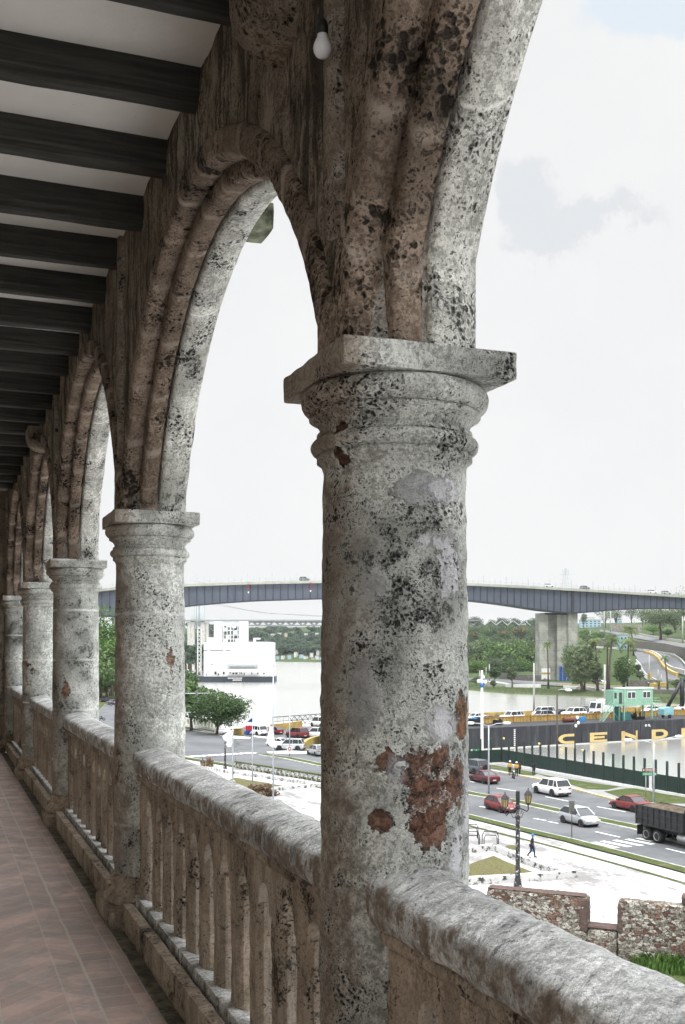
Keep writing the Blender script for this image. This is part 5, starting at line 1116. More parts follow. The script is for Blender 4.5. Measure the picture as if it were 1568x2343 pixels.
for s_, yb, mx in ((-1, 1850, 1154.5), (1, 1843, 1210.5)):
    u = (mx - 1185) * k; z = (2036 - yb) * k; m = MB(); y = -.25 if s_ < 0 else .25
    m.tube([(0, 0, H_ * .82), (u * .5, y * .5, H_ * .80), (u * .9, y, z - .42), (u, y, z - .3), (u, y, z)], .04, 6); m.tube([(0, 0, H_ * .74), (u * .35, y * .35, H_ * .72), (u * .55, y * .55, H_ * .77), (u * .35, y * .35, H_ * .79), (u * .3, y * .3, H_ * .76)], .025, 5); m.build('bracket', M_iron, t, True); lantern(t, (u, y, z), 1.12)
# dark lamps of the left view
b = G(*R4(503, 795)); tp = topof(b, 1692); t = thing('plaza_lamp', 'flaking dark lamp post behind the limp white flag', 'street lamp', b); H_ = tp.z - b.z; MB().lathe([(.26, 0), (.2, .3), (.14, .6), (.13, 1.5), (.16, 1.55), (.12, 1.65), (.11, H_), (0, H_)], 12).build('post', M_flaky, t, True); lantern(t, (0, 0, H_), 1.)
b = G(464, 1800); tp = topof(b, 1760); t = thing('plaza_lamp', 'black lantern top peeping over the coping by the leafless shrub', 'street lamp', b); H_ = tp.z - b.z; MB().lathe([(.2, 0), (.14, .3), (.1, .6), (.1, H_), (0, H_)], 10).build('post', M_iron, t, True); lantern(t, (0, 0, H_), 1.3)

# ---- people and motorcycles
M_dark = simple('black_cloth', (.015, .015, .018), .85); M_jean = simple('dark_jeans', (.02, .03, .06), .85); M_navy = simple('navy_cloth', (.02, .025, .045), .85); M_bluec = simple('bright_blue_cap', (.03, .25, .6), .7); M_vest = simple('orange_yellow_vest', (.62, .33, .05), .7); M_wh = simple('white_helmet', (.75, .75, .75), .3); M_shoe = simple('dark_shoes', (.02, .02, .02), .6)
pm = G(1217, 1962); person('man in black with a bright blue cap walking across the plaza', pm, RD + .6, 'walk', M_dark, M_jean, M_shoe, M_bluec)
m = MB(); m.lathe([(.02, .0), (.12, .02), (.15, .12), (.13, .25), (.05, .33), (.02, .36)], 10); o = m.build('plastic_bag', simple('light_blue_plastic', (.12, .38, .62), .4), None, True); o.location = pm + V((math.cos(RD + .6) * -.25, math.sin(RD + .6) * -.25, .40)) + RT * .28; tag(o, 'light blue plastic bag carried by the walking man', 'bag')
pA = G(*WI(346, 168)); person('policeman in a yellow vest and white helmet standing right of the motorcycle', pA, 1.2, 'stand', M_vest, M_dark, M_shoe, M_wh, True, M_vest)
pB = G(*WI(298, 160)); person('policeman in a yellow vest and white helmet behind the motorcycle', pB, .8, 'stand', M_vest, M_dark, M_shoe, M_wh, True, M_vest)
pC = G(*WI(369, 158)); person('dark-clothed person behind the policeman in the yellow vest', pC, 2.2, 'stand', M_dark, M_dark, M_shoe)
pD = G(*WI(470, 162)); person('person in a navy jacket standing alone by the green fence', pD, 3.6, 'stand', M_navy, M_jean, M_shoe)
def motorcycle(lab, loc, rz, mat, group=None):
    t = thing('motorcycle', lab, 'motorcycle', loc, rz, group)
    for x in (-.65, .65):
        m = MB(); m.lathe([(.22, -.05), (.29, -.055), (.31, 0), (.29, .055), (.22, .05)], 16, cap=False); M_ = Matrix.Translation((x, 0, .31)) @ Matrix.Rotation(PI / 2, 4, 'X'); m.xf(M_); o = m.build('wheel', M_tyre, t, True); r_ = MB()
        for i in range(5): r_.box((0, 0, 0), (.46, .02, .02), 0, M=Matrix.Rotation(i * PI / 5, 4, 'Z'))
        r_.lathe([(.0, -.05), (.05, -.05), (.05, .05), (0, .05)], 8); r_.xf(M_); r_.build('spokes', M_rim, o)
    m = MB(); m.tube([(.65, .09, .31), (.42, .09, .85), (.38, .05, .98)], .022, 6); m.tube([(.65, -.09, .31), (.42, -.09, .85), (.38, -.05, .98)], .022, 6); m.tube([(.38, -.36, 1.02), (.40, 0, 1.0), (.38, .36, 1.02)], .015, 5); m.build('fork', M_rim, t, True)
    m = MB(); m.lathe([(0, -.3), (.1, -.26), (.15, -.05), (.13, .15), (.06, .26), (0, .28)], 10); m.xf(Matrix.Translation((.12, 0, .80)) @ Matrix.Rotation(PI / 2, 4, 'Y')); m.build('fuel_tank', mat, t, True)
    m = MB(); m.box((-.35, 0, .80), (.68, .24, .09), top=(.95, .8)); m.build('seat', M_trim, t); m = MB(); m.box((0, 0, .42), (.42, .26, .32)); m.tube([(-.65, .07, .31), (-.1, .07, .45), (.35, 0, .85)], .025, 5); m.tube([(-.65, -.07, .31), (-.1, -.07, .45)], .025, 5); m.build('engine', M_iron, t)
    m = MB(); m.tube([(.1, -.14, .3), (-.3, -.16, .26), (-.8, -.17, .36)], .04, 7); m.build('exhaust', M_rim, t, True); m = MB(); m.lathe([(0, 0), (.09, .02), (.1, .08), (0, .12)], 10); m.xf(Matrix.Translation((.46, 0, .88)) @ Matrix.Rotation(PI / 2, 4, 'Y')); m.build('headlight', M_head, t, True); return t
mo = motorcycle('black police motorcycle between the men in yellow vests', G(*WI(322, 182)), RD - .5, M_dark)
motorcycle('red motorcycle far down the street', G(259, 1615), RD + 1.8, PAL['red']); q = G(232, 1649); motorcycle('dark motorcycle with a rider near the second column', q, RD + 1.9, M_dark)
person('rider in a dark shirt beside the motorcycle near the second column', q + RT * -.7, RD + 1.9, 'stand', M_navy, M_jean, M_shoe, M_wh, True, M_vest)
# ================================================================= FLOATING BRIDGE
B0, B1 = G(1076, 1717, WZ), G(1568, 1688.8, WZ); ex = (B1 - B0).normalized(); ey = V((-ex.y, ex.x, 0)); BA = math.atan2(ex.y, ex.x)
def on_hull(px, py):
    r = ray(px, py); t = (B0 - EYE).dot(ey) / r.dot(ey); q = EYE + r * t; return (q - B0).dot(ex), q.z - WZ
def bl(s, w, z): return B0 + ex * s + ey * w + V((0, 0, z))
def blp(s, w): q = B0 + ex * s + ey * w; return V((q.x, q.y, 0))
def s_at(px, w=0.):
    r = ray(px, 1600); r.z = 0; o = B0 + ey * w; t = (o - EYE).dot(ey) / r.dot(ey); return (EYE + r * t - B0).dot(ex)
def mk_hull():
    n = NM('streaked_black_hull'); p = n.pos(); a = n.noise(n.vm('MULTIPLY', p, (1.2, 1.2, .12)), 1.2, 5, .65); c = n.mix(n.ramp(a, .48, .72), (.016, .018, .024), (.06, .062, .066)); z = n.sep(p)[2]
    c = n.mix(n.ramp(z, WZ + .16, WZ + .2, 1., 0.), c, (.5, .5, .47)); return n.out(c, .6)
M_hull = mk_hull(); HT = DK - WZ; M_ylet = simple('yellow_hull_paint', (.50, .38, .16), .6, 0, .1, 2.); M_rail = simple('orange_rail_paint', (.40, .16, .04), .6); M_mint = simple('mint_green_steel', (.20, .36, .27), .5, 0, .08, 1.5)
fb = thing('floating_bridge', 'black pontoon bridge carrying the queue of cars across the river', 'bridge', (B0.x, B0.y, WZ), BA)
SL, SR = s_at(935), 130.
m = MB(); m.box(((SL + SR) / 2, 4, HT / 2 - .6), (SR - SL, 8.2, HT + 1.2 - .02)); m.v = [(a, b - .0, c) for a, b, c in m.v]; m.build('hull', M_hull, fb)
m = MB(); m.box(((SL + SR) / 2, 15.5, HT - .3), (SR - SL, 14.6, .6)); m.build('road_deck', M_asph, fb)
m = MB()
for i in range(15): MB().box((SL + 5 + i * 9, 16, HT / 2 - .9), (3.2, 11, HT - .4)).build('pontoon', M_hull, fb)
m = MB()
for k_ in range(40):
    x = SL + 1 + (SR - SL - 2) * k_ / 39; MB().box((x, -.13, HT * .5), (.08, .04, HT - .3)).build('hull_rib', M_hull, fb)
for s0 in (3, 12, 24, 41, 55): MB().box((s0 + 2, -.14, HT - .95), (4.5, .05, .06)).build('rubbing_strip', M_hull, fb)
m = MB(); R_ = [(SL, 8.6), (SR, 8.6)]; m.box(((SL + SR) / 2, 8.35, HT + .55), (SR - SL, .12, 1.0)); m.build('front_barrier', M_yel, fb)
m = MB(); m.box(((SL + SR) / 2, 8.2, HT + 1.12), (SR - SL, .08, .09))
for i in range(int((SR - SL) / .8)): m.box((SL + i * .8, 8.2, HT + .55), (.05, .05, 1.15))
for i in range(int((SR - SL) / 4)): m.box((SL + i * 4, 8.1, HT + .65), (.14, .14, 1.4))
m.build('railing', M_rail, fb)
m = MB(); m.box(((SL + SR) / 2, 22.6, HT + .45), (SR - SL, .3, .95)); m.build('rear_barrier', M_yel, fb)
m = MB(); m.v = [(SL, 8.4, HT - .005), (SL, 22.8, HT - .005), (SL - 11, 24, GZ - WZ + .04), (SL - 11, 8, GZ - WZ + .04)]; m.f = [(0, 1, 2, 3)]; m.m = [0]; m.build('ramp', M_asph, fb)
def glyph(strokes, s0, s1, z0, z1):
    m = MB()
    for poly in strokes: m.prism([(s0 + (s1 - s0) * x, z0 + (z1 - z0) * y) for x, y in poly], -.19, -.11, 'y')
    return m
def arcpoly(cx, cy, rx, ry, tx, ty, a0, a1, n=14):
    o = [(cx + rx * math.cos(math.radians(a0 + (a1 - a0) * i / n)), cy + ry * math.sin(math.radians(a0 + (a1 - a0) * i / n))) for i in range(n + 1)]
    q = [(cx + (rx - tx) * math.cos(math.radians(a1 + (a0 - a1) * i / n)), cy + (ry - ty) * math.sin(math.radians(a1 + (a0 - a1) * i / n))) for i in range(n + 1)]; return o, q
def ringquads(cx, cy, rx, ry, tx, ty, a0, a1, n=12):
    o, q = arcpoly(cx, cy, rx, ry, tx, ty, a0, a1, n); q = q[::-1]; return [[o[i], o[i + 1], q[i + 1], q[i]] for i in range(n)]
TX, TY = .24, .26
GL = {'C': ringquads(.5, .5, .5, .5, TX, TY, 90, 270) + [[(.5, 0), (1, 0), (1, TY), (.5, TY)], [(.5, 1 - TY), (1, 1 - TY), (1, 1), (.5, 1)]],
      'E': [[(0, 0), (TX, 0), (TX, 1), (0, 1)], [(TX, 0), (1, 0), (1, TY * .9), (TX, TY * .9)], [(TX, .38), (.85, .38), (.85, .60), (TX, .60)], [(TX, 1 - TY), (1, 1 - TY), (1, 1), (TX, 1)]],
      'N': [[(0, 0), (TX * .85, 0), (TX * .85, 1), (0, 1)], [(1 - TX * .4, 0), (1, 0), (1, 1), (1 - TX * .4, 1)], [(TX * .3, 1), (TX * .3, .62), (.98, 0), (.98, .38)]],
      'D': [[(0, 0), (TX, 0), (TX, 1), (0, 1)], [(TX, 0), (.55, 0), (.55, TY), (TX, TY)], [(TX, 1 - TY), (.55, 1 - TY), (.55, 1), (TX, 1)]] + ringquads(.55, .5, .45, .5, TX, TY, -90, 90), 'I': [[(0, 0), (1, 0), (1, 1), (0, 1)]]}
def lc(f, x0, x1, yt, yb): a = on_hull(*f(x0, yt)); b = on_hull(*f(x1, yb)); return a[0], b[0], b[1], a[1]
for ch, f, x0, x1, yt, yb in (('C', WC, 1288, 1532, 664, 800), ('E', WE, 180, 428, 735, 862), ('N', WE, 638, 868, 703, 833), ('D', WE, 1075, 1308, 685, 815), ('I', WE, 1505, 1562, 668, 790)):
    s0, s1, z0, z1 = lc(f, x0, x1, yt, yb); z0 = max(.18, z0); z1 = max(z1, z0 + 1.55); glyph(GL[ch], s0, s1, .22, 1.95).build('letter', M_ylet, fb)
s0, z0 = on_hull(*WC(655, 720))
m = MB()
for i in range(9): m.box((s0, -.15, .5 + i * .33), (.32, .06, .17))
m.build('draught_marks', M_white, fb)
s0, z0 = on_hull(*WE(978, 652)); m = MB()
for q in ringquads(.5, .5, .5, .5, .25, .25, 0, 360, 10): m.prism([(s0 + .5 * x, 2.6 + .42 * y) for x, y in q], -.17, -.11, 'y')
m.box((s0 + .85, -.15, 2.85), (.12, .06, .4)); m.box((s0 + 1.15, -.15, 2.8), (.12, .06, .42)); m.box((s0 + 1.3, -.15, 2.64), (.3, .06, .1)); m.build('painted_mark', M_white, fb)
QB = 'cars queueing on the floating bridge'
def bcar(nm, lab, kind, col, f, x0, x1, w, flip, sc=1.):
    px = f((x0 + x1) / 2, 0)[0]; s = s_at(px, w); q = bl(s, w, 0); return make_car(nm, lab, kind, PAL[col], (q.x, q.y, DK + .01), BA + (PI if flip else 0), QB, sc)
bcar('parked_car', 'white car at the left end of the queue, partly behind the white mast', 'sedan', 'white', WC, -60, 260, 15.8, 1, 1.)
bcar('parked_car', 'dark car in front of the leftmost white car of the queue', 'sedan', 'grey', WC, 180, 370, 11.5, 1, .8)
bcar('parked_car', 'black low car right of the white mast', 'sedan', 'black', WC, 360, 500, 13.5, 1, .75)
bcar('sport_utility_car', 'white hatch-backed off-roader alone between the white mast and the minivan', 'suv', 'white', WC, 440, 800, 12.2, 1, 1.03)
bcar('van_car', 'white minivan behind the silver off-roader on the floating bridge', 'van', 'white', WC, 905, 1255, 18.6, 1, 1.)
bcar('sport_utility_car', 'silver off-roader facing right on the floating bridge', 'suv', 'silver', WC, 945, 1315, 12., 0, 1.)
bcar('sport_utility_car', 'big white off-roader right of the silver one', 'suv', 'white', WC, 1318, 1720, 14., 1, 1.1)
bcar('parked_car', 'black car mostly hidden behind the white off-roaders', 'sedan', 'black', WC, 1270, 1370, 19.5, 1, .9)
bcar('sport_utility_car', 'dark off-roader behind the white car left of the box truck', 'suv', 'grey', WE, 50, 275, 19.2, 1, 1.)
bcar('hatchback_car', 'small white car at the foot of the green stairs', 'hatch', 'white', WE, 150, 330, 12., 1, .85)
bcar('sedan_car', 'white sedan behind the legs of the green cabin', 'sedan', 'white', WE, 960, 1200, 17.5, 1, 1.)
bcar('sedan_car', 'white car at the right edge of the photo on the floating bridge', 'sedan', 'white', WE, 1420, 1680, 19., 1, 1.05)
# box truck in the queue
s = s_at(WE(380, 0)[0], 16.5); q = bl(s, 16.5, 0); t = thing('box_truck', 'small white box truck behind the green stairs', 'truck', (q.x, q.y, DK + .01), BA + PI, QB)
MB().box((-1.0, 0, 1.95), (4.0, 2.1, 2.5)).build('cargo_box', M_white, t); m = MB(); m.prism([(1.15, .5), (2.9, .5), (2.9, 1.45), (2.5, 2.75), (1.15, 2.8)], -1.0, 1.0, 'y'); sharp(m.build('cab', M_white, t), 30)
m = MB(); m.add([(2.93, -.85, 1.5), (2.93, .85, 1.5), (2.56, .8, 2.6), (2.56, -.8, 2.6)], [(0, 1, 2, 3)]); m.build('windscreen', M_glass, t)
for s_ in (-1, 1):
    m = MB(); m.prism([(1.5, 1.5), (2.7, 1.5), (2.45, 2.45), (1.5, 2.5)], s_ * 1.005, s_ * 1.01, 'y'); m.build('side_window', M_glass, t)
    for x in (-2., 2.): m = MB(); m.lathe([(.1, -.12), (.42, -.12), (.42, .12), (.1, .12)], 16); m.xf(Matrix.Translation((x, s_ * .9, .42)) @ Matrix.Rotation(PI / 2, 4, 'X')); m.build('wheel', M_tyre, t, True)
# control cabin on stilts
c0 = s_at(WE(625, 0)[0], 3.); c1 = s_at(WE(1043, 0)[0], 3.); q = bl(c0, 2., 0); t = thing('control_cabin', 'mint green container cabin on stilts over the floating bridge', 'cabin', (q.x, q.y, DK), BA); Lc = c1 - c0
def corr(m, x0, x1, y, z0, z1, n_, face_='y'):
    rows = []
    for i in range(n_ * 2 + 1):
        a = x0 + (x1 - x0) * i / (n_ * 2); o_ = .05 if (i // 1) % 2 else 0.; rows.append([(a, y - o_, z0), (a, y - o_, z1)] if face_ == 'y' else [(y - o_, a, z0), (y - o_, a, z1)])
    m.grid(rows)
zb, ztp = 3.05, 5.95
m = MB(); corr(m, 0, Lc, 0, zb, ztp, 15); corr(m, 0, 2.6, -.0, zb, ztp, 6, 'x'); m.box((Lc / 2, 1.36, (zb + ztp) / 2), (Lc - .06, 2.6, ztp - zb - .02)); m.box((Lc / 2, -.05, zb - .12), (Lc + .1, .1, .26)); m.box((Lc / 2, -.05, ztp - .06), (Lc + .08, .1, .14)); m.build('container', M_mint, t)
m = MB(); m.box((Lc / 2, 1.3, ztp + .09), (Lc + .15, 2.9, .14)); m.build('roof', M_white, t)
for x0, x1 in ((.11, .38), (.64, .90)):
    m = MB(); a, b = Lc * x0, Lc * x1; m.box(((a + b) / 2, -.09, zb + 1.75), (b - a, .06, 1.35)); o = m.build('window_frame', M_white, t); m = MB(); w_ = (b - a) / 2 - .14
    for s_ in (-1, 1): m.box(((a + b) / 2 + s_ * (b - a) / 4, -.135, zb + 1.72), (w_, .02, 1.1))
    m.build('pane', M_glass, o)
m = MB(); m.box((-1.3, 1.2, zb + 1.35), (2.4, 2.2, 2.75)); m.box((-1.3, .9, zb - .1), (2.6, 2.8, .14)); m.build('porch', M_mint, t); m = MB(); m.box((-.75, .085, zb + 1.2), (.75, .02, 2.1)); m.build('doorway', M_glass, t); m = MB(); m.box((-2., .085, zb + 1.7), (.6, .02, 1.1)); m.build('porch_window', M_glass, t)
for x in (.15, Lc - .2):
    for y in (.1, 2.4): MB().box((x, y, zb / 2), (.26, .26, zb)).build('stilt', M_mint, t)
for x in (-1.0, -2.3): MB().box((x, .2, zb / 2), (.13, .13, zb)).build('stilt', M_mint, t)
m = MB()
MB().tube([(-2.3, .2, 1.6), (-1.0, .2, .1)], .06, 4).build('diagonal_brace', M_mint, t); m.tube([(Lc, .1, zb), (Lc + 2.2, .1, 0)], .11, 4); m.tube([(Lc, .1, zb * .6), (Lc + 1.2, .1, 0)], .08, 4); m.tube([(Lc - .1, 2.3, zb), (Lc - 2.0, 2.3, 1.2)], .08, 4); m.build('bracing', M_mint, t)
m = MB(); xs, xe = -5.6, -2.4
for y in (-.4, .5): m.tube([(xs, y, 0), (xe, y, zb)], .09, 4); m.tube([(xs, y, 1.0), (xe, y, zb + 1.0)], .04, 4); m.tube([(xs, y, .5), (xe, y, zb + .5)], .03, 4)
for i in range(11): f_ = (i + .5) / 11; m.box((xs + (xe - xs) * f_, .05, zb * f_), (.28, .9, .04))
for i in range(6): f_ = i / 5; [m.tube([(xs + (xe - xs) * f_, y, zb * f_), (xs + (xe - xs) * f_, y, zb * f_ + 1.0)], .03, 4) for y in (-.4, .5)]
m.build('stairs', M_mint, t)
m = MB()
for z in (zb + .5, zb + 1.0): m.tube([(Lc + .1, -.1, z), (Lc + 1.9, -.1, z), (Lc + 1.9, 2.4, z)], .035, 4)
for x in (.6, 1.2, 1.9): m.tube([(Lc + x, -.1, zb), (Lc + x, -.1, zb + 1)], .03, 4)
m.box((Lc + 1, 1.1, zb - .05), (1.9, 2.5, .08)); m.build('balcony', M_mint, t)
M_teal = simple('teal_machine_paint', (.03, .17, .17), .5)
q = bl(c0 + .8, 3.5, 0); t = thing('winch_engine', 'teal winch engine under the green cabin', 'machine', (q.x, q.y, DK), BA); MB().box((.6, 0, .75), (2.4, 1.3, 1.5)).build('housing', M_teal, t); m = MB(); m.lathe([(.0, -.7), (.5, -.7), (.5, -.6), (.28, -.55), (.28, .55), (.5, .6), (.5, .7), (0, .7)], 14); m.xf(Matrix.Translation((2.8, 0, .8)) @ Matrix.Rotation(PI / 2, 4, 'Y')); m.build('drum', M_iron, t); m = MB(); m.tube([(-.2, .3, 1.5), (-.2, .3, 2.4)], .09, 6); m.box((-.9, 0, 1.3), (.5, 1.2, 2.6)); m.build('exhaust_stack', M_teal, t); m = MB(); [m.tube([(3.4 + i * .35, (i % 3) * .5 - .5, 0), (3.4 + i * .35, (i % 3) * .5 - .5, 1.2 + (i * 37 % 5) * .25)], .06, 5) for i in range(7)]; m.box((4.5, .2, .3), (2.2, 1.2, .5)); m.build('valves', M_iron, t)
s = s_at(WE(1290, 0)[0], 4.); q = bl(s, 4., 0); t = thing('trailer_tank', 'light blue box trailer on the pontoon deck right of the cabin', 'trailer', (q.x, q.y, DK), BA); m = MB(); m.prism([(-1.3, .6), (1.25, .6), (1.25, 2.0), (.9, 2.15), (-1.0, 2.1), (-1.3, 1.8)], -.8, .8, 'y'); m.build('tank', simple('faded_blue_paint', (.22, .45, .5), .5), t)
for s_ in (-1, 1): m = MB(); m.lathe([(.1, -.1), (.36, -.1), (.36, .1), (.1, .1)], 14); m.xf(Matrix.Translation((.1, s_ * .85, .36)) @ Matrix.Rotation(PI / 2, 4, 'X')); m.build('wheel', M_tyre, t, True)
MB().tube([(-1.3, 0, .7), (-2.3, 0, .4)], .06, 5).build('drawbar', M_iron, t)
s = s_at(WC(1470, 0)[0], 4.); q = bl(s, 4., 0); t = thing('rusty_drum', 'rusty steel pipe lying on the pontoon deck above the letter C', 'pipe', (q.x, q.y, DK + .45), BA); m = MB(); m.lathe([(.3, -1.7), (.45, -1.7), (.45, 1.7), (.3, 1.7)], 14); m.xf(Matrix.Rotation(PI / 2, 4, 'Y')); m.build('pipe', simple('rusty_steel', (.16, .06, .035), .8), t, True)
for (f, x, lab, sz, col) in ((WC, 100, 'black generator with a blue cover at the left end of the pontoon', (2.2, 1.4, 1.5), M_iron), (WC, 415, 'dark coil of machinery on the pontoon left of the railing', (1.3, 1.1, 1.1), M_iron), (WE, 70, 'blue and white crate against the orange railing', (1.6, .5, .9), M_bluec)):
    s = s_at(f(x, 0)[0], 5.); q = bl(s, 5., 0); t = thing('deck_machine', lab, 'machine', (q.x, q.y, DK), BA, 'gear on the pontoon deck'); m = MB(); m.box((0, 0, sz[2] * .4), (sz[0], sz[1], sz[2] * .8)); m.box((sz[0] * .2, 0, sz[2] * .9), (sz[0] * .4, sz[1] * .7, sz[2] * .2)); m.build('housing', col, t); m = MB(); m.tube([(-sz[0] * .3, 0, sz[2] * .8), (-sz[0] * .3, 0, sz[2] * 1.3)], .06, 6); m.box((-sz[0] * .2, 0, sz[2] * .88), (sz[0] * .4, sz[1] * .8, .1)); m.build('cover', M_bluec if '100' in str(x) else M_yel, t)
# steel A-frame at the right edge
s = s_at(1545, 19.); q = bl(s, 20., 0); t = thing('steel_frame', 'huge dark steel brace leaning in from the right edge of the photo', 'frame', (q.x, q.y, DK), BA)
d = (q - EYE).dot(FW); k = d / FOC; m = MB(); m.tube([tuple(RT * (-14 * k)), tuple(RT * (24 * k) + V((0, 0, 70 * k)))], .42, 8); m.xf(Matrix.Rotation(-BA, 4, 'Z')); m.build('brace', M_iron, t, True); m = MB(); m.tube([tuple(RT * (24 * k)), tuple(RT * (24 * k) + V((0, 0, 76 * k)))], .5, 8); m.tube([tuple(RT * (24 * k) + V((0, 0, 70 * k))), tuple(RT * (90 * k) + V((0, 0, 66 * k)))], .3, 8); m.xf(Matrix.Rotation(-BA, 4, 'Z')); m.build('post', M_iron, t, True)
s = s_at(1222, 22.3); q = bl(s, 22.3, 0); q.z = DK; tp = topof(q, 1517); pole('utility_pole', 'tall pale concrete pole rising behind the queue of cars', 'pole', q, tp, .22, .16, M_conc)
q = bl(s_at(1384, 22.3), 22.3, 0); q.z = DK; pole('utility_pole', 'tall pale concrete pole left of the green cabin', 'pole', q, topof(q, 1520), .22, .18, M_conc)

# ================================================================= HIGH GIRDER BRIDGE
gA, gB = up(452, (200 - 784) / FOC * 452, 0), up(523, (1640 - 784) / FOC * 523, 0); gx = (gB - gA).normalized(); gy = V((-gx.y, gx.x, 0)); GLn = (gB - gA).length
hb = thing('girder_bridge', 'high grey steel girder bridge crossing the whole view', 'bridge', (gA.x, gA.y, 0), math.atan2(gx.y, gx.x)); hb_d = 12.
def gpt(px, w=0.):
    r = ray(px, 1481); t = (gA + gy * w - EYE).dot(gy) / r.dot(gy); q = EYE + r * t; return (q - gA).dot(gx), (q - EYE).dot(FW)
def zat(px, py, w=0.): s, d = gpt(px, w); return s, EYE.z + (HZ - py) / FOC * d
# deck underside-of-parapet line and bottom line, read from the survey
topl = [zat(x, y) for x, y in [(-200, 1405), (0, 1379), (120, 1364), (228, 1354), (267, 1348.5), (426, 1342), (580, 1337), (737, 1334), (900, 1335), (1071, 1340), (1190, 1345.5), (1310, 1352), (1440, 1360), (1568, 1368), (1750, 1381), (2000, 1402)]]
botl = [zat(x, y) for x, y in [(-200, 1432), (0, 1408), (120, 1404), (228, 1411.5), (267, 1413.5), (340, 1402), (426, 1389), (500, 1382), (580, 1376.5), (737, 1371.5), (900, 1370), (1071, 1375), (1130, 1381), (1190, 1389.5), (1250, 1399), (1310, 1404.6), (1345, 1402), (1400, 1397), (1470, 1393.5), (1568, 1394), (1750, 1404), (2000, 1424)]]
tx = np.array([a for a, _ in topl]); tz = np.array([b for _, b in topl]); bx_ = np.array([a for a, _ in botl]); bz_ = np.array([b for _, b in botl])
def smooth(xs, zs, s): return float(np.mean(np.interp([s - 4, s - 2, s, s + 2, s + 4], xs, zs)))
M_gird = simple('grey_blue_girder_paint', (.085, .10, .135), .5, 0, .07, .2); M_gird2 = simple('dark_girder_steel', (.04, .045, .055), .5)
s0, s1 = tx[0], tx[-1]; NS = 150; rows = []; rows2 = []
for i in range(NS + 1):
    s = s0 + (s1 - s0) * i / NS; a, b = smooth(tx, tz, s), smooth(bx_, bz_, s); rows.append([(s, 0, a), (s, 0, b + .5), (s, 1.2, b + .5), (s, hb_d - 1.2, b + .5), (s, hb_d, b + .5), (s, hb_d, a)])
m = MB(); m.grid(rows); m.build('girder', M_gird, hb)
rows = []; st = MB()
for i in range(NS + 1):
    s = s0 + (s1 - s0) * i / NS; b = smooth(bx_, bz_, s); rows.append([(s, -.35, b + .55), (s, -.35, b), (s, 1.0, b), (s, 1.0, b + .45)])
m = MB(); m.grid(rows, closed=True); m.build('bottom_flange', M_gird2, hb)
n_ = int((s1 - s0) / 3.35); m = MB(); sL, sR = gpt(222)[0], gpt(1600)[0]
for i in range(n_):
    s = s0 + 3.35 * (i + .5)
    if not sL < s < sR: continue
    a, b = smooth(tx, tz, s), smooth(bx_, bz_, s); MB().box((s, -.14, (a + b) / 2 + .2), (.32, .28, a - b - .5)).build('web_stiffener', M_gird2, hb)
s, _ = gpt(1310); m = MB(); m.box((s, -.25, (smooth(tx, tz, s) + smooth(bx_, bz_, s)) / 2 + .2), (1.1, .5, smooth(tx, tz, s) - smooth(bx_, bz_, s) - .6)); m.build('pier_stiffener', M_gird2, hb)
rows = []; M_par = simple('pale_parapet', (.40, .41, .36), .8, 0, .1, .3)
for i in range(NS + 1): s = s0 + (s1 - s0) * i / NS; a = smooth(tx, tz, s); rows.append([(s, -1.3, a - .02), (s, -1.3, a + 1.15), (s, -1.0, a + 1.2), (s, -1.0, a + .4), (s, hb_d + 1.0, a + .4), (s, hb_d + 1.0, a + 1.2), (s, hb_d + 1.3, a + 1.15), (s, hb_d + 1.3, a - .02)])
m = MB(); m.grid(rows, closed=True); m.build('deck', M_par, hb)
pl = thing('bridge_railing', 'thin row of posts and rails along the top of the high bridge', 'railing', (gA.x, gA.y, 0), math.atan2(gx.y, gx.x))
m = MB(); g = random.Random(4); s = s0; i = 0; npost = 0
while s < s1:
    a = smooth(tx, tz, s) + 1.1; hgt = (1.9, 2.4, 3.9, 2.2)[i % 4] if g.random() > .2 else g.uniform(1.4, 3.4); vis = (gpt(222)[0] < s < gpt(745)[0] or gpt(1060)[0] < s < gpt(1580)[0]) and npost < 100; npost += vis; mm = MB() if vis else m; mm.box((s, -1.1, a + hgt / 2), (.2 if i % 4 == 2 else .13, .12, hgt)); s += 2.75; i += 1
    if vis: mm.build('railing_post', M_galv, pl)
m.build('further_posts', M_galv, pl)['kind'] = 'stuff'; rows = []
for z0 in (.55, 1.15):
    m = MB(); rr = []
    for i in range(NS + 1): s = s0 + (s1 - s0) * i / NS; a = smooth(tx, tz, s) + 1.1 + z0; rr.append([(s, -1.15, a), (s, -1.15, a + .09), (s, -1.05, a + .09), (s, -1.05, a)])
    m.grid(rr, closed=True); m.build('rail', M_galv, pl)
for j, (px, col, lab) in enumerate([(1262, 'white', 'white car roof passing on the high bridge, leftmost of the right-hand group'), (1345, 'grey', 'grey car on the high bridge right of the lattice mast'), (1500, 'white', 'white car on the high bridge near the right edge'), (1532, 'silver', 'silver car on the high bridge at the far right'), (850, 'grey', 'car on the high bridge hidden by the nearest column'), (700, 'grey', 'dark car on the high bridge above the white railing')]):
    s, _ = gpt(px); a = smooth(tx, tz, s) + .42; q = gA + gx * s + gy * 3; 
    if j != 4: make_car('distant_car', lab, 'suv', PAL[col], (q.x, q.y, a + .9), math.atan2(gx.y, gx.x), 'cars on the high bridge')
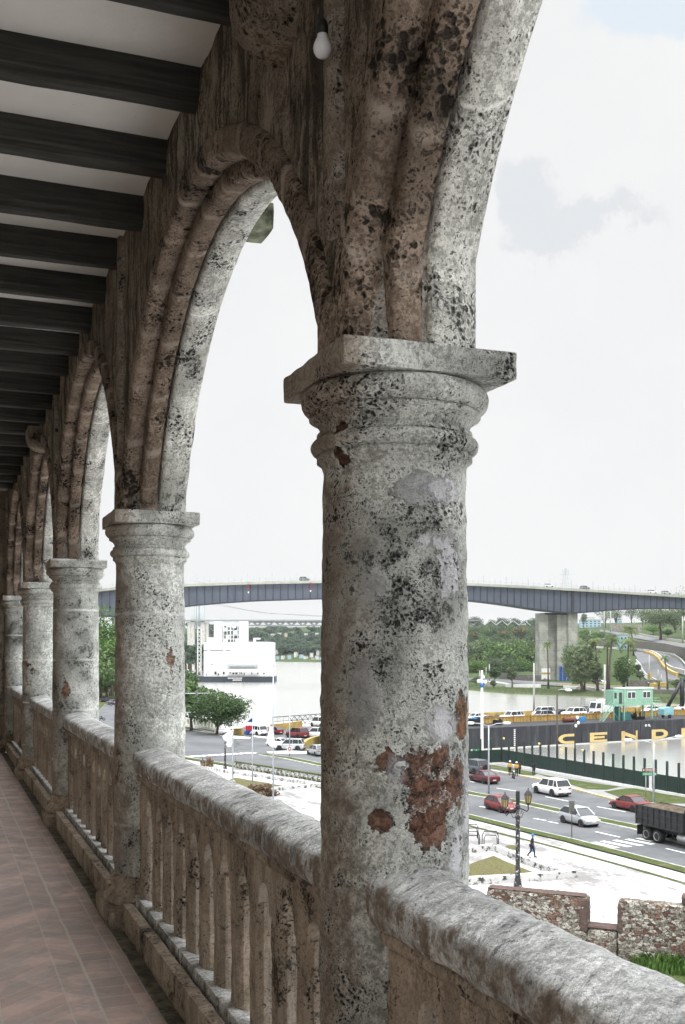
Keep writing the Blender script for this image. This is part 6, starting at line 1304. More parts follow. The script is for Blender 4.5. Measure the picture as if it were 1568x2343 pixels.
# banners hanging under the parapet
for px, lab in ((662, 'red and white strip hanging from the high bridge, left one'), (881 - 0.5, 'red and white strip hanging from the high bridge, right one')):
    px = {662: 662, 880.5: 709}[px] if px != 662 else 662
    px = 662 if 'left' in lab else 881
    if 'right' in lab: px = 390.2 + .2489 * 1282
    else: px = 390.2 + .2489 * 712
    s, _ = gpt(px); a = smooth(tx, tz, s); t = thing('hanging_marker', lab, 'marker', (gA.x + gx.x * s - gy.x * 1.5, gA.y + gx.y * s - gy.y * 1.5, a), math.atan2(gx.y, gx.x), 'markers on the high bridge'); MB().box((0, 0, -1.2), (.3, .15, 3.0)).build('strip', M_redc, t); MB().box((0, 0, -3.5), (.5, .2, .7)).build('weight', M_white, t)
# pier
def mk_pier():
    n = NM('rust_streaked_concrete'); p = n.pos(); a = n.noise(n.vm('MULTIPLY', p, (1, 1, .06)), .35, 5, .6); b = n.noise(p, .3, 5, .6); c = n.mix(n.ramp(b, .35, .65), (.26, .27, .24), (.40, .41, .36)); c = n.mix(n.m('MULTIPLY', n.ramp(a, .6, .72), .6), c, (.24, .17, .08)); z = n.sep(p)[2]; j = n.ramp(n.m('PINGPONG', z, 2.4), .03, .12, .5, 0); return n.out(n.mix(j, c, (.15, .15, .14)), .85)
M_pierc = mk_pier()
for nm, (pxa, pxb), lab in (('bridge_pier', (1241, 1325), 'tall twin-legged concrete pier under the right part of the high bridge'), ('bridge_pier', (258, 330), 'concrete pier of the high bridge behind the second column')):
    sa, d = gpt(pxa); sb, _ = gpt(pxb); zt_ = smooth(bx_, bz_, (sa + sb) / 2) - .2; base_z = (-14.3 if pxa > 1000 else WZ) ; q = gA + gx * sa; t = thing(nm, lab, 'bridge pier', (q.x, q.y, base_z), math.atan2(gx.y, gx.x), 'piers of the high bridge'); Lp = sb - sa; Hp = zt_ - base_z
    for x0, x1, y0 in ((0, .23, 0), (.23, .50, 3.2), (.49, .75, .2), (.75, 1.0, -1.6)):
        m = MB(); m.box((Lp * (x0 + x1) / 2, 5.5 + y0, Hp / 2), (Lp * (x1 - x0), 5, Hp)); m.build('shaft', M_pierc, t)
    m = MB(); m.box((Lp / 2, 5.5, Hp - .2), (Lp * .7, 6, .9)); m.build('bearing', M_gird2, t)
    if pxa > 1000: m = MB(); m.box((Lp * .12, .94, 3.4), (Lp * .235, .1, 5.2)); m.build('white_band', M_white, t); m = MB(); m.box((Lp * .12, .87, 3.6), (Lp * .235, .05, .9)); m.build('ochre_band', M_yel, t)
q = gA + gx * (gpt(1268)[0]) - gy * 4; t = thing('blue_hoarding', 'blue sheet hoarding at the foot of the bridge pier', 'hoarding', (q.x, q.y, -14.1), math.atan2(gx.y, gx.x)); MB().box((3.4, 0, 3.4), (6.0, .3, 6.6)).build('sheet', simple('deep_blue_sheet', (.02, .08, .28), .5), t); m = MB(); [m.box((.5 + i * 1.9, -.25, 3.5), (.15, .15, 7)) for i in range(4)]; m.build('frame', M_galv, t)
# lattice mast on the bridge
s, d = gpt(1311); k = d / FOC; a = smooth(tx, tz, s) + 1; q = gA + gx * s + gy * 8; t = thing('lattice_mast', 'thin lattice mast with crossarms rising above the high bridge', 'mast', (q.x, q.y, a), 0); Hm = 50 * k; m = MB()
for sx, sy in ((-1, -1), (1, -1), (1, 1), (-1, 1)): m.tube([(sx * 1.1, sy * 1.1, 0), (sx * .35, sy * .35, Hm)], .12, 4)
for i in range(9):
    z = Hm * i / 9; z2 = Hm * (i + 1) / 9; w0 = 1.1 - .75 * i / 9; w1 = 1.1 - .75 * (i + 1) / 9; m.tube([(-w0, -w0, z), (w1, -w1, z2)], .08, 3); m.tube([(w0, -w0, z), (-w1, -w1, z2)], .08, 3)
m.build('lattice', M_galv, t); m = MB(); [m.box((0, 0, Hm * f_), (w_, .3, .15), -YAW) for f_, w_ in ((.3, 5), (.5, 5.5), (.72, 6), (.86, 3.5))]; [m.box((x, 0, Hm * .8), (.12, .12, 3)) for x in (-1.6, 1.6, 0)]; m.build('crossarms', M_galv, t)

# ================================================================= POWER SHIP
M_ship = simple('white_ship_paint', (.70, .71, .72), .5, 0, .05, .2)
b = G(437, 1561, WZ); d = (b - EYE).dot(FW); k = d / FOC; t = thing('power_ship', 'big white power barge with a black hull moored on the left bank', 'ship', b, -YAW)
def sx(px): return (px - 437) * k
def sz_(py): return (1561 - py) * k
m = MB(); m.box((sx(533), 8, 1.3), (sx(629) - sx(437), 16, 2.9)); m.build('hull', simple('dark_blue_hull', (.03, .04, .055), .5), t)
m = MB(); x0, x1 = sx(466), sx(626); m.box(((x0 + x1) / 2, 8.2, (sz_(1549) + sz_(1472)) / 2 + .3), (x1 - x0, 15, sz_(1472) - sz_(1549) + .6)); m.build('superstructure', M_ship, t)
for xa, xb in ((487, 505), (545, 565)): MB().box((sx((xa + xb) / 2), 8, (sz_(1472) + sz_(1421)) / 2), (sx(xb) - sx(xa), 6, sz_(1421) - sz_(1472))).build('tower', M_ship, t)
m = MB()
for x in (508, 516, 524, 531, 541): MB().box((sx(x), 8, (sz_(1472) + sz_(1424)) / 2), (.5, .5, sz_(1424) - sz_(1472))).build('stack_pipe', M_ship, t)
for y in (1428, 1442, 1453, 1462): m.box((sx(526), 8, sz_(y)), (sx(547) - sx(505), .6, .5))
for x, y in ((512, 1440), (533, 1432), (536, 1447), (518, 1458), (540, 1465), (514, 1467)): m.box((sx(x), 7, sz_(y)), (1.8, 1.8, 1.9))
MB().box((sx(580), 8, sz_(1466)), (1.2, 1.2, 3)).build('vent_stack', M_ship, t); MB().box((sx(478), 8, sz_(1464)), (3.4, 3, 2.6)).build('vent_stack', M_ship, t); m.box((sx(588), 8, sz_(1461)), (2.4, 1, .8)); m.build('pipework', M_ship, t)
m = MB()
for yy in (1469,): m.tube([(sx(566), .9, sz_(yy)), (sx(618), .9, sz_(yy))], .1, 4)
for i in range(14): m.box((sx(566 + i * 4), .9, sz_(1470)), (.12, .12, .9))
for i in range(16): m.box((sx(450 + i * 12), .4, sz_(1547)), (.14, .14, 1.2))
m.tube([(sx(448), .4, sz_(1545.5)), (sx(629), .4, sz_(1545.5))], .07, 4); m.build('railings', M_galv, t)
for i, (xa, xb, y) in enumerate(((461, 474, 1488), (480, 511, 1488), (516, 528, 1488))): m = MB(); m.box((sx((xa + xb) / 2), .66, sz_(y)), (sx(xb) - sx(xa), .1, .28)); m.build('vent_slot', M_trim, t)
m = MB(); xs = [(493, 1540, 5, 7), (500, 1543, 3, 5), (512, 1540, 4, 6), (527, 1538, 2, 7), (534, 1541, 3.4, 4), (541, 1541, 4.6, 4), (549, 1540, 1.5, 6), (553, 1540, 1.5, 6), (559, 1542, 2, 5), (576, 1541, 2, 5), (590, 1541, 2, 4), (604, 1541, 3, 4), (472, 1543, 2, 4), (485, 1520, 3, 1.5)]
for x, y, w_, h_ in xs: m.box((sx(x), .6, sz_(y)), (w_ * k, .15, h_ * k))
m.build('openings', M_trim, t)
m = MB(); m.box((sx(558), -.6, sz_(1534)), (15, 3, 8 * k * .9)); m.build('deck_house', M_ship, t); m = MB(); m.box((sx(558), -.6, sz_(1522)), (14, 2.4, .9)); m.box((sx(523), -.8, sz_(1524)), (1.6, 1.6, 1.6)); m.build('deck_gear', M_galv, t)
m = MB()
for x in (450, 458):
    m.tube([(sx(x), 4, sz_(1545)), (sx(x), 4, sz_(1436))], .25, 4)
for i in range(12): y = 1540 - i * 9; m.tube([(sx(450), 4, sz_(y)), (sx(458), 4, sz_(y - 9))], .12, 3); m.tube([(sx(458), 4, sz_(y)), (sx(450), 4, sz_(y - 9))], .12, 3)
m.build('lattice_tower', M_ship, t)
m = MB()
for r_, (x0_, n2, y) in enumerate(((523, 11, 1551.5), (534, 7, 1556))):
    for i in range(n2): m.box((sx(x0_ + i * 3.0), -.04, sz_(y)), (2.2 * k, .08, 2.6 * k))
m.build('lettering', M_white, t)
# ================================================================= FAR BRIDGES AND SHORE
dF = 980.; k = dF / FOC
def fp(px, py, d=dF): return P(px, py, d)
b = fp(400, 1481); b.z = WZ; t = thing('far_bridge', 'pale truss bridge far upstream behind the power barge', 'bridge', b, -YAW); zz = lambda y: EYE.z + (HZ - y) * k - WZ; fx = lambda px: (px - 400) * k
m = MB(); m.box((fx(600), 0, zz(1420)), (fx(1100) - fx(100), 9, 1.4)); m.build('deck', simple('pale_far_steel', (.24, .26, .27), .6), t)
m = MB(); m.box((fx(820), -3, zz(1431.5)), (fx(1100) - fx(564), .8, 1.5)); m.box((fx(820), 0, zz(1423)), (fx(1100) - fx(564), 1.2, 1.6))
for i in range(50): x = fx(564) + i * 5.2; m.tube([(x, -3, zz(1421)), (x + 5.2, -3, zz(1432))] if i % 2 else [(x, -3, zz(1432)), (x + 5.2, -3, zz(1421))], .9, 4)
m.build('truss', simple('grey_truss_steel', (.22, .24, .24), .6), t)
[MB().box((fx(x), 0, zz(1421) / 2 - 3), (w_, 6, zz(1421) + 4)).build('pier', M_conc, t) for x, w_ in ((434, 3.), (442, 3.), (467, 4.), (474, 3.))]
Mpy = simple('pale_pylon', (.5, .54, .55), .7); [MB().box((fx(x), 2, zz(1385)), (w_, 4, zz(1330) - zz(1440))).build('pylon', Mpy, t) for x, w_ in ((441, 3.6), (447, 2.0), (454, 3.), (461, 5.))]
m = MB(); m.tube([tuple(V((fx(x), 0, zz(y)))) for x, y in ((462, 1378), (510, 1384), (560, 1395), (620, 1404), (740, 1409))], .10, 4); m.tube([tuple(V((fx(x), 3, zz(y)))) for x, y in ((462, 1380), (500, 1385), (600, 1402), (740, 1411))], .08, 4); m.build('cables', M_iron, t)
M_house = [simple('white_house_wall', (.72, .72, .70), .8), simple('cream_house_wall', (.6, .55, .45), .8), simple('pale_blue_house_wall', (.40, .58, .68), .8), simple('pink_grey_house_wall', (.5, .42, .4), .8)]; M_roof = simple('grey_flat_roof', (.3, .3, .29), .8)
def house(name, lab, q, w, dp, h, mat, rz, group, wins=3):
    t = thing(name, lab, 'house', q, rz, group); MB().box((0, 0, h / 2 - (1.5 if wins else 5)), (w, dp, h + (3 if wins else 10))).build('walls', mat, t); MB().box((0, 0, h + .15), (w + .5, dp + .5, .3)).build('roof', M_roof, t)
    if wins:
        for f_ in range(max(1, int(h / 3))):
            for i in range(wins): m = MB(); m.box((-w / 2 + w * (i + .5) / wins, -dp / 2 - .03, 1.6 + 3 * f_), (w / wins * .45, .12, 1.3)); m.build('window', M_glass, t)
    return t
# houses on the far shore of the second-arch view
g = random.Random(12); cnt = 0
HL = [(690, 1460, 9, 5, 0), (700, 1459, 5, 6, 0), (588, 1461, 9, 5, 0), (582, 1458, 4, 3, 0), (626, 1452, 8, 4, 0), (640, 1450, 9, 4, 0), (655, 1449, 5, 3, 1), (700, 1452, 8, 5, 0), (725, 1450, 7, 4, 0), (656, 1483, 9, 5, 0), (668, 1482, 7, 5, 0), (680, 1484, 6, 4, 1), (635, 1488, 6, 5, 0), (636, 1503, 6, 4, 2), (648, 1502, 6, 4, 0), (662, 1500, 7, 3, 2), (678, 1494, 6, 4, 0), (690, 1500, 8, 4, 2), (700, 1503, 7, 4, 0), (713, 1496, 7, 4, 0), (726, 1503, 8, 4, 0), (728, 1490, 7, 5, 0), (736, 1507, 9, 5, 2), (718, 1506, 7, 3, 3)]
for i, (x, y, w_, h_, c_) in enumerate(HL):
    q = hit(x, max(y + 2, 1466), 900, 2400); dd = (q - EYE).dot(FW) - 16; q = P(x, y + 2, dd); kk = dd / FOC
    house('distant_house', ['white', 'cream', 'pale blue', 'grey'][c_] + ' house ' + ['at the top of', 'high on', 'halfway up', 'low on', 'at the waterside below'][min(4, int((y - 1445) / 13))] + ' the far wooded shore', q, w_ * kk, 8, h_ * kk, M_house[c_], -YAW + g.uniform(-.3, .3), 'houses on the far shore', 0)
# trees on the far shore
proto = []
for i in range(4):
    proto.append(make_tree('distant_tree', 'dark rounded tree on the far wooded shore', (0, 0, -900), 14, 9, M_lf[3], 60 + i, n=700, leaf=1.1, group='trees of the far shore', lumps=10))
def ptree(x, y, sc, dmin=900, dmax=2400):
    q = hit(x, y, dmin, dmax); r = dup(g.choice(proto), (q.x, q.y, q.z - 1.5), g.uniform(0, 6.28), scale=sc); return r
for i in range(170):
    x = 560 + g.random() * 230; y = 1446 + (g.random() ** .9) * 58
    if y > 1496 and g.random() < .6: continue
    ptree(x, y, g.uniform(.75, 1.15))
for i in range(36): ptree(420 + g.random() * 150, 1450 + g.random() * 45, g.uniform(.9, 1.5))
for p_ in proto: p_.location = hit(570 + 12 * proto.index(p_), 1470, 900, 2400)
# ================================================================= LEFT BANK TREES
LB = 'trees along the left bank'
t = make_tree('broad_tree', 'broad dense green tree at the junction, seen through the second arch', G(495, 1681), 8.2, 5.8, M_lf[0], 101, n=9500, leaf=.21, lumps=34, cz=.56, squash=.42, trunk_h=.16, group=LB, tr=.035, lean=(.4, -.3))
for i, (x, y, h, r, mt, lab) in enumerate([(437, 1672, 9.5, 6.0, 0, 'dark green tree just right of the second column'), (405, 1650, 11, 7, 0, 'tree hidden behind the second column'), (452, 1640, 7.0, 6, 0, 'grey green tree behind the broad tree'),
        (244, 1603, 13, 9, 0, 'lower green tree above the street, left of the second column'), (254, 1592, 20, 10, 2, 'bright green tree in the gap between the second and third columns'), (228, 1597, 19, 9, 2, 'bright green tree beside the third column'), (268, 1600, 17, 9, 0, 'green tree half behind the second column'),
        (240, 1585, 30, 15, 2, 'tall light green tree behind the street trees'), (262, 1583, 26, 12, 0, 'tall green tree directly left of the second column')]):
    make_tree('street_tree', lab, G(x, y), h, r, M_lf[mt], 120 + i, n=2600, leaf=.42 if y > 1620 else .6, lumps=22, group=LB, cz=.6, squash=.42, trunk_h=.2)
for i in range(16): q = up(620 + i * 22, (222 + (i * 37) % 50 - 784) / FOC * (620 + i * 22), GZ); r = dup(proto[i % 4], (q.x, q.y, GZ), i, 'dark tree far behind the street, between the columns', scale=1.3 + (i % 3) * .3); r['group'] = 'far trees up the left bank'
for i in range(10): q = up(600 + i * 25, (425 + (i * 29) % 45 - 784) / FOC * (600 + i * 25), GZ); r = dup(proto[i % 4], (q.x, q.y, GZ), i, 'dark tree behind the power barge on the left bank', scale=1.3); r['group'] = 'far trees behind the power barge'
# shed roof and tall columns far left
q = G(250, 1560); q = up(640, (250 - 784) / FOC * 640, GZ); pole('pale_column', 'pale blue column rising over the trees between the second and third columns', 'column', q, V((q.x + 0.01, q.y, EYE.z + (HZ - 1432) / FOC * 640)), 1.3, 1.2, simple('pale_blue_column', (.42, .55, .68), .6))
t = thing('far_shed', 'grey roofed shed above the distant trees between the columns', 'shed', up(760, (240 - 784) / FOC * 760, GZ), -YAW); MB().box((0, 0, 12), (26, 12, 24)).build('walls', M_house[0], t); m = MB(); m.prism([(-14, 24), (14, 24), (8, 28), (0, 29.5), (-8, 28)], -6, 6, 'y'); m.build('roof', simple('brown_grey_roof', (.2, .16, .15), .8), t)
# ================================================================= RIGHT BANK
def ribbon(name, E0, E1, mat, dz=.35, n=40, dmin=330):
    """surface draped over the hillside between two lines read from the survey"""
    def samp(E, t):
        L_ = [0]; 
        for a, b in zip(E, E[1:]): L_.append(L_[-1] + math.hypot(b[0] - a[0], b[1] - a[1]))
        q = t * L_[-1]
        for i in range(len(E) - 1):
            if q <= L_[i + 1] + 1e-6: f_ = (q - L_[i]) / (L_[i + 1] - L_[i]); return (E[i][0] + f_ * (E[i + 1][0] - E[i][0]), E[i][1] + f_ * (E[i + 1][1] - E[i][1]))
        return E[-1]
    rows = []
    for i in range(n + 1):
        a, b = hit(*samp(E0, i / n), dmin), hit(*samp(E1, i / n), dmin); rows.append([tuple(a.lerp(b, j / 4) + V((0, 0, dz + .15 * math.sin(PI * j / 4)))) for j in range(5)])
    m = MB(); m.grid(rows); return struct(m.build(name, mat, None, True))
def bwall(name, E, h, w, mat, lab, cat='wall', group=None, dz=0.):
    pts = [hit(*e) + V((0, 0, dz)) for e in E]; o = strip(name, None, -w / 2, w / 2, mat, h=h, pts=pts, st=False); m_ = o; tag(o, lab, cat, group); return o
M_road2 = simple('pale_asphalt', (.13, .135, .14), .85, 0, .12, .2)
ribbon('bank_road', [(1060, 1552), (1150, 1556), (1240, 1561.5), (1320, 1566), (1400, 1571), (1568, 1578), (1700, 1585)], [(1060, 1558.5), (1150, 1563), (1240, 1569), (1320, 1574), (1400, 1578), (1568, 1588), (1700, 1596)], M_road2, .4)
pB_ = lambda L_: [WB(*p) for p in L_]
ribbon('ramp_road', pB_([(820, 800), (850, 870), (900, 950), (950, 1060), (1020, 1150), (1150, 1225), (1230, 1270)]), pB_([(985, 820), (1100, 868), (1180, 930), (1245, 1030), (1320, 1110), (1430, 1170), (1560, 1240)]), M_road2, .6)
ribbon('ramp_road', pB_([(1000, 820), (1110, 862), (1195, 920), (1270, 1020), (1350, 1085), (1500, 1135), (1700, 1200)]), pB_([(700, 750), (1100, 800), (1300, 850), (1430, 900), (1500, 960), (1568, 1040), (1700, 1120)]), M_road2, .6)
ribbon('upper_road', pB_([(330, 478), (480, 500), (600, 520), (780, 545), (900, 560), (1100, 600), (1300, 650), (1568, 690), (1800, 740)]), pB_([(330, 505), (480, 530), (600, 560), (780, 600), (950, 625), (1150, 665), (1300, 700), (1568, 745), (1800, 800)]), M_road2, .6)
ribbon('footpath', pB_([(840, 985), (870, 1060), (930, 1140), (1020, 1220)]), pB_([(870, 940), (940, 1040), (1010, 1130), (1150, 1215)]), M_walk, .5, 16)
RW = 'retaining walls and kerbs of the ramp'
bwall('yellow_kerb_wall', pB_([(970, 822), (1060, 845), (1130, 880), (1190, 930), (1225, 990), (1260, 1045), (1320, 1100), (1400, 1145), (1450, 1160)]), 1.9, 1.2, M_yel, 'curved yellow wall dividing the ramp road', group=RW)
bwall('white_kerb_wall', pB_([(960, 808), (1060, 828), (1150, 868), (1210, 918), (1250, 980), (1300, 1040), (1380, 1085), (1568, 1135)]), 2.3, .8, M_conc, 'pale parapet running behind the curved yellow wall', group=RW)
bwall('white_kerb_wall', pB_([(700, 752), (1000, 790), (1250, 830), (1400, 855), (1500, 925), (1568, 1000), (1700, 1080)]), 1.2, .6, M_conc, 'pale kerb along the outer side of the ramp', group=RW)
bwall('yellow_edge', pB_([(860, 925), (920, 1000), (950, 1075), (1000, 1140), (1080, 1190), (1150, 1225)]), .9, .6, M_conc, 'pale kerb along the inner side of the ramp', group=RW)
bwall('retaining_wall', pB_([(770, 742), (900, 755), (1100, 775), (1300, 810), (1500, 870), (1700, 920)]), 5.2, 1.2, M_stonew, 'dark stone retaining wall below the upper road', group=RW)
bwall('retaining_wall', pB_([(240, 715), (330, 722), (430, 735), (520, 745)]), 6.5, 1.2, M_stonew, 'dark stone retaining wall left of the palms', group=RW)
bwall('white_wall', pB_([(900, 552), (1000, 575), (1150, 605), (1400, 645), (1568, 668)]), 1.8, .6, M_conc, 'long pale wall above the upper road', group=RW)
bwall('yellow_edge', pB_([(870, 562), (1000, 590), (1200, 640), (1400, 672), (1568, 690)]), .7, .5, M_yel, 'yellow kerb of the upper road', group=RW)
bwall('white_wall', pB_([(120, 722), (250, 735), (420, 745), (560, 752), (760, 750)]), 1.2, .7, M_white, 'white kerb where the ramp begins behind the palms', group=RW)
bwall('stone_wall', pB_([(770, 1290), (900, 1290), (1000, 1288), (1150, 1290)]), 2.4, .8, M_stonew, 'low dark rubble wall behind the green cabin', group=RW)
bwall('white_path_wall', pB_([(160, 1170), (240, 1200), (330, 1240), (420, 1265)]), 1.2, 1.6, M_white, 'white sloping path edge behind the willow-like tree', group=RW)
bwall('yellow_edge', pB_([(-300, 1290), (0, 1300), (200, 1305), (450, 1312), (640, 1315)]), .8, .5, M_yel, 'yellow kerb of the bank road below the grass slope', group=RW)
bwall('yellow_edge', pB_([(1090, 1312), (1180, 1300), (1290, 1295)]), 1.6, 2., M_yel, 'yellow kerb end at the foot of the ramp', group=RW)
bwall('white_wall', [WA(540, 1178), WA(700, 1182), WA(870, 1188), WA(1040, 1190)], 1.3, .8, M_white, 'low white wall on the river bank left of the pier', group=RW)
bwall('white_wall', [WA(1380, 1205), WA(1568, 1222), WB(-20, 1350), WB(150, 1345), WB(380, 1385)], 1.2, .8, M_white, 'low white wall on the river bank right of the pier', group=RW)
bwall('stone_wall', [WA(440, 1058), WA(700, 1090), WA(1040, 1110)], 3., .8, M_stonew, 'dark stone wall behind the bank road left of the pier', group=RW)
bwall('stone_wall', pB_([(1040, 1395), (1300, 1400), (1500, 1412), (1700, 1425)]), 1.4, 1., M_stonew, 'low stone bank wall right of the green cabin', group=RW)
q = G(*WA(480, 1225), WZ); t = thing('concrete_block', 'tilted concrete landing block at the water edge', 'block', (q.x, q.y, WZ + .3), -YAW - .5); m = MB(); m.prism([(-8, .2), (-7, 3.2), (7, 1.6), (8, .2)], 0, 7, 'y'); m.build('slab', M_pierc, t)
# houses at the top
q = hit(*WB(190, 440)); kk = (q - EYE).dot(FW) / FOC; house('blue_house', 'long pale blue building right of the bridge pier', q, 46 * kk, 10, 17 * kk, M_house[2], -YAW, 'houses up the hill', 5)
q = hit(*WB(225, 420)) + FW * 14; house('white_house', 'white house above the pale blue building', q, 19 * kk, 9, 20 * kk, M_house[0], -YAW, 'houses up the hill', 2)
q = hit(*WB(680, 350)) + FW * 5; house('blue_grey_house', 'slim blue grey house between the dark trees', q, 9 * kk, 9, 17 * kk, M_house[2], -YAW, 'houses up the hill', 2)
q = hit(*WB(600, 380)); house('blue_house', 'low blue house behind the garden wall', q, 14 * kk, 9, 9 * kk, M_house[2], -YAW, 'houses up the hill', 3)
q = hit(*WB(1260, 400)) + FW * 8; house('cream_house', 'cream house showing through the large leaning tree', q, 16 * kk, 9, 16 * kk, M_house[1], -YAW, 'houses up the hill', 3)
bwall('garden_wall', pB_([(500, 490), (640, 492), (800, 498), (930, 500)]), 7.0, .8, simple('mouldy_pale_wall', (.42, .38, .32), .9, 0, .35, .4), 'mouldy pale garden wall above the upper road', group=RW)
# poles
def hp(px, pyb, pyt, r, lab, mat=M_conc, nm='utility_pole'):
    q = hit(px, pyb); d = (q - EYE).dot(FW); return pole(nm, lab, 'pole', q, V((q.x, q.y, EYE.z + (HZ - pyt) / FOC * d)), r, r * .8, mat, 'poles on the right bank'), q
for x, yb, yt, r, lab in [(1383, 1447, 1396, .75, 'tall white pole beneath the bridge, left one of the pair'), (1397, 1449, 1396, .65, 'tall white pole beneath the bridge, right one of the pair'), (1451, 1443, 1408, .5, 'white pole in front of the mouldy garden wall'), (1440, 1572, 1508, .45, 'pale pole between the green cabin and the round tree'), (1562, 1472, 1410, .5, 'grey pole at the right edge under the bridge'),
                          (1350.5, 1478, 1440, .25, 'thin grey pole left of the leftmost palm'), (1486, 1558, 1498, .28, 'lamp pole with a yellow foot on the ramp'), (1506, 1556, 1532, .25, 'light blue lamp pole at the foot of the ramp'), (1514, 1565, 1543, .2, 'short pale pole at the foot of the ramp'), (1176, 1540, 1517, .35, 'fence pole among the small bank trees, right one'), (1120, 1561, 1520, .3, 'fence pole among the small bank trees, left one'), (1097.5, 1560, 1534, .3, 'short thick pole beside the white mast'), (1112.5, 1551, 1526, .25, 'pale pole behind the bank road, left part')]:
    hp(x, yb, yt, r, lab)
q = hit(1487, 1557); t = MB().box((0, 0, 1.3), (1.4, 1.4, 4.2)).build('yellow_post_base', M_yel); t.location = q; tag(t, 'yellow painted base of the lamp pole on the ramp', 'post base')
# trees
TR = 'trees on the right bank'; g = random.Random(31)
pr = []
for i, mt in enumerate((0, 1, 0, 1, 2)): pr.append(make_tree('hillside_tree', 'tree in the dense grove left of the bridge pier', (0, 0, -900), 14, 9.5, M_lf[mt], 200 + i, n=2600, leaf=.62, group='grove left of the bridge pier', lumps=26, squash=.50, cz=.48, trunk_h=.12))
used = 0
spots = []
for j, y in enumerate((1398, 1409, 1420, 1432, 1444, 1456, 1470, 1484, 1498, 1512, 1526, 1538)):
    for x in range(1045, 1250 if y < 1520 else 1245, 21): spots.append((x + g.uniform(-8, 8) + (j % 2) * 10, y + g.uniform(-3, 3)))
for i, (x, y) in enumerate(spots):
    q = hit(x, y); sc = g.uniform(.8, 1.15) * (1.0 if y > 1440 else 1.1)
    if y > 1515: sc *= .75
    if y < 1422: sc *= 1.28
    if used < 5: o = pr[used]; o.location = (q.x, q.y, q.z - 2); o.scale = (sc,) * 3; used += 1
    else: dup(g.choice(pr), (q.x, q.y, q.z - 2), g.uniform(0, 6.3), scale=sc)
for (x, y, lab, r_, h_) in [(1150, 1475, 'flame tree with orange blossom nearest the middle of the grove', 9.5, 13), (1190, 1474, 'flame tree with orange blossom beside the bridge pier', 10, 14), (1080, 1482, 'flame tree with orange blossom against the nearest column', 9, 14), (1160, 1505, 'lower flame tree with sparse blossom in the grove', 7, 10)]:
    q = hit(x, y) - FW * 7; make_tree('flame_tree', lab, q + V((0, 0, 2.5)), h_, r_, M_lf[0], int(x), n=2300, leaf=.6, group='flame trees', flowers=True, lumps=20)
def rtree(x, yb, ytop, wpx, mt, lab, n=2600, leaf=.4, nm='bank_tree', lean=(0, 0), seed=0, trunk_h=.3, sq=.40, cz=.62, d_=None, lumps=20, el=1.):
    q = hit(x, yb); k = (q - EYE).dot(FW) / FOC; h = (yb - ytop) * k; L_ = RT * (lean[0] * k); return make_tree(nm, lab, q, h, wpx * k / 2, M_lf[mt], int(x + yb) + seed, n=n, leaf=leaf, group=TR, trunk_h=trunk_h, squash=sq, cz=cz, lean=(L_.x, L_.y), lumps=lumps, elong=el)
rtree(1333, 1586, 1464, 96, 1, 'large willow-like olive tree in front of the bridge pier', n=7000, leaf=.4, lean=(-8, 0), sq=.42, cz=.57, trunk_h=.25, lumps=34, el=1.7)
rtree(1427, 1577, 1492, 54, 0, 'round dark green tree behind the green cabin', n=4200, leaf=.36, sq=.42, cz=.55, trunk_h=.22, lumps=24)
rtree(1367, 1584, 1505, 40, 1, 'slender olive tree right of the willow-like tree', n=1800, lean=(-3, 0))
rtree(1132, 1563, 1526, 34, 0, 'small round tree on the bank, left one', n=1400, leaf=.35)
rtree(1172, 1572, 1521, 28, 1, 'small sparse tree on the bank beside the road', n=1200, leaf=.35)
rtree(1512, 1466, 1384, 120, 1, 'big leaning tree with a dark trunk under the bridge at the right', n=7000, leaf=.5, lean=(-4, 0), sq=.36, cz=.66, trunk_h=.5, lumps=34, el=1.3)
for x, y, yt, w_, mt, lab in [(1385, 1437, 1385, 50, 0, 'dark tree behind the pair of white poles'), (1410, 1432, 1388, 44, 0, 'dark tree left of the slim blue grey house'), (1445, 1425, 1385, 40, 0, 'dark tree right of the slim blue grey house'), (1350, 1425, 1385, 34, 1, 'tree behind the white house'), (1336, 1438, 1402, 20, 1, 'thin tree in front of the pale blue building'),
                              (1470, 1430, 1388, 60, 2, 'light green tree left of the big leaning tree'), (1560, 1440, 1340, 90, 0, 'tall tree rising above the high bridge at the right edge'), (1545, 1448, 1400, 60, 0, 'tree at the right edge under the bridge'), (1600, 1450, 1345, 100, 0, 'tall tree outside the right edge'), (1338, 1470, 1438, 40, 2, 'bush beside the bridge pier, upper one'), (1372, 1468, 1446, 50, 2, 'hedge of bushes below the upper road, left'), (1352, 1478, 1448, 40, 0, 'bush left of the thin grey pole'), (1410, 1472, 1452, 50, 1, 'hedge of bushes below the upper road, right'), (1528, 1458, 1440, 30, 0, 'round bush beside the leaning trunk'), (1495, 1452, 1432, 60, 2, 'light green bush behind the leaning trunk')]:
    rtree(x, y, yt, w_, mt, lab, n=1800, leaf=.55, trunk_h=.15, seed=3)
for x, y, yt, w_, lab in [(1412, 1560, 1536, 20, 'bush at the foot of the round dark green tree'), (1465, 1558, 1536, 26, 'shrub left of the ramp kerb'), (1462, 1540, 1520, 16, 'shrub higher on the grass slope'), (1548, 1580, 1550, 34, 'shrub with dry leaves at the foot of the ramp'), (1345, 1560, 1540, 26, 'shrub behind the willow-like tree'), (1090, 1568, 1548, 36, 'shrub on the water edge beside the nearest column'), (1130, 1575, 1556, 18, 'shrub above the concrete block')]:
    rtree(x, y, yt, w_, 1, lab, n=700, leaf=.35, nm='shrub', trunk_h=.1)
PG = 'palms on the right bank'
def rpalm(x, yb, ytop, w_, lab, lean=0, thick=.3, seed=1):
    q = hit(x, yb); k = (q - EYE).dot(FW) / FOC; L_ = RT * (lean * k); return make_palm(lab, q, (yb - ytop) * k, w_ * k / 2 * 1.15, seed, PG, (L_.x, L_.y), thick)
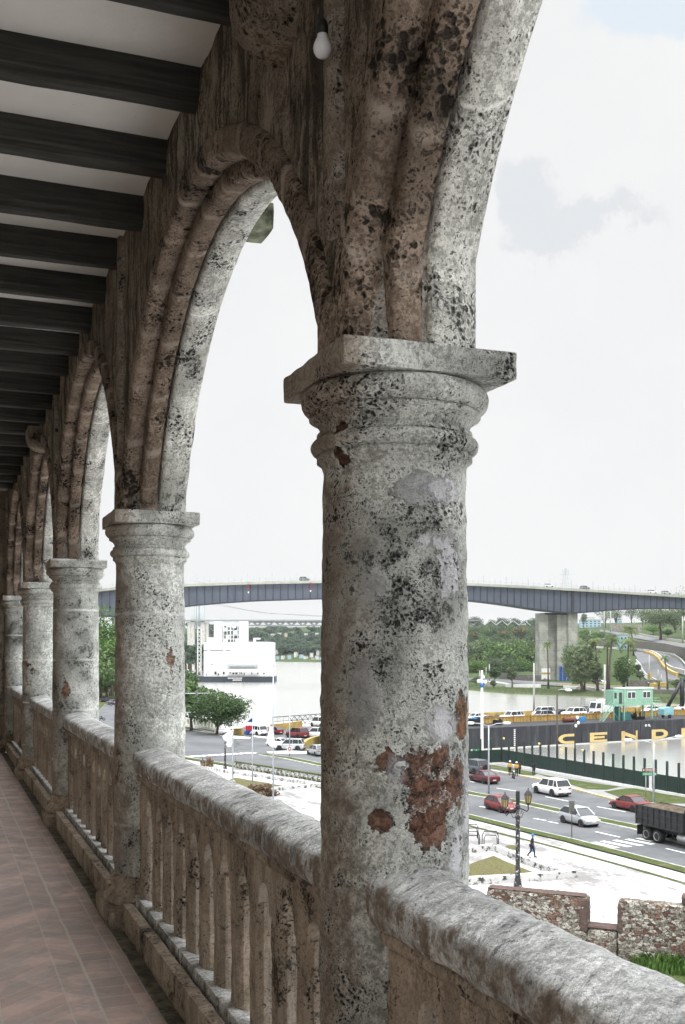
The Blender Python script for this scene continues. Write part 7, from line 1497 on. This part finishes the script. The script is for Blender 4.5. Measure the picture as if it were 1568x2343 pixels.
rpalm(1255, 1578, 1467, 26, 'slim palm standing alone in front of the bridge pier', -3, .3, 1)
rpalm(1368, 1584, 1458, 38, 'leftmost palm of the group behind the green cabin', -7, .38, 2)
rpalm(1393, 1582, 1453, 46, 'middle palm of the group, with dry hanging fronds', 8, .42, 3)
rpalm(1390, 1580, 1470, 26, 'shorter palm with bare nuts beside the middle palm', 0, .36, 7)
rpalm(1437, 1571, 1455, 48, 'palm rising over the round dark green tree', 1, .38, 4)
rpalm(1450, 1500, 1428, 40, 'tallest palm crown, highest of the group', -8, .38, 5)
rpalm(1528, 1586, 1498, 22, 'fan palm standing right of the ramp', -7, .3, 6)
rpalm(1508, 1583, 1553, 16, 'short palm with a thick trunk right of the green cabin', 0, .5, 8)
rpalm(1338, 1580, 1496, 14, 'bare-headed palm inside the willow-like tree', -4, .3, 9)
# people and cars of the far bank
q = hit(1484, 1574); person('tiny figure in white standing behind the green cabin', q + V((0, 0, .8)), 0, 'stand', M_white, M_jean, M_shoe)
o = hit(*WA(1100, 1100)); motorcycle('red motorcycle parked at the foot of the bridge pier', o + V((0, 0, .6)), 0, PAL['red'], None)
# reeds at the far water edge
m = MB(); g2 = random.Random(9)
for i in range(5200):
    f_ = g2.random(); j = int(f_ * 6); a, b_ = bank[j], bank[j + 1]; p_ = a.lerp(b_, g2.random()); n_ = FW * g2.uniform(-1, 12); w_ = RT * g2.uniform(.2, .5); h_ = g2.uniform(.5, 1.4); c = V((p_.x, p_.y, 0)) + n_; zt = max(WZ, terr(c.x, c.y)); c.z = zt
    m.add([c - w_, c + w_, c + w_ * .3 + V((0, 0, h_))], [(0, 1, 2)])
o = m.build('bank_reeds', M_lf[1]); tag(o, 'green reeds and weeds along the far water edge', 'reeds'); o['kind'] = 'stuff'
# ================================================================= AIR
n = NM('hazy_air'); b = n.N('ShaderNodeVolumePrincipled'); n.L(b, 'Color', (.9, .95, 1., 1)); n.L(b, 'Density', .00007); n.L(b, 'Anisotropy', .3)
o = n.N('ShaderNodeOutputMaterial'); n.t.links.new(b.outputs[0], o.inputs['Volume'])
m = MB(); x0, x1, y0, y1 = -2600, 5200, -600, 5200; m.box(((x0 + x1) / 2, (y0 + y1) / 2, (WZ - 5 + 75) / 2), (x1 - x0, y1 - y0, 75 - WZ + 5)); o = m.build('haze', n.mat); o['kind'] = 'stuff'
EXPO = 0.6
# ================================================================= LIGHT, SKY, CAMERA
w = bpy.data.worlds.new('World'); S.world = w; w.use_nodes = True
n = NM('', w.node_tree)
SUN_EL, SUN_AZ = math.radians(62), math.radians(250)      # direction the light comes from, measured from +X
sd = V((math.cos(SUN_EL) * math.cos(SUN_AZ), math.cos(SUN_EL) * math.sin(SUN_AZ), math.sin(SUN_EL)))
sky = n.N('ShaderNodeTexSky', sky_type='NISHITA', sun_disc=False); sky.sun_elevation = SUN_EL; sky.sun_rotation = math.atan2(sd.x, sd.y)
g = n.N('ShaderNodeTexCoord').outputs['Generated']
z = n.sep(g)[2]
el = n.ramp(z, .53, .95)
cn = n.noise(g, 3.2, 7, .6); cn2 = n.noise(g, 19., 10, .72, col=True)
def blob(px, py, r, sx, sy, amp=.085):
    c = ray(px, py).normalized(); q = n.vm('SUBTRACT', n.vm('MULTIPLY_ADD', n.vm('SUBTRACT', cn2, (.5, .5, .5)), (amp,) * 3) if 0 else n.vm('ADD', g, n.vm('MULTIPLY', n.vm('SUBTRACT', cn2, (.5, .5, .5)), (amp,) * 3)), tuple(c))
    u = n.vm('DOT_PRODUCT', q, tuple(RT)); v = n.sep(q)[2]
    return n.ramp(n.vm('LENGTH', n.comb(n.m('MULTIPLY', u, sx), n.m('MULTIPLY', v, sy), 0.), None), r - .006, r + .006, 1., 0.)
grey = n.m('MAXIMUM', blob(1200, 455, .027, 1., .9), n.m('MAXIMUM', blob(1250, 545, .028, .8, 1.1), n.m('MAXIMUM', blob(1330, 505, .02, .6, 1.2), blob(1420, 498, .010, .35, 1.4))))
cloud = n.mix(n.ramp(cn, .35, .7), (5.9, 5.92, 5.95), (6.2, 6.2, 6.2)); cloud = n.mix(grey, cloud, (5.25, 5.37, 5.55))
cloud = n.mix(blob(1530, 0, .03, .5, 1.4, .04), cloud, (5.2, 5.7, 6.2))
zen = n.mix(el, (1, 1, 1), (5.9, 6.0, 6.2)); cloud = n.mix(1., cloud, zen, 'MULTIPLY')
low = n.ramp(z, -.12, .0); cloud = n.mix(low, (3.6, 3.7, 3.7), cloud)
c = n.mix(.985, sky.outputs[0], cloud)
bg = n.N('ShaderNodeBackground'); n.L(bg, 'Color', c); n.L(bg, 'Strength', .1)
wo = n.N('ShaderNodeOutputWorld'); n.t.links.new(bg.outputs[0], wo.inputs[0])
sl = bpy.data.lights.new('sun', 'SUN'); sl.energy = 1.5; sl.angle = math.radians(14); sl.color = (1, .96, .9)
so = bpy.data.objects.new('sun', sl); COL.objects.link(so); so.rotation_euler = sd.to_track_quat('Z', 'Y').to_euler(); so.location = (0, 0, 60)
cam = bpy.data.cameras.new('camera'); cam.sensor_fit = 'VERTICAL'; cam.sensor_height = 36; cam.lens = 36 * FOC / 2343; cam.shift_y = (HZ - 1171.5) / 2343
cam.clip_start = .05; cam.clip_end = 12000
co = bpy.data.objects.new('camera', cam); COL.objects.link(co); co.location = EYE; co.rotation_euler = (PI / 2, 0, -YAW); S.camera = co
S.view_settings.view_transform = 'Standard'; S.view_settings.look = 'None'; S.view_settings.exposure = EXPO; S.view_settings.gamma = 1
S.render.engine = 'CYCLES'; S.cycles.use_denoising = True; S.cycles.max_bounces = 8; S.cycles.diffuse_bounces = 5; S.cycles.transparent_max_bounces = 12
